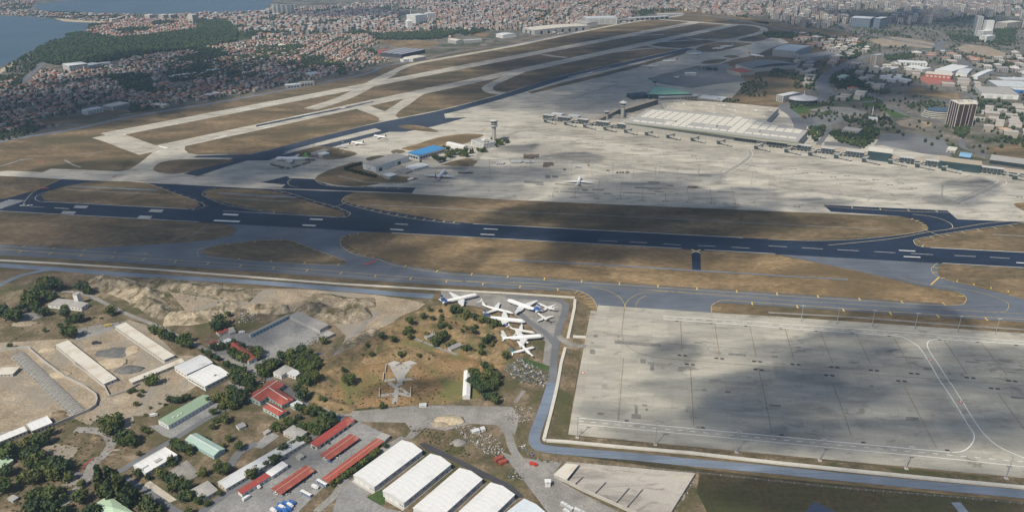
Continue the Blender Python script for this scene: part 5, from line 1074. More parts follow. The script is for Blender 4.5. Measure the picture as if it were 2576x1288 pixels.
bm=bmesh.new();me=mb.mesh('roof',R_sea);bm.from_mesh(me);bmesh.ops.recalc_face_normals(bm,faces=bm.faces);bm.to_mesh(me);bm.free();link('roof',me,go_)
building('dark_hall','dark blue-grey hall in front of the sea-green roof','hall',C2(1800,330),C2(2060,310),C2(2050,260),10,'vault',5,W_tglass,plain('dark_blue_roof',(0.06,0.085,0.12),0.5))
building('forecourt_deck','pale elevated forecourt in front of the sea-green hall','building',C2(2260,345),C2(2900,318),C2(2890,300),9,'flat',0,W_frame,R_white,(10,8,3,2),W_glass)
building('bus_hall','row of pale grey-green sheds between the old hall and the ramp','shed',*T(2,0,(1870,985),(2110,1010),(2120,975)),6,'flat',0,W_frame,R_pale,(9,6,2,1),W_glass)
# towers
def round_tower(name,label,base,H,prof,mats,zb=0.4):
 """prof: (height, radius, material) rings from the ground up"""
 p=G(*base);o=tag(empty(name,(p.x,p.y,zb)),label,'tower');K=16
 for nm,rows,m in prof:
  mb=MB();mb.loft([[(r_*math.cos(2*math.pi*q/K),r_*math.sin(2*math.pi*q/K),z)for q in range(K)]for z,r_ in rows]);mb.obj(nm,mats[m],o,smooth=False)
 return o
tm=dict(c=W_conc,w=W_white,g=W_glass,s=M_steel,b=W_band)
ct=round_tower('control_tower','tall flared concrete control tower with glazed cab',C6(1412,492),70,(('shaft',[(0,4.5),(22,3.9),(31,4.2),(36,7.0)],'c'),('ring_gallery',[(36.05,7.8),(38,8.8),(40,8.8)],'b'),('lower_cab',[(40.05,7.2),(42.5,7.4)],'g'),('cab_band',[(42.55,7.8),(43.4,8.0)],'w'),('cab_glass',[(43.45,7.2),(49,8.8)],'g'),('cab_roof',[(49.05,9.2),(50.2,9.2),(51,7.8)],'b')),tm)
for q in range(8):
 a=q*math.pi/4;mb=MB();mb.bar((7.3*math.cos(a),7.3*math.sin(a),43.4),(8.9*math.cos(a),8.9*math.sin(a),49),0.5);mb.obj('cab_post',W_white,ct)
 mb=MB();mb.bar((4.7*math.cos(a),4.7*math.sin(a),0),(4.2*math.cos(a),4.2*math.sin(a),31),0.6);mb.obj('shaft_rib',W_conc,ct)
for x,y,h in((0,0,7),(3,1,4),(-3,-2,4)):mb=MB();mb.tube((x,y,50.9),(x,y,51+h),0.25);mb.obj('antenna',M_steel,ct)
dt=round_tower('dish_tower','grey tower topped by a wide white dish roof at the pier elbow',C2(1630,690),52,(('shaft',[(0,5.0),(30,4.4)],'c'),('gallery',[(30.05,7.0),(32,7.8),(33,7.8)],'b'),('cab_glass',[(33.05,6.6),(36,7.2)],'g'),('dish_roof',[(36.05,6.6),(39,10),(40,10)],'w'),('roof_cone',[(40.05,8.6),(43,3),(44,1)],'w')),tm)
for x,y in((1.5,0),(-1,1),(0,-1.5)):mb=MB();mb.tube((x,y,42),(x,y,50),0.2);mb.obj('antenna',M_steel,dt)
round_tower('apron_tower','short round apron control tower on the low pier',C2(1365,712),22,(('shaft',[(0,4.5),(14,4.0)],'c'),('cab_base',[(14.05,5.5),(15.5,6.4)],'b'),('cab_glass',[(15.55,5.8),(19,6.8)],'g'),('cab_roof',[(19.05,7.2),(20,7.2),(20.8,5)],'b')),tm)
round_tower('old_tower','green glazed old control tower behind the sea-green roof',C2(2165,165),26,(('shaft',[(0,5),(12,5)],'c'),('cab_glass',[(12.05,6.5),(17,9.0)],'g'),('cab_roof',[(17.05,9.6),(18.5,8)],'b')),dict(c=W_conc,w=W_white,g=W_tglass,b=plain('green_cab_roof',(0.10,0.28,0.22),0.6)))
# cargo side of the field
t11=lambda name,label,cat,p,*a,**k:building(name,label,cat,*T(1,1,*p),*a,**k)
hg=t11('cargo_hangar','long white cargo hangar with flat grey roof and emblem on its end wall','hangar',((1070,360),(1205,392),(1550,287)),12,'flat',0,W_white,R_grey,None,ov=0.5,parapet=0.5,doors=((1,-0.75,9,7.5,W_glass),(1,0.38,9,7.5,W_glass),(1,-0.15,8,4,W_band)))
emb=plain('emblem_grey',(0.26,0.30,0.36),0.6)
c,ang,L,W=rect(*T(1,1,(1070,360),(1205,392),(1550,287)),12)
wall_piece('sign_panel',hg,emb,0,L,W,-6,2,2.5,5.0,0.12)
for x in(-6.5,1.5):
 mb=MB();mb.tube((x,-W/2-0.1,8.0),(x,-W/2+0.02,8.0),1.7,k=12);mb.obj('emblem',emb,hg)
t11('blue_hangar','hangar with bright blue sheet roof and window row','hangar',((1515,250),(1632,280),(1900,202)),11,'flat',0,W_white,R_blue,(8,6.5,4.5,3),W_glass,ov=0.6)
t11('canopy_shed','white canopy roof in front of the dark trees','shed',((1908,152),(2082,192),(2135,180)),9,'vault',1.5,W_white,R_white,None)
tbld=t11('tower_office','white stepped office block at the foot of the control tower','office',((2162,122),(2285,165),(2398,135)),13,'flat',0,W_white,R_grey,(6,4.5,1.4,2.5,3,3.4),W_glass,parapet=0.6,units=((-0.2,0.3,12,7,3.0,W_white),))
t11('flat_shed','white flat-roofed store in front of the grey cargo hangar','store',((1503,388),(1578,415),(1712,367)),6,'flat',0,W_white,R_white,(7,4,2,2))
t11('pump_house','small white square store inside the hedge corner','store',((1270,468),(1338,490),(1400,463)),6,'flat',0,W_grey,R_white,(6,3,2,2))
t11('store_row','low dull store row beside the white flat store','store',((1405,428),(1500,450),(1565,420)),4,'flat',0,W_conc,R_grey,(5,3,1.6,1.4))
t11('fire_house','grey fire station with sloping annex on the grass island','station',((548,250),(600,262),(735,222)),7,'flat',0,W_grey,R_grey,(5,3.5,3.5,0.3))
t11('fire_annex','white flat-roofed annex in front of the grey fire station','station',((614,257),(660,272),(738,252)),7.5,'flat',0,W_cream,R_white,(5,3,2,2))
t11('kiosk','small pale box on the island verge beside the apron','hut',((1520,512),(1545,520),(1578,505)),3,'flat',0,W_conc,R_white)
# hangars on the far sides of the field
t20=lambda name,label,cat,p,*a,**k:building(name,label,cat,*T(2,0,*p),*a,**k)
t30=lambda name,label,cat,p,*a,**k:building(name,label,cat,*T(3,0,*p),*a,**k)
t20('long_hangar','long white maintenance hangar with dark doorways beyond the runways','hangar',((100,285),(222,308),(635,238)),20,'vault',4,W_grey,R_cream,(40,12,14,0.3),W_glass,ov=0.5)
t20('pale_hangar','pale curved hangar beside the long white one','hangar',((618,218),(752,240),(805,222)),18,'vault',5,W_grey,R_grey)
t20('glass_hangar','tall pale glazed hangar beyond the long white one','hangar',((708,168),(745,188),(982,148)),32,'flat',0,W_band,R_pale,(30,24,24,3),W_grey)
t20('hangar_row','grey hangar row with dark doors behind small parked jets','hangar',((878,205),(912,212),(1150,178)),14,'flat',0,W_grey,R_dgrey,(30,22,10,0.5),W_glass)
t20('hangar_row','second grey hangar row further along the line of small jets','hangar',((1150,180),(1180,186),(1440,140)),14,'flat',0,W_grey,R_pale,(30,22,10,0.5),W_glass)
t20('far_shed','low pale shed at the far end of the hangar line','shed',((1450,140),(1470,146),(1700,132)),8,'flat',0,W_grey,R_pale)
t30('big_hangar','big blue-grey hangar with shallow arched roof near the highway','hangar',((42,500),(272,520),(432,465)),24,'vault',5,W_grey,R_pale,None,ov=0.8)
t30('hangar_annex','broad grey workshop wing beside the arched hangar','hangar',((275,560),(420,582),(600,520)),12,'flat',0,W_grey,R_grey,(9,5,2,3))
t20('barrel_hangar','dark barrel-roofed hangar with ribbed skylights','hangar',((2245,652),(2400,690),(2640,600)),14,'vault',9,W_grey,ribbed('barrel_ribs',(0.14,0.145,0.15),14,0.5,0,0.5),None)
t20('cream_block','cream office with red top floor near the dark barrel hangar','office',((2150,700),(2290,735),(2370,705)),10,'flat',0,W_cream,R_red,(6,3,2,2,2,3.5))
t20('shed','pale shed on the ramp beside the small propeller plane','shed',((1730,730),(1740,740),(1838,728)),8,'flat',0,W_grey,R_pale)
# office and industry on the city side
fin_m=plain('white_fin',(0.66,0.64,0.60),0.6);brn=plain('brown_facade',(0.055,0.035,0.03),0.4,spec=0.5)
def fin_tower(label,p,h,n_):
 c,ang,L,W=rect(*T(3,0,*p),h);o=tag(empty('office_tower',c,ang),label,'tower')
 mb=MB();mb.box(-L/2,L/2,-W/2,W/2,0,h);mb.obj('wall',brn,o)
 for k,nx,ny,hd,ln,vis in sides(L,W,ang,c):
  if vis:
   m_=max(2,int(n_*ln/L))if L>W else max(2,int(n_*ln/W))
   for q in range(m_+1):s=-ln/2+q*ln/m_;wall_piece('fin',o,fin_m,k,L,W,s-0.35,s+0.35,1,h+1.5,0.8)
 piece('roof_cap',o,R_cream,-L/2-1,L/2+1,-W/2-1,W/2+1,h+0.02,h+1.2);piece('roof_plant',o,W_conc,-L/6,L/6,-W/5,W/5,h+1.22,h+5)
fin_tower('dark brown office slab with white fins, the half with the cream stair core',((1832,1012),(1918,1052),(1950,1020)),60,4)
fin_tower('dark brown office slab with white fins behind the cream stair core',((1965,1042),(2098,1052),(2105,1018)),56,5)
t30('stair_core','plain cream stair core between two brown office slabs','tower',((1930,1030),(1958,1042),(1976,1022)),60,'flat',0,W_cream,R_cream)
p=G(*T(3,0,(1705,1168)));rb=tag(empty('round_office',(p.x,p.y,0.1)),'low round office of stacked cream rings beside the brown slabs','office')
for i in range(4):
 for r_,z0,z1,m,nm in((30-i*1.5,i*4.2,i*4.2+2.0,W_cream,'floor_ring'),(28.5-i*1.5,i*4.2+2.02,i*4.2+4.18,W_glass,'window_ring')):
  mb=MB();mb.loft([[(r_*1.4*math.cos(2*math.pi*q/24),r_*math.sin(2*math.pi*q/24),z)for q in range(24)]for z in(z0,z1)]);mb.obj(nm,m,rb)
t30('tower_block','grey-pink slab tower block with twin facades by the highway','tower',((1032,552),(1090,560),(1150,548)),46,'flat',0,W_cream,R_pale,(7,4.5,2,3,12,3.6),plain('dull_red_panel',(0.22,0.11,0.10),0.7))
t30('white_tower','slim white tower block rising beside a wider grey one','tower',((2170,205),(2200,212),(2258,208)),70,'flat',0,W_white,R_white,(8,3,1.8,3,18,3.6),W_grey)
t30('grey_tower','wider grey tower block beside the slim white one','tower',((2082,160),(2110,172),(2165,172)),78,'flat',0,W_grey,R_grey,(8,3,1.8,3,20,3.6),W_glass)
t30('block','white stepped apartment block below the twin towers','apartments',((2100,310),(2160,318),(2205,305)),30,'flat',0,W_white,R_white,(7,4,1.6,2,8,3.5))
t30('block','white lower apartment block in front of the stepped one','apartments',((2125,365),(2195,372),(2280,358)),22,'flat',0,W_white,R_white,(7,4,1.6,2,6,3.5))
t30('clinic','long cream hospital-like block beyond the twin towers','building',((2290,225),(2400,235),(2510,215)),26,'flat',0,W_cream,R_cream,(9,6,1.8,3,6,3.8))
t30('red_hall','red brick hall with cream grid facade on a red forecourt','hall',((1572,742),(1840,765),(1890,745)),14,'flat',0,W_brick,R_cream,(12,7,5,5),W_cream)
sheet('red_forecourt',T(3,0,(1510,780),(1580,765),(1850,810),(1860,860),(1600,850),(1540,820)),0.5,plain('red_paving',(0.33,0.13,0.10),0.9,var=0.15,scale=0.05))
t30('white_hall','large brilliant white flat hall behind the red brick hall','hall',((1672,702),(1845,722),(1928,658)),12,'flat',0,W_white,R_white)
t30('white_hall','pair-roofed grey and white hall beside the brilliant white one','hall',((1885,735),(2000,745),(2085,698)),10,'gable',2,W_white,R_pale)
t30('white_hall','narrow white hall furthest along the white hall row','hall',((2042,765),(2105,772),(2195,698)),10,'gable',2,W_white,R_white)
t30('long_white','long white low office with curved front','office',((1310,628),(1600,640),(1630,620)),10,'flat',0,W_white,R_white,(9,6,2,3,2,4))
t30('white_office','white office with window rows below the long curved one','office',((1362,672),(1548,700),(1570,675)),10,'flat',0,W_white,R_white,(7,4,1.8,2,2,4))
t30('logistics_hall','huge grey flat hall with blue stripe near the brown slabs','hall',((2065,868),(2145,938),(2510,950)),14,'flat',0,W_white,R_grey,(25,16,9,0.4),W_band)
t30('logistics_hall','huge pale grey hall behind the blue-striped one','hall',((2205,808),(2300,868),(2640,872)),13,'flat',0,W_grey,R_pale)
t30('logistics_hall','furthest of the huge grey halls along the fence','hall',((2290,778),(2360,805),(2660,810)),12,'flat',0,W_grey,R_pale)
piece_b=t30('blue_band','blue-faced loading wing beside the huge grey hall','building',((2430,882),(2470,905),(2620,905)),9,'flat',0,plain('blue_cladding',(0.05,0.16,0.42),0.5),R_pale)
p=G(*T(3,0,(345,1040)));dm=tag(empty('tent_dome',(p.x,p.y,0.4)),'wide grey tent dome with a central mast','dome')
mb=MB();rr=[]
for z,r_ in((12,42),(15,36),(19,20),(22,6),(26,0.6)):rr.append([(r_*math.cos(2*math.pi*q/20),r_*0.8*math.sin(2*math.pi*q/20),z)for q in range(20)])
mb.loft(rr);mb.obj('canopy',plain('tent_grey',(0.40,0.41,0.44),0.6),dm,smooth=True)
mb=MB();mb.loft([[(38*math.cos(2*math.pi*q/20),31*math.sin(2*math.pi*q/20),z)for q in range(20)]for z in(0,12)]);mb.obj('wall',W_glass,dm)
mb=MB();mb.tube((0,0,10),(0,0,34),0.7);mb.obj('mast',W_white,dm)
t30('grey_office','grey-blue office cube by the curving highway','office',((82,955),(150,968),(262,925)),18,'flat',0,W_grey,R_pale,(6,4,2,2,4,4))
t30('mosque','white mosque hall with flat corners among trees','mosque',((1015,1195),(1100,1200),(1165,1185)),9,'flat',0,W_white,R_white,(6,2,3,2))
p=G(*T(3,0,(1035,1190)));mn=tag(empty('minaret',(p.x,p.y,0.1)),'slim white minaret beside the small mosque','minaret')
mb=MB();mb.tube((0,0,0),(0,0,26),1.4,1.0,10);mb.obj('shaft',W_white,mn);mb=MB();mb.tube((0,0,18),(0,0,19.5),2.2,2.2,10);mb.obj('balcony',W_white,mn);mb=MB();mb.tube((0,0,26),(0,0,33),1.2,0.05,10);mb.obj('spire',W_grey,mn)
t30('dark_block','dark glazed exhibition block across the valley','building',((828,182),(1030,192),(1040,172)),42,'flat',0,plain('blue_glass_block',(0.10,0.14,0.19),0.3),R_pale,(9,1.2,34,4),W_grey)
t30('dark_block','smaller blue-grey block beside the dark exhibition block','building',((1062,185),(1130,190),(1138,172)),48,'flat',0,MATS['blue_glass_block'],R_pale,(9,1.2,38,4),W_grey)
t30('white_row','white oil tank farm shed beside the slab tower','store',((1100,690),(1220,705),(1310,680)),10,'flat',0,W_grey,R_pale)
for i,(x,y,r_)in enumerate(((1150,780,11),(1190,800,11),(1240,815,13),(1290,790,12),(1340,810,12),(1385,820,13),(1215,772,9),(1310,770,10))):
 p=G(*T(3,0,(x,y+12)));tk=tag(empty('storage_tank',(p.x,p.y,0.1)),'squat white fuel tank in the tank farm below the long white office','tank','white fuel tanks')
 mb=MB();mb.tube((0,0,0),(0,0,9),r_,r_,16);mb.obj('shell',W_white,tk);mb=MB();mb.tube((0,0,9.02),(0,0,10.6),r_*1.01,0.4,16);mb.obj('roof',R_white,tk)
t30('white_flats','white curved-balcony flats half hidden by dark trees','apartments',((690,770),(760,778),(820,760)),14,'flat',0,W_white,R_lgreen,(6,4,1.4,2,3,4))
t30('villa','cream villa with red roof above the highway loop','house',((790,880),(830,890),(856,872)),8,'hip',3,W_cream,R_red,(4,1.5,1.6,2,2,3))
building('school','grey-blue office behind trees beside the car park','office',*T(3,1,(740,15),(905,38),(945,10)),12,'flat',0,W_grey,R_grey,(5,3,1.6,2,3,3.6))
building('toll_canopy','pale canopy building at the car park exit lanes','canopy',*T(3,1,(1790,218),(1880,230),(1885,195)),6,'flat',0,W_conc,R_panel,(7,5,2,1))
building('blue_dome_gate','small glass gatehouse with pale blue arched roof','gatehouse',*T(3,1,(1915,285),(2030,300),(2035,255)),9,'vault',3,W_tglass,plain('sky_blue_roof',(0.22,0.40,0.58),0.4),None)
building('forecourt_canopy','long dark platform canopy behind the end of the pier','canopy',*T(3,1,(2225,320),(2640,375),(2640,320)),8,'flat',0,W_glass,R_grey,None)
# light masts
def mast(p,h,label,group,zb=0.4,arms=True):
 q=G(*p);o=tag(empty('light_mast',(q.x,q.y,zb)),label,'light mast',group);o.rotation_euler=(0,0,RW)
 for ch in MAST.children:c_=ch.copy();COL.objects.link(c_);c_.parent=o
 o.scale=(1,1,h/25.0)
MAST=empty('light_mast',(0,0,0));piece('footing',MAST,W_conc,-1.6,1.6,-1.6,1.6,0,0.6)
mb=MB();mb.tube((0,0,0.5),(0,0,24),0.42,0.24,8);mb.obj('pole',M_steel,MAST)
piece('lamp_frame',MAST,M_dsteel,-2.2,2.2,-0.3,0.3,23.6,24.0)
for q in range(4):piece('lamp',MAST,plain('lamp_glass',(0.5,0.5,0.48),0.3),-2.1+q*1.15,-1.3+q*1.15,-0.7,-0.1,24.02,25)
for p in T(2,1,(170,265),(480,320),(795,360),(1127,412),(1478,460),(1868,490),(182,450),(592,465),(797,472),(1008,482),(1215,515),(1432,525),(1650,530),(1865,542),(2087,550),(2403,562))+T(3,1,(105,602),(400,650),(700,687),(1000,733))+T(1,1,(1960,422),(2155,432),(2350,437),(2555,442),(590,275),(882,250)):mast(p,25,'tall steel floodlight mast on the main apron','floodlight masts of the main apron')
for p in T(3,2,(322,668),(683,693),(1033,718),(1463,748),(1893,778),(2273,806)):mast(p,24,'floodlight mast in the verge between taxiway and lower apron','floodlight masts along the taxiway verge',0.3)
for p in T(2,3,(652,540),(1437,612),(2252,688))+T(3,3,(512,770),(1382,852),(2388,950)):mast(p,25,'floodlight mast on a pale footing along the bottom edge of the lower apron','floodlight masts at the apron bottom edge',0.1)
for ch in list(MAST.children):bpy.data.objects.remove(ch)
bpy.data.objects.remove(MAST)
# windsock frame, antenna huts and the yellow crane by the control tower
p=G(*C6(1248,400));cr=tag(empty('yellow_crane',(p.x,p.y,0.4)),'white mast with yellow cross arms beside the control tower','crane')
mb=MB();mb.tube((0,0,0),(0,0,17),0.6,0.5);mb.obj('pole',W_white,cr)
for a in range(3):mb=MB();mb.bar((0,0,17),(6*math.cos(a*2.1),6*math.sin(a*2.1),18.4),0.8);mb.obj('arm',plain('crane_yellow',(0.62,0.42,0.06),0.5),cr)
# ------------------------------------------------------------------ banks, spoil heaps and cut slopes
BANKS=[]
def bank(name,pts,half,h,mat,z0=0.16,rough=0.5,seed=0,n=8,skew=0.0):
 """a ridge of earth along a line; its cross-section is a soft hump broken by noise"""
 P=smooth_poly([G(*p)for p in pts],n*2,False);BANKS.append((P,half,h));mb=MB();NC=26;rows=[]
 for i,p in enumerate(P):
  t=P[min(i+1,len(P)-1)]-P[max(i-1,0)];t.normalize();nn=Vector((-t.y,t.x,0));e=min(1.0,i/8,(len(P)-1-i)/8);row=[]
  for q in range(NC+1):
   s=-1+2*q/NC;c_=p+nn*(s*half);hh=(0.5+0.5*math.cos(math.pi*max(-1,min(1,s*(1+skew*s)))))*h*e
   k=noise.fractal(Vector((c_.x*0.06,c_.y*0.06,seed)),0.75,2.1,5)+0.8*(abs(noise.noise(Vector((c_.x*0.16,c_.y*0.16,seed+3))))-0.3)
   row.append((c_.x,c_.y,z0-0.12*(abs(s)>0.99)+hh*(1+rough*k)))
  rows.append(row)
 for i in range(len(rows)-1):
  for q in range(NC):mb.face([rows[i][q],rows[i+1][q],rows[i+1][q+1],rows[i][q+1]])
 me=mb.mesh(name,mat,True);bm=bmesh.new();bm.from_mesh(me);bmesh.ops.remove_doubles(bm,verts=bm.verts,dist=0.01);bmesh.ops.recalc_face_normals(bm,faces=bm.faces)
 if sum(f.normal.z for f in bm.faces)<0:bmesh.ops.reverse_faces(bm,faces=bm.faces)
 bm.to_mesh(me);bm.free();return link(name,me,kind='structure')
def terrain(x,y):
 z=0.0
 for P,half,h in BANKS:
  for a,b_ in zip(P[::6],P[6::6]):
   ab=b_-a;t=max(0,min(1,((x-a.x)*ab.x+(y-a.y)*ab.y)/max(1e-6,ab.x**2+ab.y**2)));d=math.hypot(x-a.x-ab.x*t,y-a.y-ab.y*t)
   if d<half:z=max(z,(0.5+0.5*math.cos(math.pi*d/half))*h*0.9)
 return z
M_spoil=ground_mat('spoil_earth',[(0.22,0.18,0.125),(0.37,0.31,0.225),(0.50,0.43,0.32)],0.11,0.6,patch=(0.13,0.11,0.065),patch_scale=0.06)
M_spoil2=ground_mat('spoil_scrub',[(0.12,0.10,0.06),(0.25,0.21,0.155),(0.42,0.365,0.28)],0.09,0.5,patch=(0.085,0.078,0.042),patch_scale=0.05)
M_orange=ground_mat('orange_bank',[(0.145,0.11,0.058),(0.245,0.175,0.095),(0.35,0.255,0.145)],0.07,0.5,patch=(0.115,0.105,0.05),patch_scale=0.035)
sheet('bank_ground',T(1,2,(620,1288),(760,1130),(950,1010),(1250,850),(1500,660),(1700,560),(1950,500),(2350,600),(2576,800),(2620,950),(2500,1100),(2350,1288),(2250,1420),(2050,1440),(1900,1480),(1600,1500),(1250,1510),(900,1540),(560,1440),(560,1350)),0.15,M_bank)
bank('earth_bank',T(1,2,(560,1420),(640,1270),(800,1120),(1000,1000),(1250,860),(1450,740),(1600,640),(1800,580),(2000,560),(2200,620),(2400,740),(2500,860),(2500,980),(2420,1080)),22,6.5,M_orange,seed=1,rough=0.35)
bank('earth_bank',T(1,2,(1680,760),(1850,720),(2050,790),(2230,870),(2300,960),(2200,1030)),16,4.0,M_orange,seed=2,rough=0.35)
bank('earth_bank',T(1,2,(1050,1040),(1250,1010),(1450,970),(1600,980),(1800,1040)),14,3.0,M_orange,seed=3)
bank('earth_bank',T(1,3,(560,110),(680,170),(850,240),(980,270)),10,3.0,M_orange,seed=4)
bank('cut_slope',T(0,2,(900,330),(1020,270),(1150,290),(1300,340),(1450,400),(1480,450)),22,9,M_spoil,seed=5,rough=0.6)
bank('cut_slope',T(0,2,(1400,460),(1500,470),(1620,560),(1750,600)),16,6,M_spoil2,seed=6,rough=0.7)
bank('cut_slope',T(0,2,(1650,640),(1800,620),(1950,620),(2100,590),(2250,530),(2400,470)),20,8,M_spoil,seed=7,rough=0.5)
bank('cut_slope',T(0,2,(1480,250),(1700,290),(2000,330),(2300,380),(2576,400)),20,4,M_spoil2,seed=8,rough=0.8)
bank('cut_slope',T(1,2,(-80,560),(60,520),(200,540),(330,520)),14,5,M_spoil,seed=9,rough=0.7)
bank('cut_slope',T(1,2,(420,520),(560,540),(760,600),(950,600),(1150,560)),22,7,M_spoil2,seed=10,rough=0.9)
bank('cut_slope',T(1,2,(480,430),(700,430),(900,470),(1100,470),(1200,460)),16,5,M_spoil2,seed=11,rough=0.9)
bank('cut_slope',T(1,2,(880,960),(980,880),(1100,810),(1220,740)),14,4,M_spoil2,seed=12,rough=0.7)
def heap(name,p,rx,ry,h,mat,seed=0,kind='structure'):
 c_=G(*p);mb=MB();rings=[];K=20
 for i in range(8):
  t=1-i/7.0;ring=[]
  for q in range(K):
   a=2*math.pi*q/K;k=1+0.28*noise.noise(Vector((math.cos(a)*2+seed,math.sin(a)*2,i*0.4)))
   ring.append((c_.x+rx*t*k*math.cos(a),c_.y+ry*t*k*math.sin(a),0.1+h*(1-t**1.3)*(1+0.35*noise.noise(Vector((q,i,seed))))))
  rings.append(ring)
 mb.loft(rings);return mb.obj(name,mat,kind=kind,smooth=True)
for p,rx,ry,h,m,s in((T(1,3,(1940,370)),16,9,4.0,M_sand,1),(T(1,3,(1880,400)),14,7,2.0,M_dirt,2),(T(0,2,(300,610)),18,12,4,M_gravel,3),(T(0,2,(250,680)),16,8,3,M_dirt,4),(T(0,2,(1300,1140)),16,9,3.0,ground_mat('grey_grit',[(0.10,0.10,0.10),(0.15,0.15,0.145),(0.2,0.2,0.19)],0.1,0.6),5),(T(0,2,(1110,1080)),20,14,1.6,M_sand,6),(T(0,2,(1150,970)),22,12,0.9,MATS['grey_grit'],7),(T(0,2,(1310,950)),10,12,0.8,M_sand,8),
(T(0,3,(600,300)),8,6,2.0,M_scrub,9),(T(0,2,(480,940)),10,7,1.0,M_sand,10),(T(0,2,(600,1190)),12,9,1.2,M_sand,12),(T(1,3,(2030,590)),8,6,2.0,M_gravel,11)):
 heap('earth_heap',p,rx,ry,h,m,s)
 # planted strips and bare tracks in the camp
for P in(T(0,3,(790,590),(850,540),(950,530),(1030,570)),T(0,3,(700,890),(830,790),(980,680)),T(0,3,(1000,850),(1050,780),(1220,720))):bank('planted_strip',P,5,1.2,M_scrub,seed=20)
for P in(T(0,3,(790,870),(860,810),(940,745)),T(0,3,(1100,670),(1140,655))):ribbon('red_kerb',P,1.6,0.42,plain('red_kerb',(0.35,0.08,0.08),0.8))
sheet('concrete_patch',T(0,3,(1100,680),(1140,655),(1215,660),(1190,672)),0.4,M_conc2)
sheet('trench',T(0,3,(190,1288),(240,1200),(330,1090),(470,950),(480,960),(350,1100),(260,1210),(215,1300)),0.3,M_dark)
sheet('bare_patch',T(0,3,(600,1030),(750,930),(920,940),(850,990),(640,1050)),0.28,M_dirt)
sheet('bare_patch',T(0,3,(420,640),(560,600),(800,640),(720,760),(560,750)),0.28,M_dirt)
sheet('bare_patch',T(0,2,(780,730),(1000,690),(1290,650),(1100,760),(850,830),(760,860)),0.27,M_gravel)
sheet('asphalt_pad',T(3,3,(370,1288),(460,1185),(680,1288),(640,1400),(380,1400)),0.3,asphalt_mat('blue_court',(0.045,0.065,0.12),0.3))
ribbon('road',T(3,3,(1880,1190),(1960,1288),(2040,1400)),8,0.31,M_service)
# old launch pad inside the banks
lp=tag(empty('launch_pad',G(*T(1,2,(1460,1150)))),'grey kite-shaped concrete launch pad with short side arms on the dry grass','launch pad');_off=Vector(lp.location)
def local_slab(P,z0,z1,m,nm,parent):
 q=[G(*p)-_off for p in P];mb=MB();q2=[(v_.x,v_.y)for v_ in q]
 if sum(q2[i-1][0]*q2[i][1]-q2[i][0]*q2[i-1][1]for i in range(len(q2)))<0:q2=q2[::-1]
 mb.prism(q2,z0,z1);return mb.obj(nm,m,parent)
M_oldc=plain('old_concrete',(0.36,0.35,0.325),0.9,var=0.15,scale=0.2,grime=(0.27,0.26,0.23))
local_slab(T(1,2,(1340,1105),(1455,1090),(1570,1110),(1500,1200),(1480,1288))+T(1,3,(1440,20),(1420,200),(1365,200),(1390,60),(1420,-30))+[T(1,2,(1395,1200))],0.1,0.55,M_oldc,'slab',lp)
for P,h in((T(1,2,(1320,1095),(1385,1065),(1455,1085),(1400,1110)),2.2),(T(1,2,(1470,1085),(1550,1062),(1622,1090),(1540,1108)),2.2)):
 local_slab(P,0.3,h,W_conc,'blast_wall',lp);q=P[1]
for a,b_,w_ in((T(1,3,(1230,125)),T(1,3,(1395,100)),4),(T(1,3,(1430,95)),T(1,3,(1555,125)),4),(T(1,2,(1285,1255)),T(1,2,(1400,1240)),4),(T(1,2,(1470,1245)),T(1,2,(1580,1235)),4),(T(1,3,(1340,-10)),T(1,3,(1400,40)),4),(T(1,3,(1540,110)),T(1,3,(1440,40)),3)):
 A,B=G(*a)-_off,G(*b_)-_off;mb=MB();mb.bar(A+Vector((0,0,0.35)),B+Vector((0,0,0.35)),w_,0.5);mb.obj('arm',M_oldc,lp)
for x,y,r in((1240,55,3),(1555,45,3)):
 a,b_=G(*T(1,3,(x,y)))-_off,G(*T(1,3,(x,y+85)))-_off;mb=MB();mb.bar(a+Vector((0,0,1)),b_+Vector((0,0,1)),0.8,2.2);mb.obj('end_wall',W_conc,lp)
for x,y in((1300,1130),(1275,1220)):
 a,b_=G(*T(1,2,(x+10,y-40)))-_off,G(*T(1,2,(x,y+40)))-_off;mb=MB();mb.bar(a+Vector((0,0,1)),b_+Vector((0,0,1)),0.8,2.2);mb.obj('end_wall',W_conc,lp)
for p,lab in((((1690,800),(1720,822),(1790,770)),'low grey bunker roof dug into the bank beside a green bush'),(((1925,915),(1960,940),(2050,880)),'low grey bunker roof with dark opening on the inner bank')):
 building('bunker',lab,'bunker',*T(1,2,*p),3.2,'mono',0.4,W_conc,R_dgrey,(20,9,1.4,1.0))
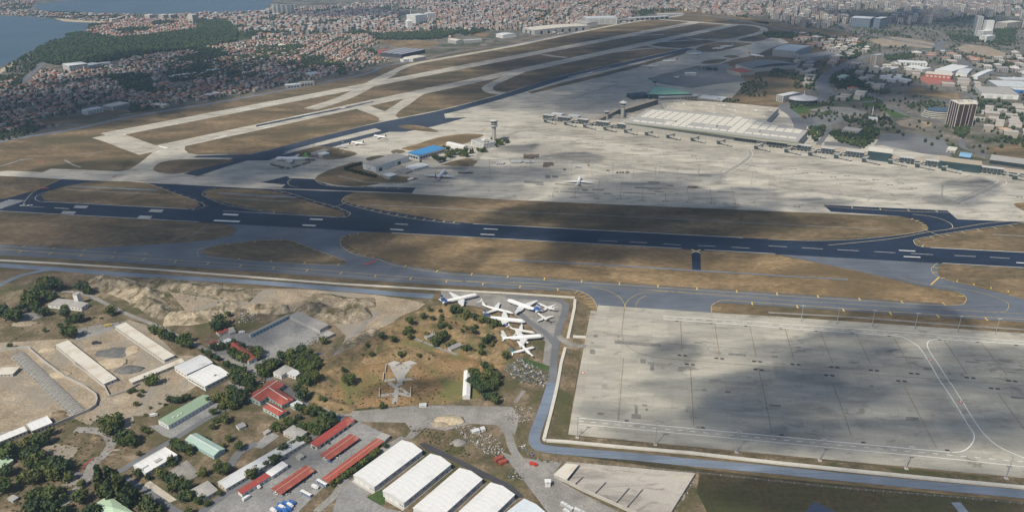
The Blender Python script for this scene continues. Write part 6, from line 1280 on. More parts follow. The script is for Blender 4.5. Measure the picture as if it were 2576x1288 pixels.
 # ------------------------------------------------------------------ trees
L_dark=varied('leaf_dark',[(0.036,0.058,0.022),(0.065,0.09,0.03),(0.095,0.11,0.036),(0.05,0.075,0.036)],0.7,island=False)
L_mid=varied('leaf_mid',[(0.07,0.10,0.025),(0.10,0.125,0.035),(0.135,0.14,0.045),(0.08,0.105,0.035)],0.7,island=False)
L_far=varied('leaf_far',[(0.028,0.048,0.024),(0.040,0.062,0.028),(0.055,0.075,0.03),(0.034,0.055,0.03),(0.065,0.08,0.035)],0.8)
M_bark=plain('bark',(0.10,0.075,0.05),0.9)
def crown_mesh(name,mat,kind,seed,nleaf):
 """leaf clumps spread through several overlapping lobes, about 1 unit high and wide"""
 rnd=random.Random(seed);mb=MB();lobes=[]
 if kind=='round':
  for i in range(7):a=rnd.uniform(0,6.28);lobes.append((Vector((0.22*math.cos(a)*rnd.uniform(0.4,1.2),0.22*math.sin(a)*rnd.uniform(0.4,1.2),rnd.uniform(0.34,0.72))),rnd.uniform(0.2,0.31),1.0))
 elif kind=='cypress':
  for i in range(7):lobes.append((Vector((rnd.uniform(-0.03,0.03),rnd.uniform(-0.03,0.03),0.14+i*0.115)),0.17-0.018*i,1.2))
 else:
  for i in range(6):a=rnd.uniform(0,6.28);lobes.append((Vector((0.26*math.cos(a),0.26*math.sin(a),rnd.uniform(0.22,0.5))),rnd.uniform(0.18,0.28),0.9))
 for c_,r_,st in lobes:
  bm=bmesh.new();bmesh.ops.create_icosphere(bm,subdivisions=1,radius=r_*0.7)
  for v_ in bm.verts:v_.co*=rnd.uniform(0.75,1.12)
  i0=len(mb.v);bm.verts.ensure_lookup_table();mb.v+=[(v_.co.x+c_.x,v_.co.y+c_.y,v_.co.z*st+c_.z)for v_ in bm.verts]
  for f in bm.faces:mb.f.append(tuple(i0+v_.index for v_ in f.verts));mb.m.append(0)
  bm.free()
 for i in range(nleaf):
  c_,r_,st=rnd.choice(lobes);d=Vector((rnd.gauss(0,1),rnd.gauss(0,1),rnd.gauss(0.15,1))).normalized()
  p=c_+Vector((d.x,d.y,d.z*st))*(r_*rnd.uniform(0.78,1.18));s=rnd.uniform(0.035,0.075)
  n_=(d+Vector((rnd.uniform(-.8,.8),rnd.uniform(-.8,.8),rnd.uniform(-.8,.8)))).normalized();x=n_.orthogonal().normalized();y=n_.cross(x)
  k=d*(s*0.35)
  mb.face([p-x*s-y*s*0.7,p+x*s*0.9-y*s+k,p+x*s+y*s*0.8,p-x*s*0.8+y*s+k])
 return mb.mesh(name,mat)
CROWN={'round':[crown_mesh('crown',L_dark,'round',i,260)for i in range(4)]+[crown_mesh('crown',L_mid,'round',10+i,260)for i in range(2)],'cypress':[crown_mesh('crown',L_dark,'cypress',20+i,220)for i in range(2)],'bush':[crown_mesh('crown',L_dark,'bush',30+i,160)for i in range(2)]+[crown_mesh('crown',L_mid,'bush',40+i,160)for i in range(2)]}
_tr=MB();_tr.tube((0,0,-0.06),(0.01,0.0,0.45),0.035,0.02,6)
for a in range(3):_tr.tube((0.005,0,0.3),(0.14*math.cos(a*2.1),0.14*math.sin(a*2.1),0.55),0.016,0.008,5)
TRUNK=_tr.mesh('trunk',M_bark)
def tree(x,y,H,wd,kind,label,cat,group,z=0.0):
 o=tag(empty('cypress_tree' if kind=='cypress' else 'bush' if kind=='bush' else 'broadleaf_tree',(x,y,z),random.uniform(0,6.28)),label,cat,group)
 link('crown',random.choice(CROWN[kind]),o,scale=(wd,wd,H));link('trunk',TRUNK,o,scale=(H,H,H));return o
random.seed(21)
def trees(c,r,items,label,group,kind=None):
 for it in items:
  x,y,rr=it;q=T(c,r,(x,y));g0=G(*q);m=(g0-Vector((0,0,CAMH))).length/FOC;wr=rr*0.25019*m
  kd=kind or('bush' if wr<2.4 else 'round');H=wr*(2.2 if kd=='round' else 1.7 if kd=='bush' else 5.0)
  g=G(*q,H*(0.5 if kd!='bush' else 0.35));z=terrain(g.x,g.y)
  if z>0.5:g=G(*q,z+H*0.4);z=terrain(g.x,g.y)
  lab,grp,ct_=(label,group,'tree')if kd!='bush' else(label.replace('tree','bush'),group.replace('trees','bushes'),'bush')
  tree(g.x,g.y,H,wr*2.3*(1 if kd!='cypress' else 0.95*2.2),kd,lab,ct_,grp,z)
trees(0,3,[(80,680,75),(40,650,60),(320,560,60),(390,560,60),(280,610,55),(260,690,60),(330,700,70),(390,740,65),(300,780,55),(350,830,60),(430,830,60),(500,850,60),(560,790,70),(620,840,60),(540,900,60),(590,770,50),(510,470,40),(300,930,60),(230,950,50),(340,950,50),(680,930,45),(90,860,50),(30,870,50),(60,1010,65),(20,1030,50),(400,1090,60),(480,1110,65),(560,1120,70),(600,1100,50),(300,1140,55),(350,1230,70),(430,1200,60),(520,1240,70),(470,1170,60),(630,1280,50),(780,1120,65),(820,1150,50),(820,1000,35),(900,1270,60),(960,1285,50)],
'rounded green tree in the loose grove beside the curved gravel drive','trees in the grove by the gravel drive')
trees(0,3,[(1080,370,60),(1130,400,70),(1180,360,50),(1070,460,55),(1150,450,50),(1230,520,60),(1290,530,60),(1330,570,50),(1230,580,45),(1180,300,25),(1500,240,18),(1610,195,15),(1660,205,18),(1300,75,22),(1370,195,25),(1400,110,22),(1460,310,18),(1440,440,30),(1480,480,25),(1400,700,25),(1430,70,20),(1340,60,22),(1700,150,35),(1760,160,35),(1820,150,35),(1880,130,35),(1550,300,20)],'dark tree or thicket between the works site and the green-roofed building'.replace('tree or thicket','tree'),'trees between works site and green roof')
trees(0,3,[(2140,280,35),(2210,230,30),(2240,230,28),(2180,360,30),(2140,420,35),(2250,340,50),(2300,540,35),(2410,620,45),(2250,620,25),(2030,880,45),(2200,820,60),(2250,860,50),(2530,890,60),(1380,900,38),(1480,940,30),(1720,770,45),(1600,880,40),(1640,920,45),(1720,960,50),(1790,990,55),(1850,1030,55),(1730,1030,50),(1880,1120,55),(1830,1140,50),(1930,1110,40),(2000,1160,45),(2080,1190,35),(2200,1100,30),(1780,620,50),(1840,640,50),(1900,660,45),(1740,590,40),(1450,1200,65),(1520,1230,65),(1460,1275,60),(1600,1260,40),(1900,1285,40),(2050,540,20),(2100,560,22)],
'green tree among the flat-roofed office and the barracks','trees among the barracks')
trees(0,3,[(990,930,50),(1000,1020,50),(1090,920,45),(1090,1060,50),(1160,960,46),(1180,1050,46),(1240,1010,40),(1300,1070,40),(1380,1110,28),(1270,1140,44),(1210,990,35)],'tall dark cypress in the clump beside the narrow road','cypresses beside the narrow road','cypress')
trees(0,3,[(2300,110,60),(2370,150,60),(2420,100,50),(2200,130,50),(2260,170,50),(2450,140,60),(2330,60,50),(2500,60,50),(2330,215,45),(2100,160,35),(2160,150,35)],'dark tree in the belt round the parked cars','trees round the parked cars')
trees(0,2,[(480,260,60),(550,290,60),(430,270,55),(380,360,55),(450,390,50),(520,400,45),(300,400,60),(330,440,55),(260,430,50),(300,470,45),(20,540,50),(40,580,55),(140,600,60),(170,590,45),(350,520,40),(420,550,45),(460,560,35),(640,515,28),(650,570,42),(680,655,32),(600,700,28),(700,760,55),(650,750,45),(760,610,40),(800,610,45),(1110,540,48),(830,320,50),(860,310,45),(890,620,15),(1020,620,15),(450,740,20),(100,900,25),(230,500,40),(190,540,40)],
'dark tree on the scrubby slope round the towered workshop','trees round the towered workshop')
trees(0,2,[(1550,730,45),(1590,750,45),(1640,770,50),(1690,790,50),(1720,810,40),(1860,820,50),(1880,870,50),(1830,850,50),(1900,890,35),(2210,640,60),(2200,690,60),(2240,680,50),(2160,710,45),(2290,580,30),(2100,980,35),(2030,945,22),(2080,970,30),(2180,1020,30),(2150,915,40),(2220,900,40),(2280,900,35),(2360,860,35),(2330,970,45),(2390,1000,50),(2440,1020,50),(2480,1040,35),(2440,900,30),(2520,930,30),(2560,960,30),(1540,1230,55),(1490,1250,40),(2280,1080,40),(2360,1130,50),(2420,1150,50),(2340,1200,50),(2400,1230,55),(2450,1200,45),(2520,1250,60),(2480,1280,45)],
'dark tree along the road between the quarry and the white halls','trees along the quarry road')
g_=[(30,940,45),(30,990,40)];_poly=[(20,1090),(200,1010),(450,930),(560,980),(640,1060),(650,1180),(560,1288),(430,1288),(480,1180),(300,1060),(150,1100),(100,1180),(30,1150)]
while len(g_)<42:
 x,y=random.uniform(20,650),random.uniform(930,1288)
 if inside(x,y,_poly)and all(abs(x-a)+abs(y-b_)*1.4>42 for a,b_,_ in g_):g_.append((x,y,random.uniform(38,55)))
trees(1,2,g_,'dark tree in the thick grove below the tarmac yard','trees in the grove below the tarmac yard')
trees(1,2,[(1745,540,28),(1850,540,20),(1990,520,45),(2040,530,40),(2120,570,45),(2200,600,40),(2270,630,45),(2330,650,40),(2390,680,45),(2440,690,30),(2010,575,14),(2060,580,14),(1960,660,14),(2005,662,14),(1860,600,22),(1865,630,20),(1770,620,25),(1845,660,20),(1850,695,35),(1900,690,30),(1945,720,22),(2100,615,22),(2080,700,18),(2115,725,22),(2075,755,22),(2165,715,18),(2205,710,25),(2185,755,38),(2230,715,12),(2350,820,45),(2295,850,35),(2260,910,32),(2400,855,22),(2370,890,25),(2260,960,35),(2190,945,18),(2130,920,30),(2090,920,35),(1720,780,30),(1830,810,60),(1870,790,50),(1790,850,40),(1800,880,30),(1930,890,32),(1985,860,30),(1680,590,32),(1540,640,40),(1545,745,40),(1540,800,35),(1500,760,35),(1370,830,35),(1255,805,38),(1120,895,20),(1160,985,30),(1450,985,32),(1635,995,25),(1450,935,12),(1070,970,15),(930,1240,60),(960,1230,45),(880,1140,28),(1500,965,15),(680,840,40)],
'green tree on the tan bank below the parked airliners','trees on the bank below the airliners')
trees(1,2,[(2180,1170,55),(2200,1230,50),(2300,1100,50),(2350,1130,50),(2330,1190,45),(2420,1190,45),(2500,985,40),(2530,960,20),(2270,1230,50),(2150,1250,45),(2400,1260,50),(2200,1290,50),(2260,1330,50),(2300,1290,50),(2350,1320,50),(2380,1400,55),(2400,1440,45),(2310,1400,40)],'dense green tree beside the white plastic-roofed shed','trees beside the plastic-roofed shed')
trees(1,3,[(40,45,35),(450,110,55),(430,60,50),(480,90,45),(430,230,40),(470,250,45),(520,260,45),(580,230,40),(600,270,45),(560,300,30),(420,330,35),(300,370,45),(330,390,40),(200,410,35),(180,430,40),(250,450,40),(440,420,40),(690,330,60),(740,340,55),(770,380,50),(660,370,50),(700,410,55),(640,440,50),(560,420,45),(600,470,40),(640,480,40),(500,420,40),(480,540,35),(510,570,35),(440,560,40),(280,640,50),(250,660,35),(370,600,35),(200,740,50),(170,760,45),(90,790,30),(100,805,35),(1270,215,35),(650,140,25),(690,160,25),(850,250,18)],
'dark tree in the belt between the red headquarters and the motor pool','trees between headquarters and motor pool')
trees(1,3,[(880,920,35),(930,890,35),(980,870,35),(1030,830,35),(1080,790,40),(1130,750,35),(1180,710,40),(1230,670,30),(1290,620,30),(820,970,30),(770,1000,30)],'dark shrubby tree in the row behind the long red carport','trees behind the long red carport')
# trees of the cargo side and along the hangar hedge
for i,(x,y,rr)in enumerate([(1265,535,26),(1310,535,26)]+[(1050,640,22),(1015,650,20),(860,640,30),(930,640,34),(800,640,30),(900,690,34),(950,710,26),(830,700,26),(570,770,34),(620,690,40),(680,700,40),(720,660,36),(640,600,30),(560,590,26),(440,750,36),(490,790,34),(400,740,28),(1140,620,24),(1250,620,30),(1200,630,26),(1460,480,30),(1500,500,30),(1540,510,26),(1600,480,26),(1640,470,22),(1450,540,26),(1380,450,26),(180,820,16)]):
 q=C6(x,y);m=1.0;g0=G(*q);m=(g0-Vector((0,0,CAMH))).length/FOC;wr=rr*0.15012*m*(1.0 if i<4 else 1.45);H=wr*(4.4 if i<4 else 2.2);g=G(*q,H*0.5)
 tree(g.x,g.y,H,wr*2.3*(2.2 if i<4 else 1),'cypress' if i<4 else 'round','tall dark cypress beside the white tower office' if i<4 else 'dark tree between the blue-roofed hangar and the control tower','tree','cypresses at the tower office' if i<4 else 'trees between blue hangar and tower',0.45)
hd=MB();rnd=random.Random(5)
def leafy(mb,P,half,h,per_m=2.2,s=0.9):
 for a,b_ in zip(P,P[1:]):
  for i in range(int((b_-a).length*per_m)):
   p=a.lerp(b_,rnd.random())+Vector((rnd.uniform(-half,half),rnd.uniform(-half,half),rnd.uniform(0.2,h*rnd.uniform(0.6,1.2))));n_=Vector((rnd.gauss(0,1),rnd.gauss(0,1),rnd.gauss(0.5,1))).normalized();x=n_.orthogonal().normalized()*s;y=n_.cross(x)
   mb.face([p-x-y,p+x-y*0.8,p+x*0.9+y,p-x+y*0.9])
hp=[G(*C5(*q))for q in((1560,525),(1470,545),(1280,605),(1290,625),(1500,680),(1790,750))]
leafy(hd,hp,3.0,5.5,7.0,1.1);ho=hd.obj('hedge',L_far);ho.location=(0,0,0.4);tag(ho,'dark clipped hedge bending round the cargo hangar yard','hedge')
# ------------------------------------------------------------------ town beyond the airfield
W_house=varied('house_wall',[(0.42,0.385,0.335),(0.50,0.46,0.40),(0.34,0.30,0.26),(0.58,0.55,0.50),(0.40,0.33,0.28)],0.85)
R_house=varied('house_roof',[(0.38,0.15,0.09),(0.46,0.22,0.14),(0.28,0.13,0.10),(0.40,0.18,0.12),(0.48,0.31,0.23),(0.36,0.34,0.32),(0.24,0.14,0.125),(0.50,0.48,0.45),(0.30,0.29,0.29)],0.85)
R_flat=varied('block_roof',[(0.44,0.42,0.39),(0.36,0.22,0.17),(0.52,0.50,0.47),(0.32,0.30,0.28),(0.40,0.25,0.19)],0.85)
W_house1=varied('house_wall_single',[(0.34,0.31,0.27),(0.42,0.38,0.33),(0.28,0.25,0.22),(0.50,0.47,0.43)],0.85,island=False)
R_house1=varied('house_roof_single',[(0.31,0.125,0.085),(0.40,0.185,0.125),(0.27,0.12,0.095),(0.44,0.24,0.17)],0.85,island=False)
W_block=bpy.data.materials.new('block_wall');n,l,b=nodes(W_block)
_g=n.new('ShaderNodeNewGeometry');o_=n.new('ShaderNodeValToRGB');l.new(_g.outputs['Random Per Island'],o_.inputs[0]);o_.color_ramp.interpolation='CONSTANT'
for i,c_ in enumerate([(0.40,0.37,0.33),(0.34,0.30,0.26),(0.50,0.475,0.44),(0.28,0.27,0.27)]):
 if i>1:o_.color_ramp.elements.new(0.5)
 o_.color_ramp.elements[i].position=i*0.25;o_.color_ramp.elements[i].color=c4(c_)
sp_=N(n,l,'ShaderNodeSeparateXYZ',i_0=_g.outputs['Position'])
fl=N(n,l,'ShaderNodeMath',operation='FRACT',i_0=N(n,l,'ShaderNodeMath',operation='MULTIPLY',i_0=sp_.outputs[2],i_1=1/3.1).outputs[0]).outputs[0]
fx=N(n,l,'ShaderNodeMath',operation='FRACT',i_0=N(n,l,'ShaderNodeMath',operation='MULTIPLY',i_0=N(n,l,'ShaderNodeMath',operation='ADD',i_0=sp_.outputs[0],i_1=sp_.outputs[1]).outputs[0],i_1=1/3.4).outputs[0]).outputs[0]
wn=N(n,l,'ShaderNodeMath',operation='MULTIPLY',i_0=ramp(n,l,fl,[(0.3,0.0),(0.34,1.0)]),i_1=ramp(n,l,fx,[(0.42,0.0),(0.46,1.0)])).outputs[0]
l.new(mixc(n,l,wn,o_.outputs[0],(0.10,0.105,0.11)),b.inputs['Base Color']);b.inputs['Roughness'].default_value=0.8
EXCL=[T(1,0,(1180,420),(1330,400),(1600,405),(1850,415),(1780,475),(1600,500),(1380,470)),T(1,0,(1200,460),(1600,460),(1650,560),(1650,610),(1450,620),(1200,590)),T(1,0,(1170,380),(1300,340),(1850,330),(2000,340),(1900,400),(1300,410)),T(1,0,(1430,100),(1720,100),(1720,260),(1430,260)),T(0,0,(230,640),(960,610),(960,700),(600,730)),T(0,0,(500,1190),(820,1060),(1300,1030),(1300,1170),(800,1240),(220,1288)),T(0,0,(2000,700),(2230,690),(2230,730),(1680,790),(1660,750)),T(0,0,(1540,650),(1640,740),(1900,860),(1840,900),(1650,830))]
PARK=T(0,0,(330,560),(500,450),(700,380),(860,385),(1250,385),(1500,360),(1950,300),(2330,270),(2400,285),(2380,420),(2100,480),(1620,530),(1250,600),(950,640),(560,660),(380,620))
REG=[([(-60,225),(0,212),(60,190),(130,172),(300,166),(310,150),(400,138),(480,126),(640,104),(720,92),(760,95),(760,205),(640,232),(500,254),(325,283),(200,310),(120,322),(0,335),(-60,345)],17.5,0.42,(8,12),(5,8.5),0.16,0.74),([(760,95),(900,78),(1000,80),(1130,80),(1140,96),(960,106),(930,125),(1000,150),(960,158),(900,178),(819,198),(760,205)],17.5,0.55,(8,12),(5,8.5),0.06,0.82),([(212,92),(228,70),(262,60),(330,48),(480,52),(500,76),(380,88),(300,94)],20,0.3,(9,13),(5,9),0.05,0.9),
([(600,70),(560,50),(640,42),(700,30),(900,12),(1290,-6),(1700,-8),(1933,-8),(1933,30),(1889,47),(1714,27),(1500,57),(1290,78),(1130,80),(900,78),(720,92),(640,100),(600,95)],25,0.45,(11,18),(8,20),0.55,0.86),
([(1933,45),(1933,-8),(2700,-8),(2700,60),(2580,80),(2500,50),(2300,62),(2180,60),(2100,74),(2020,70)],34,0.2,(14,26),(12,42),0.95,0.62),
([(2000,88),(2150,100),(2240,170),(2230,230),(2120,260),(2050,240),(2010,190),(1990,140)],36,0.1,(14,32),(6,14),0.9,0.75),
([(2240,135),(2420,125),(2700,150),(2700,240),(2480,240),(2350,215),(2240,180)],42,0.3,(14,36),(6,14),0.9,0.6),
([(2420,270),(2700,270),(2700,400),(2500,340),(2420,320)],40,0.2,(14,30),(6,14),0.9,0.65),
([(0,26),(60,28),(180,36),(330,38),(430,42),(330,46),(250,56),(130,45),(0,39)],32,0.2,(10,18),(5,9),0.3,0.6),
([(0,-6),(90,-6),(80,18),(0,24)],32,0.2,(10,18),(5,9),0.3,0.6),
([(430,42),(560,37),(660,32),(690,20),(700,30),(640,44),(500,56)],26,0.2,(12,20),(8,22),0.5,0.8)]
NEARW=[T(3,0,q)for q in((1030,620),(1700,700),(1750,760),(2000,740),(2100,770),(2250,900),(2350,830),(1950,1150),(1700,1150),(1480,670),(1250,800),(1440,640),(2200,300),(2400,240),(350,1040),(180,960),(1090,1190),(940,180),(1090,180),(760,780),(830,880),(230,500),(450,550),(2500,840),(2480,900))]
rnd=random.Random(77);HOUSES=[];TREES=[]
BARE=[T(3,0,(1000,405),(1250,375),(1450,395),(1680,440),(1640,490),(1420,470),(1150,470)),T(3,0,(1870,495),(1980,450),(2200,470),(2400,545),(2370,590),(2150,565)),T(3,0,(1510,780),(1580,720),(1900,720),(1900,860),(1600,860)),T(3,0,(350,280),(820,330),(820,420),(560,350)),T(3,0,(1350,930),(1500,860),(1560,900),(1900,940),(1920,995),(1600,970))]
ROADPX=[G(*q)for P in(T(3,0,(1900,420),(1720,450),(1500,520),(1200,540),(950,580),(800,640),(640,720),(540,800),(540,900),(540,1000)),T(3,0,(680,130),(720,250),(850,310),(1000,350),(1300,410),(1700,480),(1950,620),(2100,700),(2568,800)),T(3,0,(940,560),(720,680),(600,760),(640,940),(1000,945),(1160,1060),(1600,1190),(2050,1288)),T(0,0,(620,390),(520,530),(420,660),(300,760),(180,860)))for q in[tuple(v_)for v_ in smooth_poly([Vector((*p,0))for p in P],6,False)]for q in[(q[0],q[1])]]
for ri,(poly,spc,turn,fp,hh,blk,keep)in enumerate(REG):
 W_=[G(x,max(y,-60))for x,y in poly];x0,x1=min(p.x for p in W_),max(p.x for p in W_);y0,y1=min(p.y for p in W_),max(p.y for p in W_)
 a=R17+turn;ca,sa=math.cos(a),math.sin(a);cx_,cy_=(x0+x1)/2,(y0+y1)/2;rad=math.hypot(x1-x0,y1-y0)/2;n_=int(rad/spc)+1
 for i in range(-n_,n_+1):
  for j in range(-n_,n_+1):
   if j%5==0 and spc<30:continue
   jt=0.5 if ri in(3,4)else 0.25;u_,v_=i*spc+rnd.uniform(-jt,jt)*spc,j*spc+rnd.uniform(-jt,jt)*spc*0.8;u_+=26*math.sin(v_*0.006+ri);v_+=26*math.sin(u_*0.005)
   X,Y_=cx_+u_*ca-v_*sa,cy_+u_*sa+v_*ca
   if Y_<300:continue
   q=px((X,Y_,0))
   if not inside(q[0],q[1],poly)or q[0]<-30 or q[0]>2610 or q[1]<-14:continue
   if any(inside(q[0],q[1],e)for e in EXCL)or any(inside(q[0],q[1],e)for e in BARE):continue
   if ri>=4 and any(math.hypot(q[0]-e[0],(q[1]-e[1])*2.2)<42 for e in NEARW):continue
   if ri in(0,4,5,6,7)and any(abs(X-p.x)<26 and abs(Y_-p.y)<26 for p in ROADPX):continue
   gp_=noise.noise(Vector((X*0.0045+9,Y_*0.0045,ri*3.1)))
   if gp_>0.30 and ri<5:
    for _k in range(3):TREES.append((X+rnd.uniform(-.7,.7)*spc,Y_+rnd.uniform(-.7,.7)*spc,rnd.uniform(7,12)))
    continue
   if i%9==0 and spc<30 and rnd.random()<0.8:continue
   if rnd.random()<keep and noise.noise(Vector((X*0.006,Y_*0.006,ri)))>-0.42:
    b_=rnd.random()<blk;w_=rnd.uniform(*fp)*(1.25 if b_ else 1);d_=rnd.uniform(*fp);h_=rnd.uniform(*hh)if b_ else rnd.uniform(hh[0],min(hh[1],hh[0]+4))
    HOUSES.append((X,Y_,w_,d_,h_,a+rnd.uniform(-0.06,0.06)+(math.pi/2 if rnd.random()<0.3 else 0),b_,ri))
   for _k in range(1 if rnd.random()<0.3 else 2):TREES.append((X+rnd.uniform(-.6,.6)*spc,Y_+rnd.uniform(-.6,.6)*spc,rnd.uniform(5,10)))
HOUSES.sort(key=lambda h:math.hypot(h[0],h[1])-60*(h[6]))
# the 300 that show largest stand alone; the rest of the town is one mass
_hw=MB();_hw.box(-0.5,0.5,-0.5,0.5,0,1);HW=_hw.mesh('wall',W_house1)
_hr=MB();e_=0.56;_hr.face([(-e_,-e_,0),(e_,-e_,0),(0.2,0,1),(-0.2,0,1)]);_hr.face([(e_,-e_,0),(e_,e_,0),(0.2,0,1)]);_hr.face([(e_,e_,0),(-e_,e_,0),(-0.2,0,1),(0.2,0,1)]);_hr.face([(-e_,e_,0),(-e_,-e_,0),(-0.2,0,1)]);HR=_hr.mesh('roof',R_house1)
_hf=MB();_hf.box(-0.52,0.52,-0.52,0.52,0,1,bottom=True);HF=_hf.mesh('roof',plain('flat_roof_single',(0.44,0.41,0.37),0.85,var=0.2))
mbw,mbb,cnt,nblk=MB(),MB(),0,0
def hbox(mb,X,Y_,w_,d_,z0,z1,a,mi,hip=0.0,mi2=0):
 ca,sa=math.cos(a),math.sin(a);f_=lambda x,y,z:(X+x*ca-y*sa,Y_+x*sa+y*ca,z)
 c_=[(-w_/2,-d_/2),(w_/2,-d_/2),(w_/2,d_/2),(-w_/2,d_/2)]
 for k in range(4):p,q=c_[k],c_[(k+1)%4];mb.face([f_(*p,z0),f_(*q,z0),f_(*q,z1),f_(*p,z1)],mi)if False else None
 i0=len(mb.v);mb.v+=[f_(*p,z0)for p in c_]+[f_(*p,z1)for p in c_]
 for k in range(4):k2=(k+1)%4;mb.f.append((i0+k,i0+k2,i0+4+k2,i0+4+k));mb.m.append(mi)
 i1=len(mb.v)
 if hip:
  o_=1.08;mb.v+=[f_(p[0]*o_,p[1]*o_,z1)for p in c_]+[f_(-w_*0.22,0,z1+hip),f_(w_*0.22,0,z1+hip)]
  for f in((0,1,5,4),(1,2,5),(2,3,4,5),(3,0,4)):mb.f.append(tuple(i1+k for k in f));mb.m.append(mi2)
 else:
  mb.v+=[f_(*p,z1+0.05)for p in c_];mb.f.append((i1,i1+1,i1+2,i1+3));mb.m.append(mi2)
for X,Y_,w_,d_,h_,a,b_,ri in HOUSES:
 if not b_ and cnt<290 and ri in(0,1):
  cnt+=1;o=tag(empty('town_house',(X,Y_,0.1),a),'small red-roofed house in the crowded town across the perimeter road','house','town houses across the perimeter road')
  link('wall',HW,o,scale=(w_,d_,h_));link('roof',HR,o,loc=(0,0,h_+0.02),scale=(w_,d_,w_*0.22))
 elif b_ and nblk<150 and ri in(0,4,5,6,7):
  nblk+=1;o=tag(empty('town_block',(X,Y_,0.1),a),'pale flat-roofed block in the town and industry beyond the airfield','building','flat-roofed blocks beyond the airfield')
  link('wall',HW,o,scale=(w_,d_,h_));link('roof',HF,o,loc=(0,0,h_+0.02),scale=(w_,d_,0.7))
 elif b_:hbox(mbw,X,Y_,w_,d_,0.05,h_,a,1,0.0 if rnd.random()<0.6 else w_*0.16,3)
 else:hbox(mbw,X,Y_,w_,d_,0.05,h_,a,0,w_*0.22,2)
to=mbw.obj('distant_town',[W_house,W_block,R_house,R_flat],kind='stuff');to['label']='distant mass of red-roofed houses and pale blocks'
# special blocks in the town
t00=lambda name,label,cat,p,*a,**k:building(name,label,cat,*T(0,0,*p),*a,**k)
t10=lambda name,label,cat,p,*a,**k:building(name,label,cat,*T(1,0,*p),*a,**k)
t00('white_clinic','bright white stepped clinic at the edge of the wooded park','building',((625,645),(690,665),(820,625)),22,'flat',0,W_white,R_white,(7,5,1.8,2,5,4),W_glass)
t00('white_clinic','white clinic wing with pale blue roof by the wooded park','building',((745,665),(840,672),(930,632)),14,'flat',0,W_white,R_pale,(7,5,1.8,2,3,4),W_glass)
t00('white_hall','long brilliant white roof standing against the dark park','hall',((998,632),(1010,640),(1100,622)),6,'flat',0,W_white,R_white)
t00('white_school','white school on a low plinth above the perimeter road','school',((820,1105),(870,1115),(1010,1080)),12,'flat',0,W_white,R_pale,(8,5,2,2,2,4))
t00('grey_school','long grey school block beside the white one','school',((1030,1062),(1130,1075),(1290,1035)),12,'flat',0,W_grey,R_cream,(8,5,2,2,2,4))
t00('store_hall','cream store hall by the perimeter road with cars','hall',((1510,1052),(1640,1065),(1695,1048)),7,'flat',0,W_cream,R_cream)
t00('store_hall','pale low store with dark front beside the perimeter road','hall',((2040,955),(2110,962),(2280,938)),8,'flat',0,W_glass,R_pale)
t00('long_school','long white school roof between rows of dark trees','school',((1690,765),(1720,772),(2010,740)),8,'flat',0,W_white,R_white)
t00('long_school','short white roof above the dark tree row','school',((2050,712),(2080,718),(2200,698)),8,'flat',0,W_white,R_pale)
t00('beach_hotel','cream hotel block behind the sand beach','hotel',((1095,190),(1120,195),(1160,185)),22,'flat',0,W_cream,R_cream)
for i,(x,h,nm)in enumerate(((1480,26,'first'),(1620,20,'second'),(1690,18,'third'),(1910,40,'fourth'))):t00('shore_block',f'sunlit cream block on the far shore, {nm} along the water','hotel',((x-30,150),(x+20,154),(x+45,146)),h,'flat',0,W_cream,R_cream,(9,5,1.6,3,4,4))
t10('market_hall','large dark hall with striped roof and red corner beside the tan field','hall',((1245,530),(1460,550),(1585,490)),14,'flat',0,plain('dark_hall_wall',(0.06,0.065,0.075),0.6),ribbed('striped_hall_roof',(0.24,0.25,0.28),30,0.6,0,0.5,0.2))
t10('red_corner','red block at the corner of the striped market hall','building',((1225,508),(1262,516),(1300,495)),15,'flat',0,W_brick,W_brick)
t10('white_office','white stepped office by the end of the tan field','office',((1480,580),(1575,592),(1640,560)),12,'flat',0,W_white,R_cream,(8,5,2,2,2,4))
t10('white_store','small white store next to the stepped office','store',((1445,598),(1480,605),(1510,590)),8,'flat',0,W_white,R_cream)
t10('mosque','pale mosque with a dome among red roofs','mosque',((215,455),(245,462),(275,450)),9,'hip',7,W_cream,R_cream)
t10('long_store','white-topped store block by the cypress row','store',((495,735),(560,752),(645,735)),8,'flat',0,W_white,R_white)
t10('arcade','grey arcade block with dark openings along the perimeter road','building',((430,825),(440,838),(560,800)),10,'flat',0,W_grey,R_grey,(9,6,6,0.3),W_glass)
t10('arcade','darker grey block beside the arcade along the perimeter road','building',((285,850),(300,862),(420,828)),9,'flat',0,W_grey,R_pale,(9,6,5,0.3),W_glass)
t10('big_white_block','white hospital block with striped front in the upper town','building',((1510,150),(1600,160),(1690,145)),40,'flat',0,W_white,R_white,(12,4,26,4),W_grey)
t10('big_white_block','white slab beside the striped hospital block','building',((1690,132),(1720,138),(1790,130)),34,'flat',0,W_white,R_white,(9,5,2,3,7,4))
t10('white_spire_base','white rounded sail-like tower below the hospital block','tower',((1500,215),(1520,220),(1545,210)),34,'hip',14,W_white,W_white)
t10('hangar_shed','white hangar shed with pale roof at the airfield edge','hangar',((1925,398),(2010,415),(2070,405)),14,'vault',3,W_grey,R_cream)
t10('hangar_shed','row of pale hangar sheds behind parked cars at the airfield edge','hangar',((2070,405),(2090,412),(2260,395)),12,'flat',0,W_grey,R_pale)
t10('hangar_shed','white vaulted hangar at the end of the cypress wood','hangar',((2410,345),(2480,358),(2560,335)),14,'vault',3,W_white,R_white)
for i,(x,h)in enumerate(((165,56),(205,58),(250,44),(300,62),(340,56),(375,40))):t10('shore_tower',f'tall grey-blue tower block on the shore, {["first", "second", "third", "fourth", "fifth", "sixth"][i]} of the cluster','tower',((x-12,50),(x+6,54),(x+18,48)),h,'flat',0,W_grey,R_grey,(7,4,2,3,10,4))
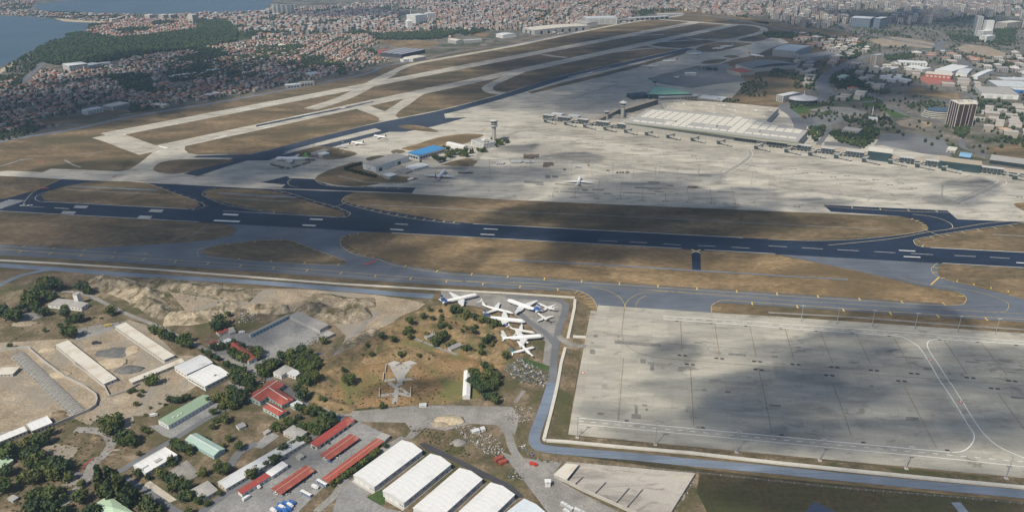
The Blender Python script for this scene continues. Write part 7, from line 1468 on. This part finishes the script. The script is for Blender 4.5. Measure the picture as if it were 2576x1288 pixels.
for i,(x,y,h)in enumerate(((1200,55,75),(1245,58,78),(1365,120,60),(760,160,55),(1560,210,60))):
 p=G(*T(1,0,(x,y)));mn=tag(empty('minaret',(p.x,p.y,0.1)),f'thin white minaret of the upper town, number {["one", "two", "three", "four", "five"][i]} from the sea'.replace('number one from','closest to'),'minaret')
 mb=MB();mb.tube((0,0,0),(0,0,h*0.8),2.6,2.0,8);mb.obj('shaft',W_white,mn);mb=MB();mb.tube((0,0,h*0.8),(0,0,h),2.2,0.1,8);mb.obj('spire',W_grey,mn)
 # greenery that nobody could count: parks, street trees, groves
def fill(poly,spc,hr,keep=1.0):
 W_=[G(*p)for p in poly];x0,x1=min(p.x for p in W_),max(p.x for p in W_);y0,y1=min(p.y for p in W_),max(p.y for p in W_);y=y0
 while y<y1:
  x=x0
  while x<x1:
   X,Y_=x+rnd.uniform(-.5,.5)*spc,y+rnd.uniform(-.5,.5)*spc;q=px((X,Y_,0))
   if rnd.random()<keep and inside(q[0],q[1],poly):TREES.append((X,Y_,rnd.uniform(*hr)))
   x+=spc
  y+=spc
fill(PARK,10,(8,15),0.85)
_n0=len(TREES);fill([(1990,90),(2100,75),(2300,62),(2600,60),(2600,420),(2400,380),(2180,335),(2060,300),(2010,235),(2130,190)],21,(6,11),0.3)
TREES[_n0:]=[t for t in TREES[_n0:]if not any(abs(t[0]-p.x)<24 and abs(t[1]-p.y)<24 for p in ROADPX)and not any(inside(*px((t[0],t[1],0)),e)for e in BARE)]
for P,s_,hr,k in((T(1,0,(1200,395),(1300,345),(1850,325),(2050,330),(1850,400),(1400,410)),11,(9,15),0.95),(T(1,0,(0,500),(300,470),(500,480),(420,560),(150,600),(0,680)),11,(8,14),0.9),(T(0,0,(1600,650),(1900,560),(2100,590),(2576,560),(2576,640),(2000,720),(1700,740)),12,(8,14),0.6),(T(0,0,(1640,740),(2200,720),(2300,690),(2576,650),(2576,700),(2200,790),(1720,830)),11,(8,14),0.8),(T(1,0,(200,640),(800,630),(830,660),(500,690),(250,690)),12,(8,14),0.9),(T(1,0,(820,650),(880,640),(900,760),(830,760)),9,(8,15),1),(T(0,0,(0,770),(260,760),(180,900),(0,900)),11,(7,12),0.9),(T(0,0,(60,680),(250,560),(420,470),(560,400),(600,420),(450,600),(300,740),(60,740)),12,(6,12),0.7),(T(0,0,(60,1230),(300,1160),(470,1180),(300,1240),(100,1270)),10,(6,10),0.9),(T(0,0,(560,1150),(820,1070),(810,1140),(620,1180)),10,(5,9),0.8),
(T(0,0,(1300,1060),(1700,1060),(1550,1110),(1300,1140)),10,(5,10),0.9),(T(0,0,(1980,230),(2330,200),(2340,280),(1990,310)),11,(10,16),1),(T(0,0,(0,400),(0,0),(1,0),(1,1)),50,(5,9),0),(T(0,0,(120,130),(700,125),(1100,170),(1400,160),(1100,200),(600,190),(200,160)),14,(6,12),0.6),(T(0,0,(900,250),(1100,240),(1000,300),(850,340)),12,(6,12),0.7),(T(0,0,(0,0),(330,40),(320,90),(0,130)),16,(6,12),0.6),(T(0,0,(650,350),(830,330),(900,370),(700,400)),10,(8,13),0.9),
([(0,325),(60,318),(120,322),(60,345),(0,358)],9,(5,10),0.8),(T(0,1,(0,10),(330,0),(400,20),(200,60),(0,130)),9,(5,9),0.6),(T(1,0,(2000,330),(2300,280),(2350,310),(2100,370)),11,(8,14),0.9),(T(2,0,(180,190),(300,150),(560,130),(580,160),(400,200),(200,230)),12,(8,14),0.8),(T(2,0,(650,40),(1000,20),(1100,60),(800,90)),13,(8,14),0.7),
(T(3,0,(-60,340),(200,340),(400,350),(640,400),(720,440),(400,400),(0,390)),10,(8,14),0.95),(T(3,0,(720,440),(980,440),(940,560),(860,600),(700,600)),10,(8,14),0.9),(T(3,0,(1160,570),(1450,540),(1480,590),(1200,620)),10,(7,12),0.9),(T(3,0,(640,760),(760,720),(860,740),(900,830),(1080,850),(1090,890),(880,900),(700,900),(640,830)),10,(8,14),0.85),(T(3,0,(880,915),(1200,910),(1230,950),(900,930)),8,(6,9),0.9),(T(3,0,(560,1000),(700,955),(900,950),(1060,985),(1050,1000),(880,970),(680,985)),8,(4,7),0.8),
(T(3,0,(200,760),(480,700),(500,780),(440,900),(260,900),(220,820)),12,(8,13),0.6),(T(3,0,(190,1060),(560,1040),(620,1070),(420,1075),(220,1090)),8,(5,9),0.8),(T(3,0,(1080,990),(1180,1080),(1150,1130),(1060,1100)),9,(6,10),0.7),(T(3,0,(330,1170),(700,1130),(740,1160),(560,1180),(360,1200)),9,(5,9),0.7),(T(3,0,(740,1190),(960,1180),(1200,1180),(1260,1260),(1000,1288),(800,1250)),10,(6,11),0.6),
(T(3,0,(1340,1050),(1620,1020),(1790,1050),(1600,1100),(1400,1090)),10,(5,10),0.7),(T(3,0,(2020,900),(2150,930),(2160,1000),(2060,960)),10,(6,11),0.8),(T(3,0,(2120,1020),(2568,1060),(2568,1250),(2300,1200),(2110,1090)),12,(6,11),0.6),(T(3,0,(1900,560),(2350,620),(2568,640),(2568,680),(2100,650)),11,(6,10),0.7),(T(3,0,(1780,340),(2100,380),(2400,400),(2450,480),(2200,440),(1850,420)),12,(7,12),0.7),(T(3,0,(2250,310),(2480,300),(2480,440),(2300,400)),11,(8,13),0.9),(T(3,0,(950,300),(1250,330),(1500,400),(1250,370),(1000,350)),14,(6,10),0.5),
(T(3,0,(450,470),(1000,250),(1200,100),(1700,130),(1700,300),(1200,280)),40,(8,14),0.3),(T(3,1,(600,60),(780,40),(1000,0),(1120,20),(1060,140),(960,210),(700,150)),8,(7,12),0.95),(T(3,1,(370,60),(420,0),(570,0),(560,70),(470,150)),8,(6,11),0.8),(T(3,1,(1850,60),(1880,-10),(2000,-10),(2020,70),(1930,105)),8,(8,12),1),(T(3,1,(2160,130),(2300,90),(2568,110),(2568,170),(2300,150),(2180,180)),10,(6,10),0.8),(T(2,0,(2300,850),(2480,780),(2576,870),(2576,960),(2400,1000),(2280,930)),13,(6,10),0.5),(T(2,0,(2000,1000),(2300,1010),(2300,1030),(2080,1030)),9,(5,9),0.9),(T(3,0,(0,700),(60,690),(200,740),(180,800),(0,780)),10,(7,12),0.7),(T(2,0,(1850,700),(2050,690),(2060,720),(1880,715)),9,(5,9),0.8),
(T(3,0,(2120,90),(2450,60),(2568,120),(2500,170),(2200,150)),18,(7,12),0.6),(T(1,0,(0,170),(200,150),(500,190),(420,250),(150,240)),16,(8,13),0.6),(T(1,0,(300,260),(600,230),(640,260),(350,290)),12,(8,13),0.8),(T(1,0,(1000,180),(1400,160),(1480,230),(1050,220)),15,(8,13),0.6),(T(1,0,(1600,200),(1900,180),(1950,230),(1650,250)),14,(8,13),0.7)):
 fill(P,s_,hr,k)
bmi=[]
for sub in(1,0):
 for sd_ in range(5):
  bm=bmesh.new();bmesh.ops.create_icosphere(bm,subdivisions=1 if sub else 1,radius=0.5);r2=random.Random(sd_+sub*9)
  for v_ in bm.verts:v_.co=Vector((v_.co.x,v_.co.y,v_.co.z*0.9))*r2 .uniform(0.7,1.2);v_.co.z+=0.5
  bm.verts.ensure_lookup_table();bmi.append(([tuple(v_.co)for v_ in bm.verts],[tuple(v_.index for v_ in f.verts)for f in bm.faces]));bm.free()
mt=MB()
for X,Y_,h_ in TREES:
 q=px((X,Y_,0))
 if q[0]<-40 or q[0]>2620 or q[1]<-16:continue
 vs_,fs_=bmi[rnd.randrange(10)];i0=len(mt.v);w_=h_*rnd.uniform(0.75,1.1);a=rnd.uniform(0,6.28);ca,sa=math.cos(a)*w_,math.sin(a)*w_
 mt.v+=[(X+x*ca-y*sa,Y_+x*sa+y*ca,z*h_)for x,y,z in vs_];mt.f+=[tuple(i0+k for k in f)for f in fs_];mt.m+=[0]*len(fs_)
tt=mt.obj('distant_trees',L_far,kind='stuff');tt['label']='dark green trees of parks, streets and groves beyond the airfield'
# ------------------------------------------------------------------ vehicles and yard clutter
def car_proto(name,L,W,H,hood=0.25,box=False,mats=None):
 o=empty(name,(0,0,0));body,glass=mats
 mb=MB()
 if box:mb.box(-L/2,L*0.28,-W/2,W/2,0.5,H,bottom=True)
 else:mb.loft([[(-L/2,-W/2,0.35),(-L/2,W/2,0.35),(-L/2,W/2,H*0.58),(-L/2,-W/2,H*0.58)],[(L/2,-W/2,0.35),(L/2,W/2,0.35),(L/2,W/2*0.9,H*0.5),(L/2,-W/2*0.9,H*0.5)]])
 mb.obj('body',body,o)
 mb=MB()
 if box:mb.box(L*0.30,L*0.48,-W/2*0.95,W/2*0.95,0.5,H*0.75,bottom=True)
 else:mb.loft([[(-L*0.42,-W*0.45,H*0.56),(L*0.24,-W*0.45,H*0.54),(L*0.24,W*0.45,H*0.54),(-L*0.42,W*0.45,H*0.56)],[(-L*0.33,-W*0.38,H),(L*0.08,-W*0.38,H),(L*0.08,W*0.38,H),(-L*0.33,W*0.38,H)]])
 mb.obj('cabin',glass if not box else body,o)
 if box:piece('windscreen',o,W_glass,L*0.475,L*0.486,-W*0.42,W*0.42,H*0.42,H*0.7)
 else:piece('roof',o,body,-L*0.32,L*0.07,-W*0.37,W*0.37,H+0.01,H+0.06)
 for x in(-L*0.32,L*0.32):
  for s in(-1,1):mb=MB();mb.tube((x,s*(W/2-0.2),0.33),(x,s*(W/2+0.02),0.33),0.33 if not box else 0.48,k=10);mb.obj('wheel',A_tyre,o)
 return o
V_white=plain('car_white',(0.70,0.70,0.69),0.3,var=0.03,spec=0.5);V_blue=plain('truck_blue',(0.05,0.15,0.42),0.4,var=0.06,spec=0.5);V_silver=plain('car_silver',(0.42,0.43,0.44),0.3,var=0.03,spec=0.5);V_red=plain('truck_red',(0.5,0.05,0.04),0.4);V_yel=plain('truck_yellow',(0.55,0.40,0.08),0.5);V_dark=plain('car_dark',(0.05,0.055,0.065),0.3,spec=0.5)
PROTO={'car':car_proto('car',4.4,1.8,1.5,mats=(V_white,W_glass)),'dark':car_proto('car',4.4,1.8,1.5,mats=(V_dark,W_glass)),'silver':car_proto('car',4.4,1.8,1.5,mats=(V_silver,W_glass)),'bluecar':car_proto('car',4.6,1.8,1.6,mats=(V_blue,W_glass)),'truck':car_proto('truck',7.0,2.4,3.0,box=True,mats=(V_white,W_glass)),'blue':car_proto('truck',7.0,2.4,2.6,box=True,mats=(V_blue,W_glass)),'red':car_proto('truck',7.5,2.5,2.4,box=True,mats=(V_red,W_glass)),'yellow':car_proto('truck',8.0,2.5,2.8,box=True,mats=(V_yel,W_glass))}
def bus_proto(name,m,band):
 o=empty(name,(0,0,0));mb=MB();mb.box(-6,6,-1.25,1.25,0.4,3.1,bottom=True);mb.obj('body',m,o)
 for s in(-1,1):piece('window_band',o,W_glass,-5.6,5.6,s*1.26-0.02,s*1.26+0.02,1.6,2.6);piece('skirt',o,band,-5.9,5.9,s*1.27-0.015,s*1.27+0.015,0.5,1.4)
 piece('windscreen',o,W_glass,5.98,6.03,-1.1,1.1,1.2,2.7);piece('roof',o,V_white,-5.9,5.9,-1.2,1.2,3.11,3.25)
 for x in(-3.6,3.8):
  for s in(-1,1):mb=MB();mb.tube((x,s*1.05,0.5),(x,s*1.28,0.5),0.5,k=10);mb.obj('wheel',A_tyre,o)
 return o
PROTO['bus']=bus_proto('bus',V_white,V_blue);PROTO['apronbus']=bus_proto('apron_bus',V_silver,V_silver)
used=set()
def vehicle(kind,p,rz,label,cat,group=None,z=0.3):
 src=PROTO[kind];o=copy_tree(src);q=G(*p);o.location=(q.x,q.y,z);o.rotation_euler=(0,0,rz);tag(o,label,cat,group);return o
def ang(c,r,a,b_):A,B=G(*T(c,r,a)),G(*T(c,r,b_));return math.atan2(B.y-A.y,B.x-A.x)
AM=ang(1,3,(655,950),(1212,545));AX=AM-math.pi/2
for(x,y),k,lab in(((690,760),'car','white car with its nose out at the end of the middle red carport'),((803,742),'car','white car parked beside a silver one under the middle red carport'),((830,720),'silver','silver car parked under the middle red carport'),((742,785),'bluecar','blue car parked at the end of the middle red carport'),((200,1105),'car','white van-like car at the near end of the large red carport'),((295,1108),'silver','silver car beside the large red carport'),((330,1085),'dark','dark car beside the large red carport'),((475,985),'dark','dark car beside the middle of the large red carport'),((565,915),'silver','silver car at the far end of the large red carport'),((730,600),'dark','dark car standing before the patched red garage row'),((860,690),'dark','dark car hidden half under the middle red carport')):
 vehicle(k,T(1,3,(x,y)),AX,lab,'car')
vehicle('bus',T(1,3,(505,1120)),ang(1,3,(455,1085),(560,1140)),'long white and blue bus alone at the motor pool edge','bus');vehicle('bus',T(1,3,(664,1012)),AX,'white bus backed up to the long red carport','bus');vehicle('truck',T(1,3,(598,1048)),ang(1,3,(560,1030),(640,1060)),'white box truck beside the long bus','truck');vehicle('truck',T(1,3,(20,1045)),AX,'white box truck in front of the banded garage row','truck')
for i,(x,y)in enumerate(((365,1205),(345,1235),(300,1215),(250,1235),(265,1255),(330,1265),(225,1275),(180,1288),(290,1285))):
 vehicle('blue' if i%3!=1 else 'truck',T(1,3,(x,y)),AX+(0.0 if i%2 else 0.1),'blue truck in the jumble of parked trucks at the motor pool' if i%3!=1 else 'white truck in the jumble of blue trucks at the motor pool','truck','blue trucks at the motor pool' if i%3!=1 else 'white trucks among the blue ones')
for i,(x,y)in enumerate(((2535,48),(2440,92),(2385,130),(2325,168),(2480,75),(2410,115),(2355,148))):vehicle(('car','silver','dark')[i%3],T(0,3,(x,y)),AX+0.6,('white','silver','dark')[i%3]+' car parked in the row under the dark trees','car',('white','silver','dark')[i%3]+' cars under the dark trees')
vehicle('truck',T(0,2,(2435,775)),0.3,'white van at the upper corner of the tarmac yard','van');vehicle('yellow',T(0,2,(1092,705)),0.5,'yellow dump truck on the dirt track above the bare yard','truck');vehicle('red',T(2,3,(212,815)),-0.35,'red crane truck on the gravel beside the concrete compound','truck');vehicle('bluecar',T(1,2,(638,985)),0.4,'blue van at the fork of the gravel road','van');vehicle('car',T(1,2,(55,1275)),0.4,'white car on the camp road by the grove','car');vehicle('truck',T(0,3,(2480,1160)),AM,'white truck beside the banded garages','truck');vehicle('truck',T(0,3,(1550,325)),0.4,'white tank trailer beside the green-roofed building','trailer')
vehicle('dark',T(0,2,(970,880)),0.2,'black loader standing on the bare sandy yard','loader').scale=(2.2,1.8,2.2)
# container row by the metal shed
for i,(a,b_)in enumerate((((490,1185),(550,1215)),((560,1225),(600,1250)),((625,1245),(700,1280)),((680,1275),(780,1320)),((520,1255),(570,1285)))):
 A,B=G(*T(2,3,a),2.6),G(*T(2,3,b_),2.6);m_=(A+B)/2;o=tag(empty('container',(m_.x,m_.y,0.2),math.atan2(B.y-A.y,B.x-A.x)),'grey steel container in the row by the ribbed metal shed','container','grey containers by the metal shed');L=max(6,(B-A).length)
 mb=MB();mb.box(-L/2,L/2,-1.4,1.4,0,2.6);mb.obj('body',W_grey,o);piece('roof',o,R_pale,-L/2-0.03,L/2+0.03,-1.43,1.43,2.62,2.72);piece('door',o,W_door,L/2,L/2+0.05,-1.2,1.2,0.1,2.5)
for i,(x,y,m)in enumerate(((2440,765,V_red),(2480,800,V_red))):
 p=G(*T(1,3,(x,y)));o=tag(empty('container',(p.x,p.y,0.2),0.5),'rust red container lying among the rubble heaps','container','red containers in the rubble');mb=MB();mb.box(-4,4,-2,2,0,3);mb.obj('body',plain('rust_red',(0.30,0.075,0.05),0.8,grime=(0.25,0.13,0.09)),o);piece('roof',o,MATS['rust_red'],-4.05,4.05,-2.05,2.05,3.02,3.1)
 # apron buses and trolleys
C6a=lambda x,y:G(*C6(x,y))
_a=C6a(1440,870);_b=C6a(1480,840);AB=math.atan2(_b.y-_a.y,_b.x-_a.x)
for i in range(4):vehicle('apronbus',C6(1465+i*34,868),AB,'silver apron bus in the short row beside the ramp road','bus','apron buses in the short row',0.5)
for i in range(16):vehicle('apronbus',C6(1705+i*21+(30 if i>8 else 0),838+(i%2)*9),AB+(0.0 if i<9 else 0.9),'silver apron bus in the long double row on the apron','bus','apron buses in the long row',0.5)
vehicle('bus',C6(1028,738),0.1,'white bus on the ramp road below the dark trees','bus',None,0.5);vehicle('truck',C6(1600,905),0.1,'white catering truck next to the apron bus row','truck',None,0.5);vehicle('apronbus',T(2,1,(660,403)),-0.45,'pale blue fuel bowser alone on the apron','truck',None,0.5)
tr=empty('baggage_trolley',(0,0,0));piece('deck',tr,M_dsteel,-1.8,1.8,-0.9,0.9,0.4,0.7);piece('load',tr,plain('trolley_load',(0.22,0.17,0.14),0.8,var=0.3),-1.6,1.6,-0.8,0.8,0.72,2.0)
for x in(-1.2,1.2):piece('wheel',tr,A_tyre,x-0.3,x+0.3,-0.95,0.95,0,0.4)
def trolleys(pts,label,group):
 for x,y in pts:o=copy_tree(tr);q=G(x,y);o.location=(q.x,q.y,0.5);o.rotation_euler=(0,0,rnd.uniform(0,3));o.scale=(1.5,1.5,1.3);tag(o,label,'trolley',group)
trolleys([C5(40+i*16,530+i*5+(i%2)*8)for i in range(6)]+[C5(155+i*15,560+i*4+(i%2)*12)for i in range(7)]+[C5(305+i*20,600)for i in range(3)]+[C5(405+i*20,580-i*5)for i in range(6)]+[C5(570+i*18,530-i*5)for i in range(7)]+[C5(620+i*22,455+(i%2)*8)for i in range(7)],'loaded baggage trolley in the clusters round the green-tailed freighter','trolleys round the green-tailed freighter')
trolleys([C6(1920+(i%9)*28,725+(i//9)*22+rnd.uniform(-6,6))for i in range(24)]+[C6(2250+(i%6)*28,860+(i//6)*24+rnd.uniform(-6,6))for i in range(16)],'baggage trolley in the clusters on the main apron beside the bus rows','trolleys beside the bus rows')
trolleys([C6(820+i*24,1020+rnd.uniform(-6,6))for i in range(10)]+T(2,1,(1055,455),(1085,455),(1110,455),(1145,455),(1162,452),(1775,600),(1800,602),(1825,604),(1850,604),(765,380),(960,435),(525,425)),'baggage trolley or cart left standing on the open apron','trolleys left on the open apron')
# cars on the highways and car parks
for i in range(70):
 p=ROADPX[rnd.randrange(len(ROADPX)-1)];o=copy_tree(PROTO[rnd.choice(('car','silver','dark'))]);o.location=(p.x+rnd.uniform(-9,9),p.y+rnd.uniform(-9,9),0.5);o.rotation_euler=(0,0,rnd.uniform(0,6.28));o.scale=(1.1,1.1,1.1)
 nm='white' if o.children[0].data==PROTO['car'].children[0].data else 'silver' if o.children[0].data==PROTO['silver'].children[0].data else 'dark'
 tag(o,f'small {nm} car driving on the city roads beyond the terminal','car',f'{nm} cars on the city roads')
for k in list(PROTO.values())+[tr]:
 for ch in list(k.children):bpy.data.objects.remove(ch)
 bpy.data.objects.remove(k)
 # rubble and rubbish
def rubble(name,poly,nn_,mat,label,sz=(0.4,1.6)):
 mb=MB();k=0;xs=[p[0]for p in poly];ys=[p[1]for p in poly]
 while k<nn_:
  x,y=rnd.uniform(min(xs),max(xs)),rnd.uniform(min(ys),max(ys))
  if not inside(x,y,poly):continue
  p=G(x,y);k+=1;s=rnd.uniform(*sz);a=Vector((rnd.gauss(0,1),rnd.gauss(0,1),rnd.gauss(0,.5))).normalized();c_=p+Vector((0,0,0.2+rnd.uniform(0,s*0.6)))
  mb.bar(c_-a*s*0.8,c_+a*s*0.8,s*rnd.uniform(0.3,0.9),s*rnd.uniform(0.2,0.6))
 o=mb.obj(name,mat,kind='stuff');o['label']=label;return o
M_rub=varied('rubble',[(0.30,0.285,0.26),(0.22,0.20,0.18),(0.42,0.41,0.39),(0.15,0.12,0.09),(0.27,0.19,0.13),(0.5,0.5,0.49),(0.12,0.125,0.13),(0.2,0.18,0.14)],0.9)
M_rubw=varied('rubbish',[(0.5,0.5,0.5),(0.30,0.30,0.29),(0.08,0.08,0.08),(0.18,0.18,0.16),(0.36,0.33,0.28),(0.12,0.18,0.28),(0.12,0.13,0.09),(0.10,0.12,0.06)],0.8)
rubble('rubbish_dump',T(2,2,(-90,1140),(0,1060),(60,1030),(200,1080),(370,1180),(360,1300),(300,1330),(60,1260)),420,M_rubw,'white and grey rubbish dump beside the propeller plane',(0.5,2.0))
rubble('rubble_field',T(1,3,(1960,430),(2150,410),(2300,480),(2480,600),(2520,780),(2300,700),(2100,560)),420,M_rub,'grey and brown rubble heaps along the gravel road',(0.4,1.5))
rubble('scrap_heap',T(1,2,(500,860),(640,780),(780,800),(860,750),(700,860),(420,940)),160,M_rub,'scrap and rubble beside the tarmac yard',(0.4,1.6))
rubble('scrap_heap',T(0,2,(2330,560),(2576,500),(2650,640),(2450,700),(2340,650)),160,M_rubw,'dark scrap yard with white pieces behind the quarry',(0.5,1.8))
rubble('paving_stacks',T(2,3,(-90,330),(40,210),(230,260),(180,380),(20,420)),200,M_rub,'stacks of paving slabs beside the service road',(0.4,1.2))
rubble('rubble_field',T(1,2,(1050,810),(1150,760),(1260,780),(1210,840),(1090,850)),120,M_rub,'dark rubble beside the gravel road in the quarry',(0.4,1.4))
rubble('pale_rocks',T(2,3,(20,620),(120,610),(260,760),(480,780),(470,800),(240,780),(130,690),(50,680)),50,M_rubw,'pale boulders along the gravel edge',(0.6,1.6))
rubble('rubbish_heap',T(2,3,(-60,860),(60,880),(120,960),(60,1000),(-40,940)),40,M_rubw,'blue and white rubbish by the gravel road',(0.6,1.6))
rubble('wall_debris',T(2,3,(1820,930),(1860,940),(1700,1200),(1600,1288),(1580,1288),(1720,1100)),90,M_rub,'debris along the outer wall of the compound',(0.4,1.2))
# low scrub dotted over the near rough ground
sc=MB();areas=(T(0,2,(0,250),(700,180),(950,300),(1300,560),(1280,650),(800,820),(0,860)),T(0,2,(1100,200),(2576,300),(2576,420),(1700,560),(1400,520)),T(0,3,(420,440),(1000,300),(1400,560),(1300,760),(700,900)),T(1,2,(600,1288),(900,1030),(1500,680),(2000,560),(2500,800),(2450,1100),(1900,1288)),T(1,3,(1500,420),(1900,480),(2200,760),(2000,720),(1640,560)),T(0,3,(0,900),(900,950),(1000,1288),(0,1288)),T(1,3,(560,40),(1400,0),(1900,60),(1900,200),(1000,270),(700,170)))
for poly in areas:
 xs=[p[0]for p in poly];ys=[p[1]for p in poly];k=0
 while k<150:
  x,y=rnd.uniform(min(xs),max(xs)),rnd.uniform(min(ys),max(ys))
  if not inside(x,y,poly):continue
  p=G(x,y);z=terrain(p.x,p.y);s=rnd.uniform(0.4,1.3);k+=1
  vs_,fs_=bmi[rnd.randrange(10)];i0=len(sc.v);sc.v+=[(p.x+a*s*2,p.y+b_*s*2,z+c_*s*1.1)for a,b_,c_ in vs_];sc.f+=[tuple(i0+q for q in f)for f in fs_];sc.m+=[0]*len(fs_)
so_=sc.obj('undergrowth',varied('scrub_leaf',[(0.06,0.065,0.03),(0.10,0.085,0.04),(0.045,0.055,0.025),(0.14,0.11,0.06)],0.9),kind='stuff');so_['label']='low dry scrub dotted over the rough ground'
# wire fence along the dark field
fp_=path_pts(T(2,3,(480,790),(1180,840),(1860,900),(2576,975),(3400,1060),(4400,1140),(5200,1215)),True);fo_=tag(empty('wire_fence',fp_[0]),'grey wire fence on concrete posts along the dark field','fence');acc=0
for a,b_ in zip(fp_,fp_[1:]):
 A,B=a-fp_[0],b_-fp_[0];mb=MB()
 for z in(0.6,1.2,1.9):mb.bar(A+Vector((0,0,z)),B+Vector((0,0,z)),0.06)
 mb.obj('wire',M_steel,fo_);d=(B-A).length
 for i in range(int(d/6)):p=A.lerp(B,i*6/d);piece('post',fo_,W_conc,p.x-0.12,p.x+0.12,p.y-0.12,p.y+0.12,0,2.2)
 # ------------------------------------------------------------------ broken cloud between sun and ground (above and outside the picture)
def cloud_mat():
 m=bpy.data.materials.new('cloud_vapour');m.use_nodes=True;n=m.node_tree.nodes;l=m.node_tree.links;n.clear()
 out=n.new('ShaderNodeOutputMaterial');tc=n.new('ShaderNodeTexCoord')
 gi=n.new('ShaderNodeNewGeometry');ob=n.new('ShaderNodeObjectInfo')
 mp=N(n,l,'ShaderNodeVectorMath',operation='MULTIPLY');l.new(tc.outputs['Object'],mp.inputs[0]);mp.inputs[1].default_value=(1,1,0)
 ln=N(n,l,'ShaderNodeVectorMath',operation='LENGTH');l.new(mp.outputs[0],ln.inputs[0])
 v=N(n,l,'ShaderNodeMapping',i_Vector=gi.outputs['Position'])
 a=nz(n,l,v.outputs[0],0.005,8,0.62,0.6)
 sm=N(n,l,'ShaderNodeMath',operation='MULTIPLY_ADD');l.new(a,sm.inputs[0]);sm.inputs[1].default_value=1.1;l.new(ln.outputs['Value'],sm.inputs[2])
 dens=ramp(n,l,N(n,l,'ShaderNodeMath',operation='MULTIPLY',i_0=sm.outputs[0],i_1=0.6).outputs[0],[(0.68,0.46),(0.80,0.0)])
 mx=n.new('ShaderNodeMixShader');l.new(dens,mx.inputs[0])
 tr=n.new('ShaderNodeBsdfTransparent');df=n.new('ShaderNodeBsdfDiffuse');df.inputs[0].default_value=(0.9,0.9,0.92,1)
 l.new(tr.outputs[0],mx.inputs[1]);l.new(df.outputs[0],mx.inputs[2]);l.new(mx.outputs[0],out.inputs[0])
 return m
M_cloud=cloud_mat()
def cloud_mesh(seed):
 bm=bmesh.new();bmesh.ops.create_icosphere(bm,subdivisions=4,radius=1.0)
 for v in bm.verts:
  d=noise.fractal(v.co*1.6+Vector((seed*7.3,0,0)),0.8,2.0,4)
  k=1+0.22*d
  v.co=Vector((v.co.x*k,v.co.y*k,v.co.z*(k+0.25*max(0,d))if v.co.z>0 else v.co.z*0.45))
 me=bpy.data.meshes.new('cloud');bm.to_mesh(me);bm.free();me.materials.append(M_cloud)
 me.polygons.foreach_set('use_smooth',[True]*len(me.polygons));return me
CM=[cloud_mesh(i)for i in range(4)]
CLOUD_Z=1300.0
SHADES=[(300,545,380,60),(700,560,330,95),(60,470,130,40),(420,640,480,60),(880,640,220,60),(560,430,140,40),(690,415,120,36),(1000,468,170,26),(1180,470,200,30),(1660,585,230,55),(1560,520,230,36),(1780,540,140,35),(1250,565,60,25),(2150,1010,380,80),(2220,900,230,44),(1820,1050,280,60),(2200,1190,420,50),(1570,985,80,26),(2520,1010,190,80),(2000,960,220,50),(280,235,330,60),(560,190,260,40),(80,280,200,50),(820,190,160,22),(900,36,150,10),(400,150,180,20),
(1150,215,220,16),(1400,170,220,24),(1480,205,130,24),(1650,140,180,40),(1850,130,180,50),(1750,85,160,22),(1950,75,150,26),(1600,95,160,18),
(2050,160,120,60),(2100,250,90,30),(2180,45,130,16),(2350,50,180,16),(1500,250,90,24),(1600,228,80,20),(1960,320,60,14),(2190,330,110,18),
(640,840,80,30),(740,960,60,30),(830,1090,110,36),(1400,640,60,20),(1090,700,60,30),
(1450,235,330,48),(1750,200,260,42),(1560,110,220,16),(1380,150,200,26),(560,425,300,30),(850,440,260,34),(250,270,240,40),(2150,200,110,50),(1700,600,250,50),(1520,600,110,60),(1500,545,250,40),
(2420,495,90,14),(1330,430,130,18),(1600,470,180,22),(2000,545,120,14),(1230,400,60,10)]
def add_clouds():
 for i,(cx_,cy_,ax,ay)in enumerate(SHADES):
  c=G(cx_,cy_);rx=(G(cx_+ax,cy_)-G(cx_-ax,cy_)).length/2;ry=(G(cx_,cy_-ay)-G(cx_,cy_+ay)).length/2
  p=c+SUNV*(CLOUD_Z/SUNV.z)
  o=link('cloud',CM[i%4],kind='structure',loc=p,rz=0.0,scale=(rx*1.42,ry*1.42,90+25*(i%3)))
add_clouds()
# ------------------------------------------------------------------ summer haze
mb=MB();mb.box(-13900,13900,-2900,29900,-1.0,455.0,bottom=True)
M_haze=bpy.data.materials.new('haze');M_haze.use_nodes=True;n=M_haze.node_tree.nodes;l=M_haze.node_tree.links;n.clear()
out=n.new('ShaderNodeOutputMaterial');pv=n.new('ShaderNodeVolumePrincipled')
pv.inputs['Color'].default_value=(0.55,0.76,1.0,1);pv.inputs['Density'].default_value=0.00008;pv.inputs['Anisotropy'].default_value=0.2
l.new(pv.outputs[0],out.inputs['Volume'])
mb.obj('haze',M_haze,kind='stuff')
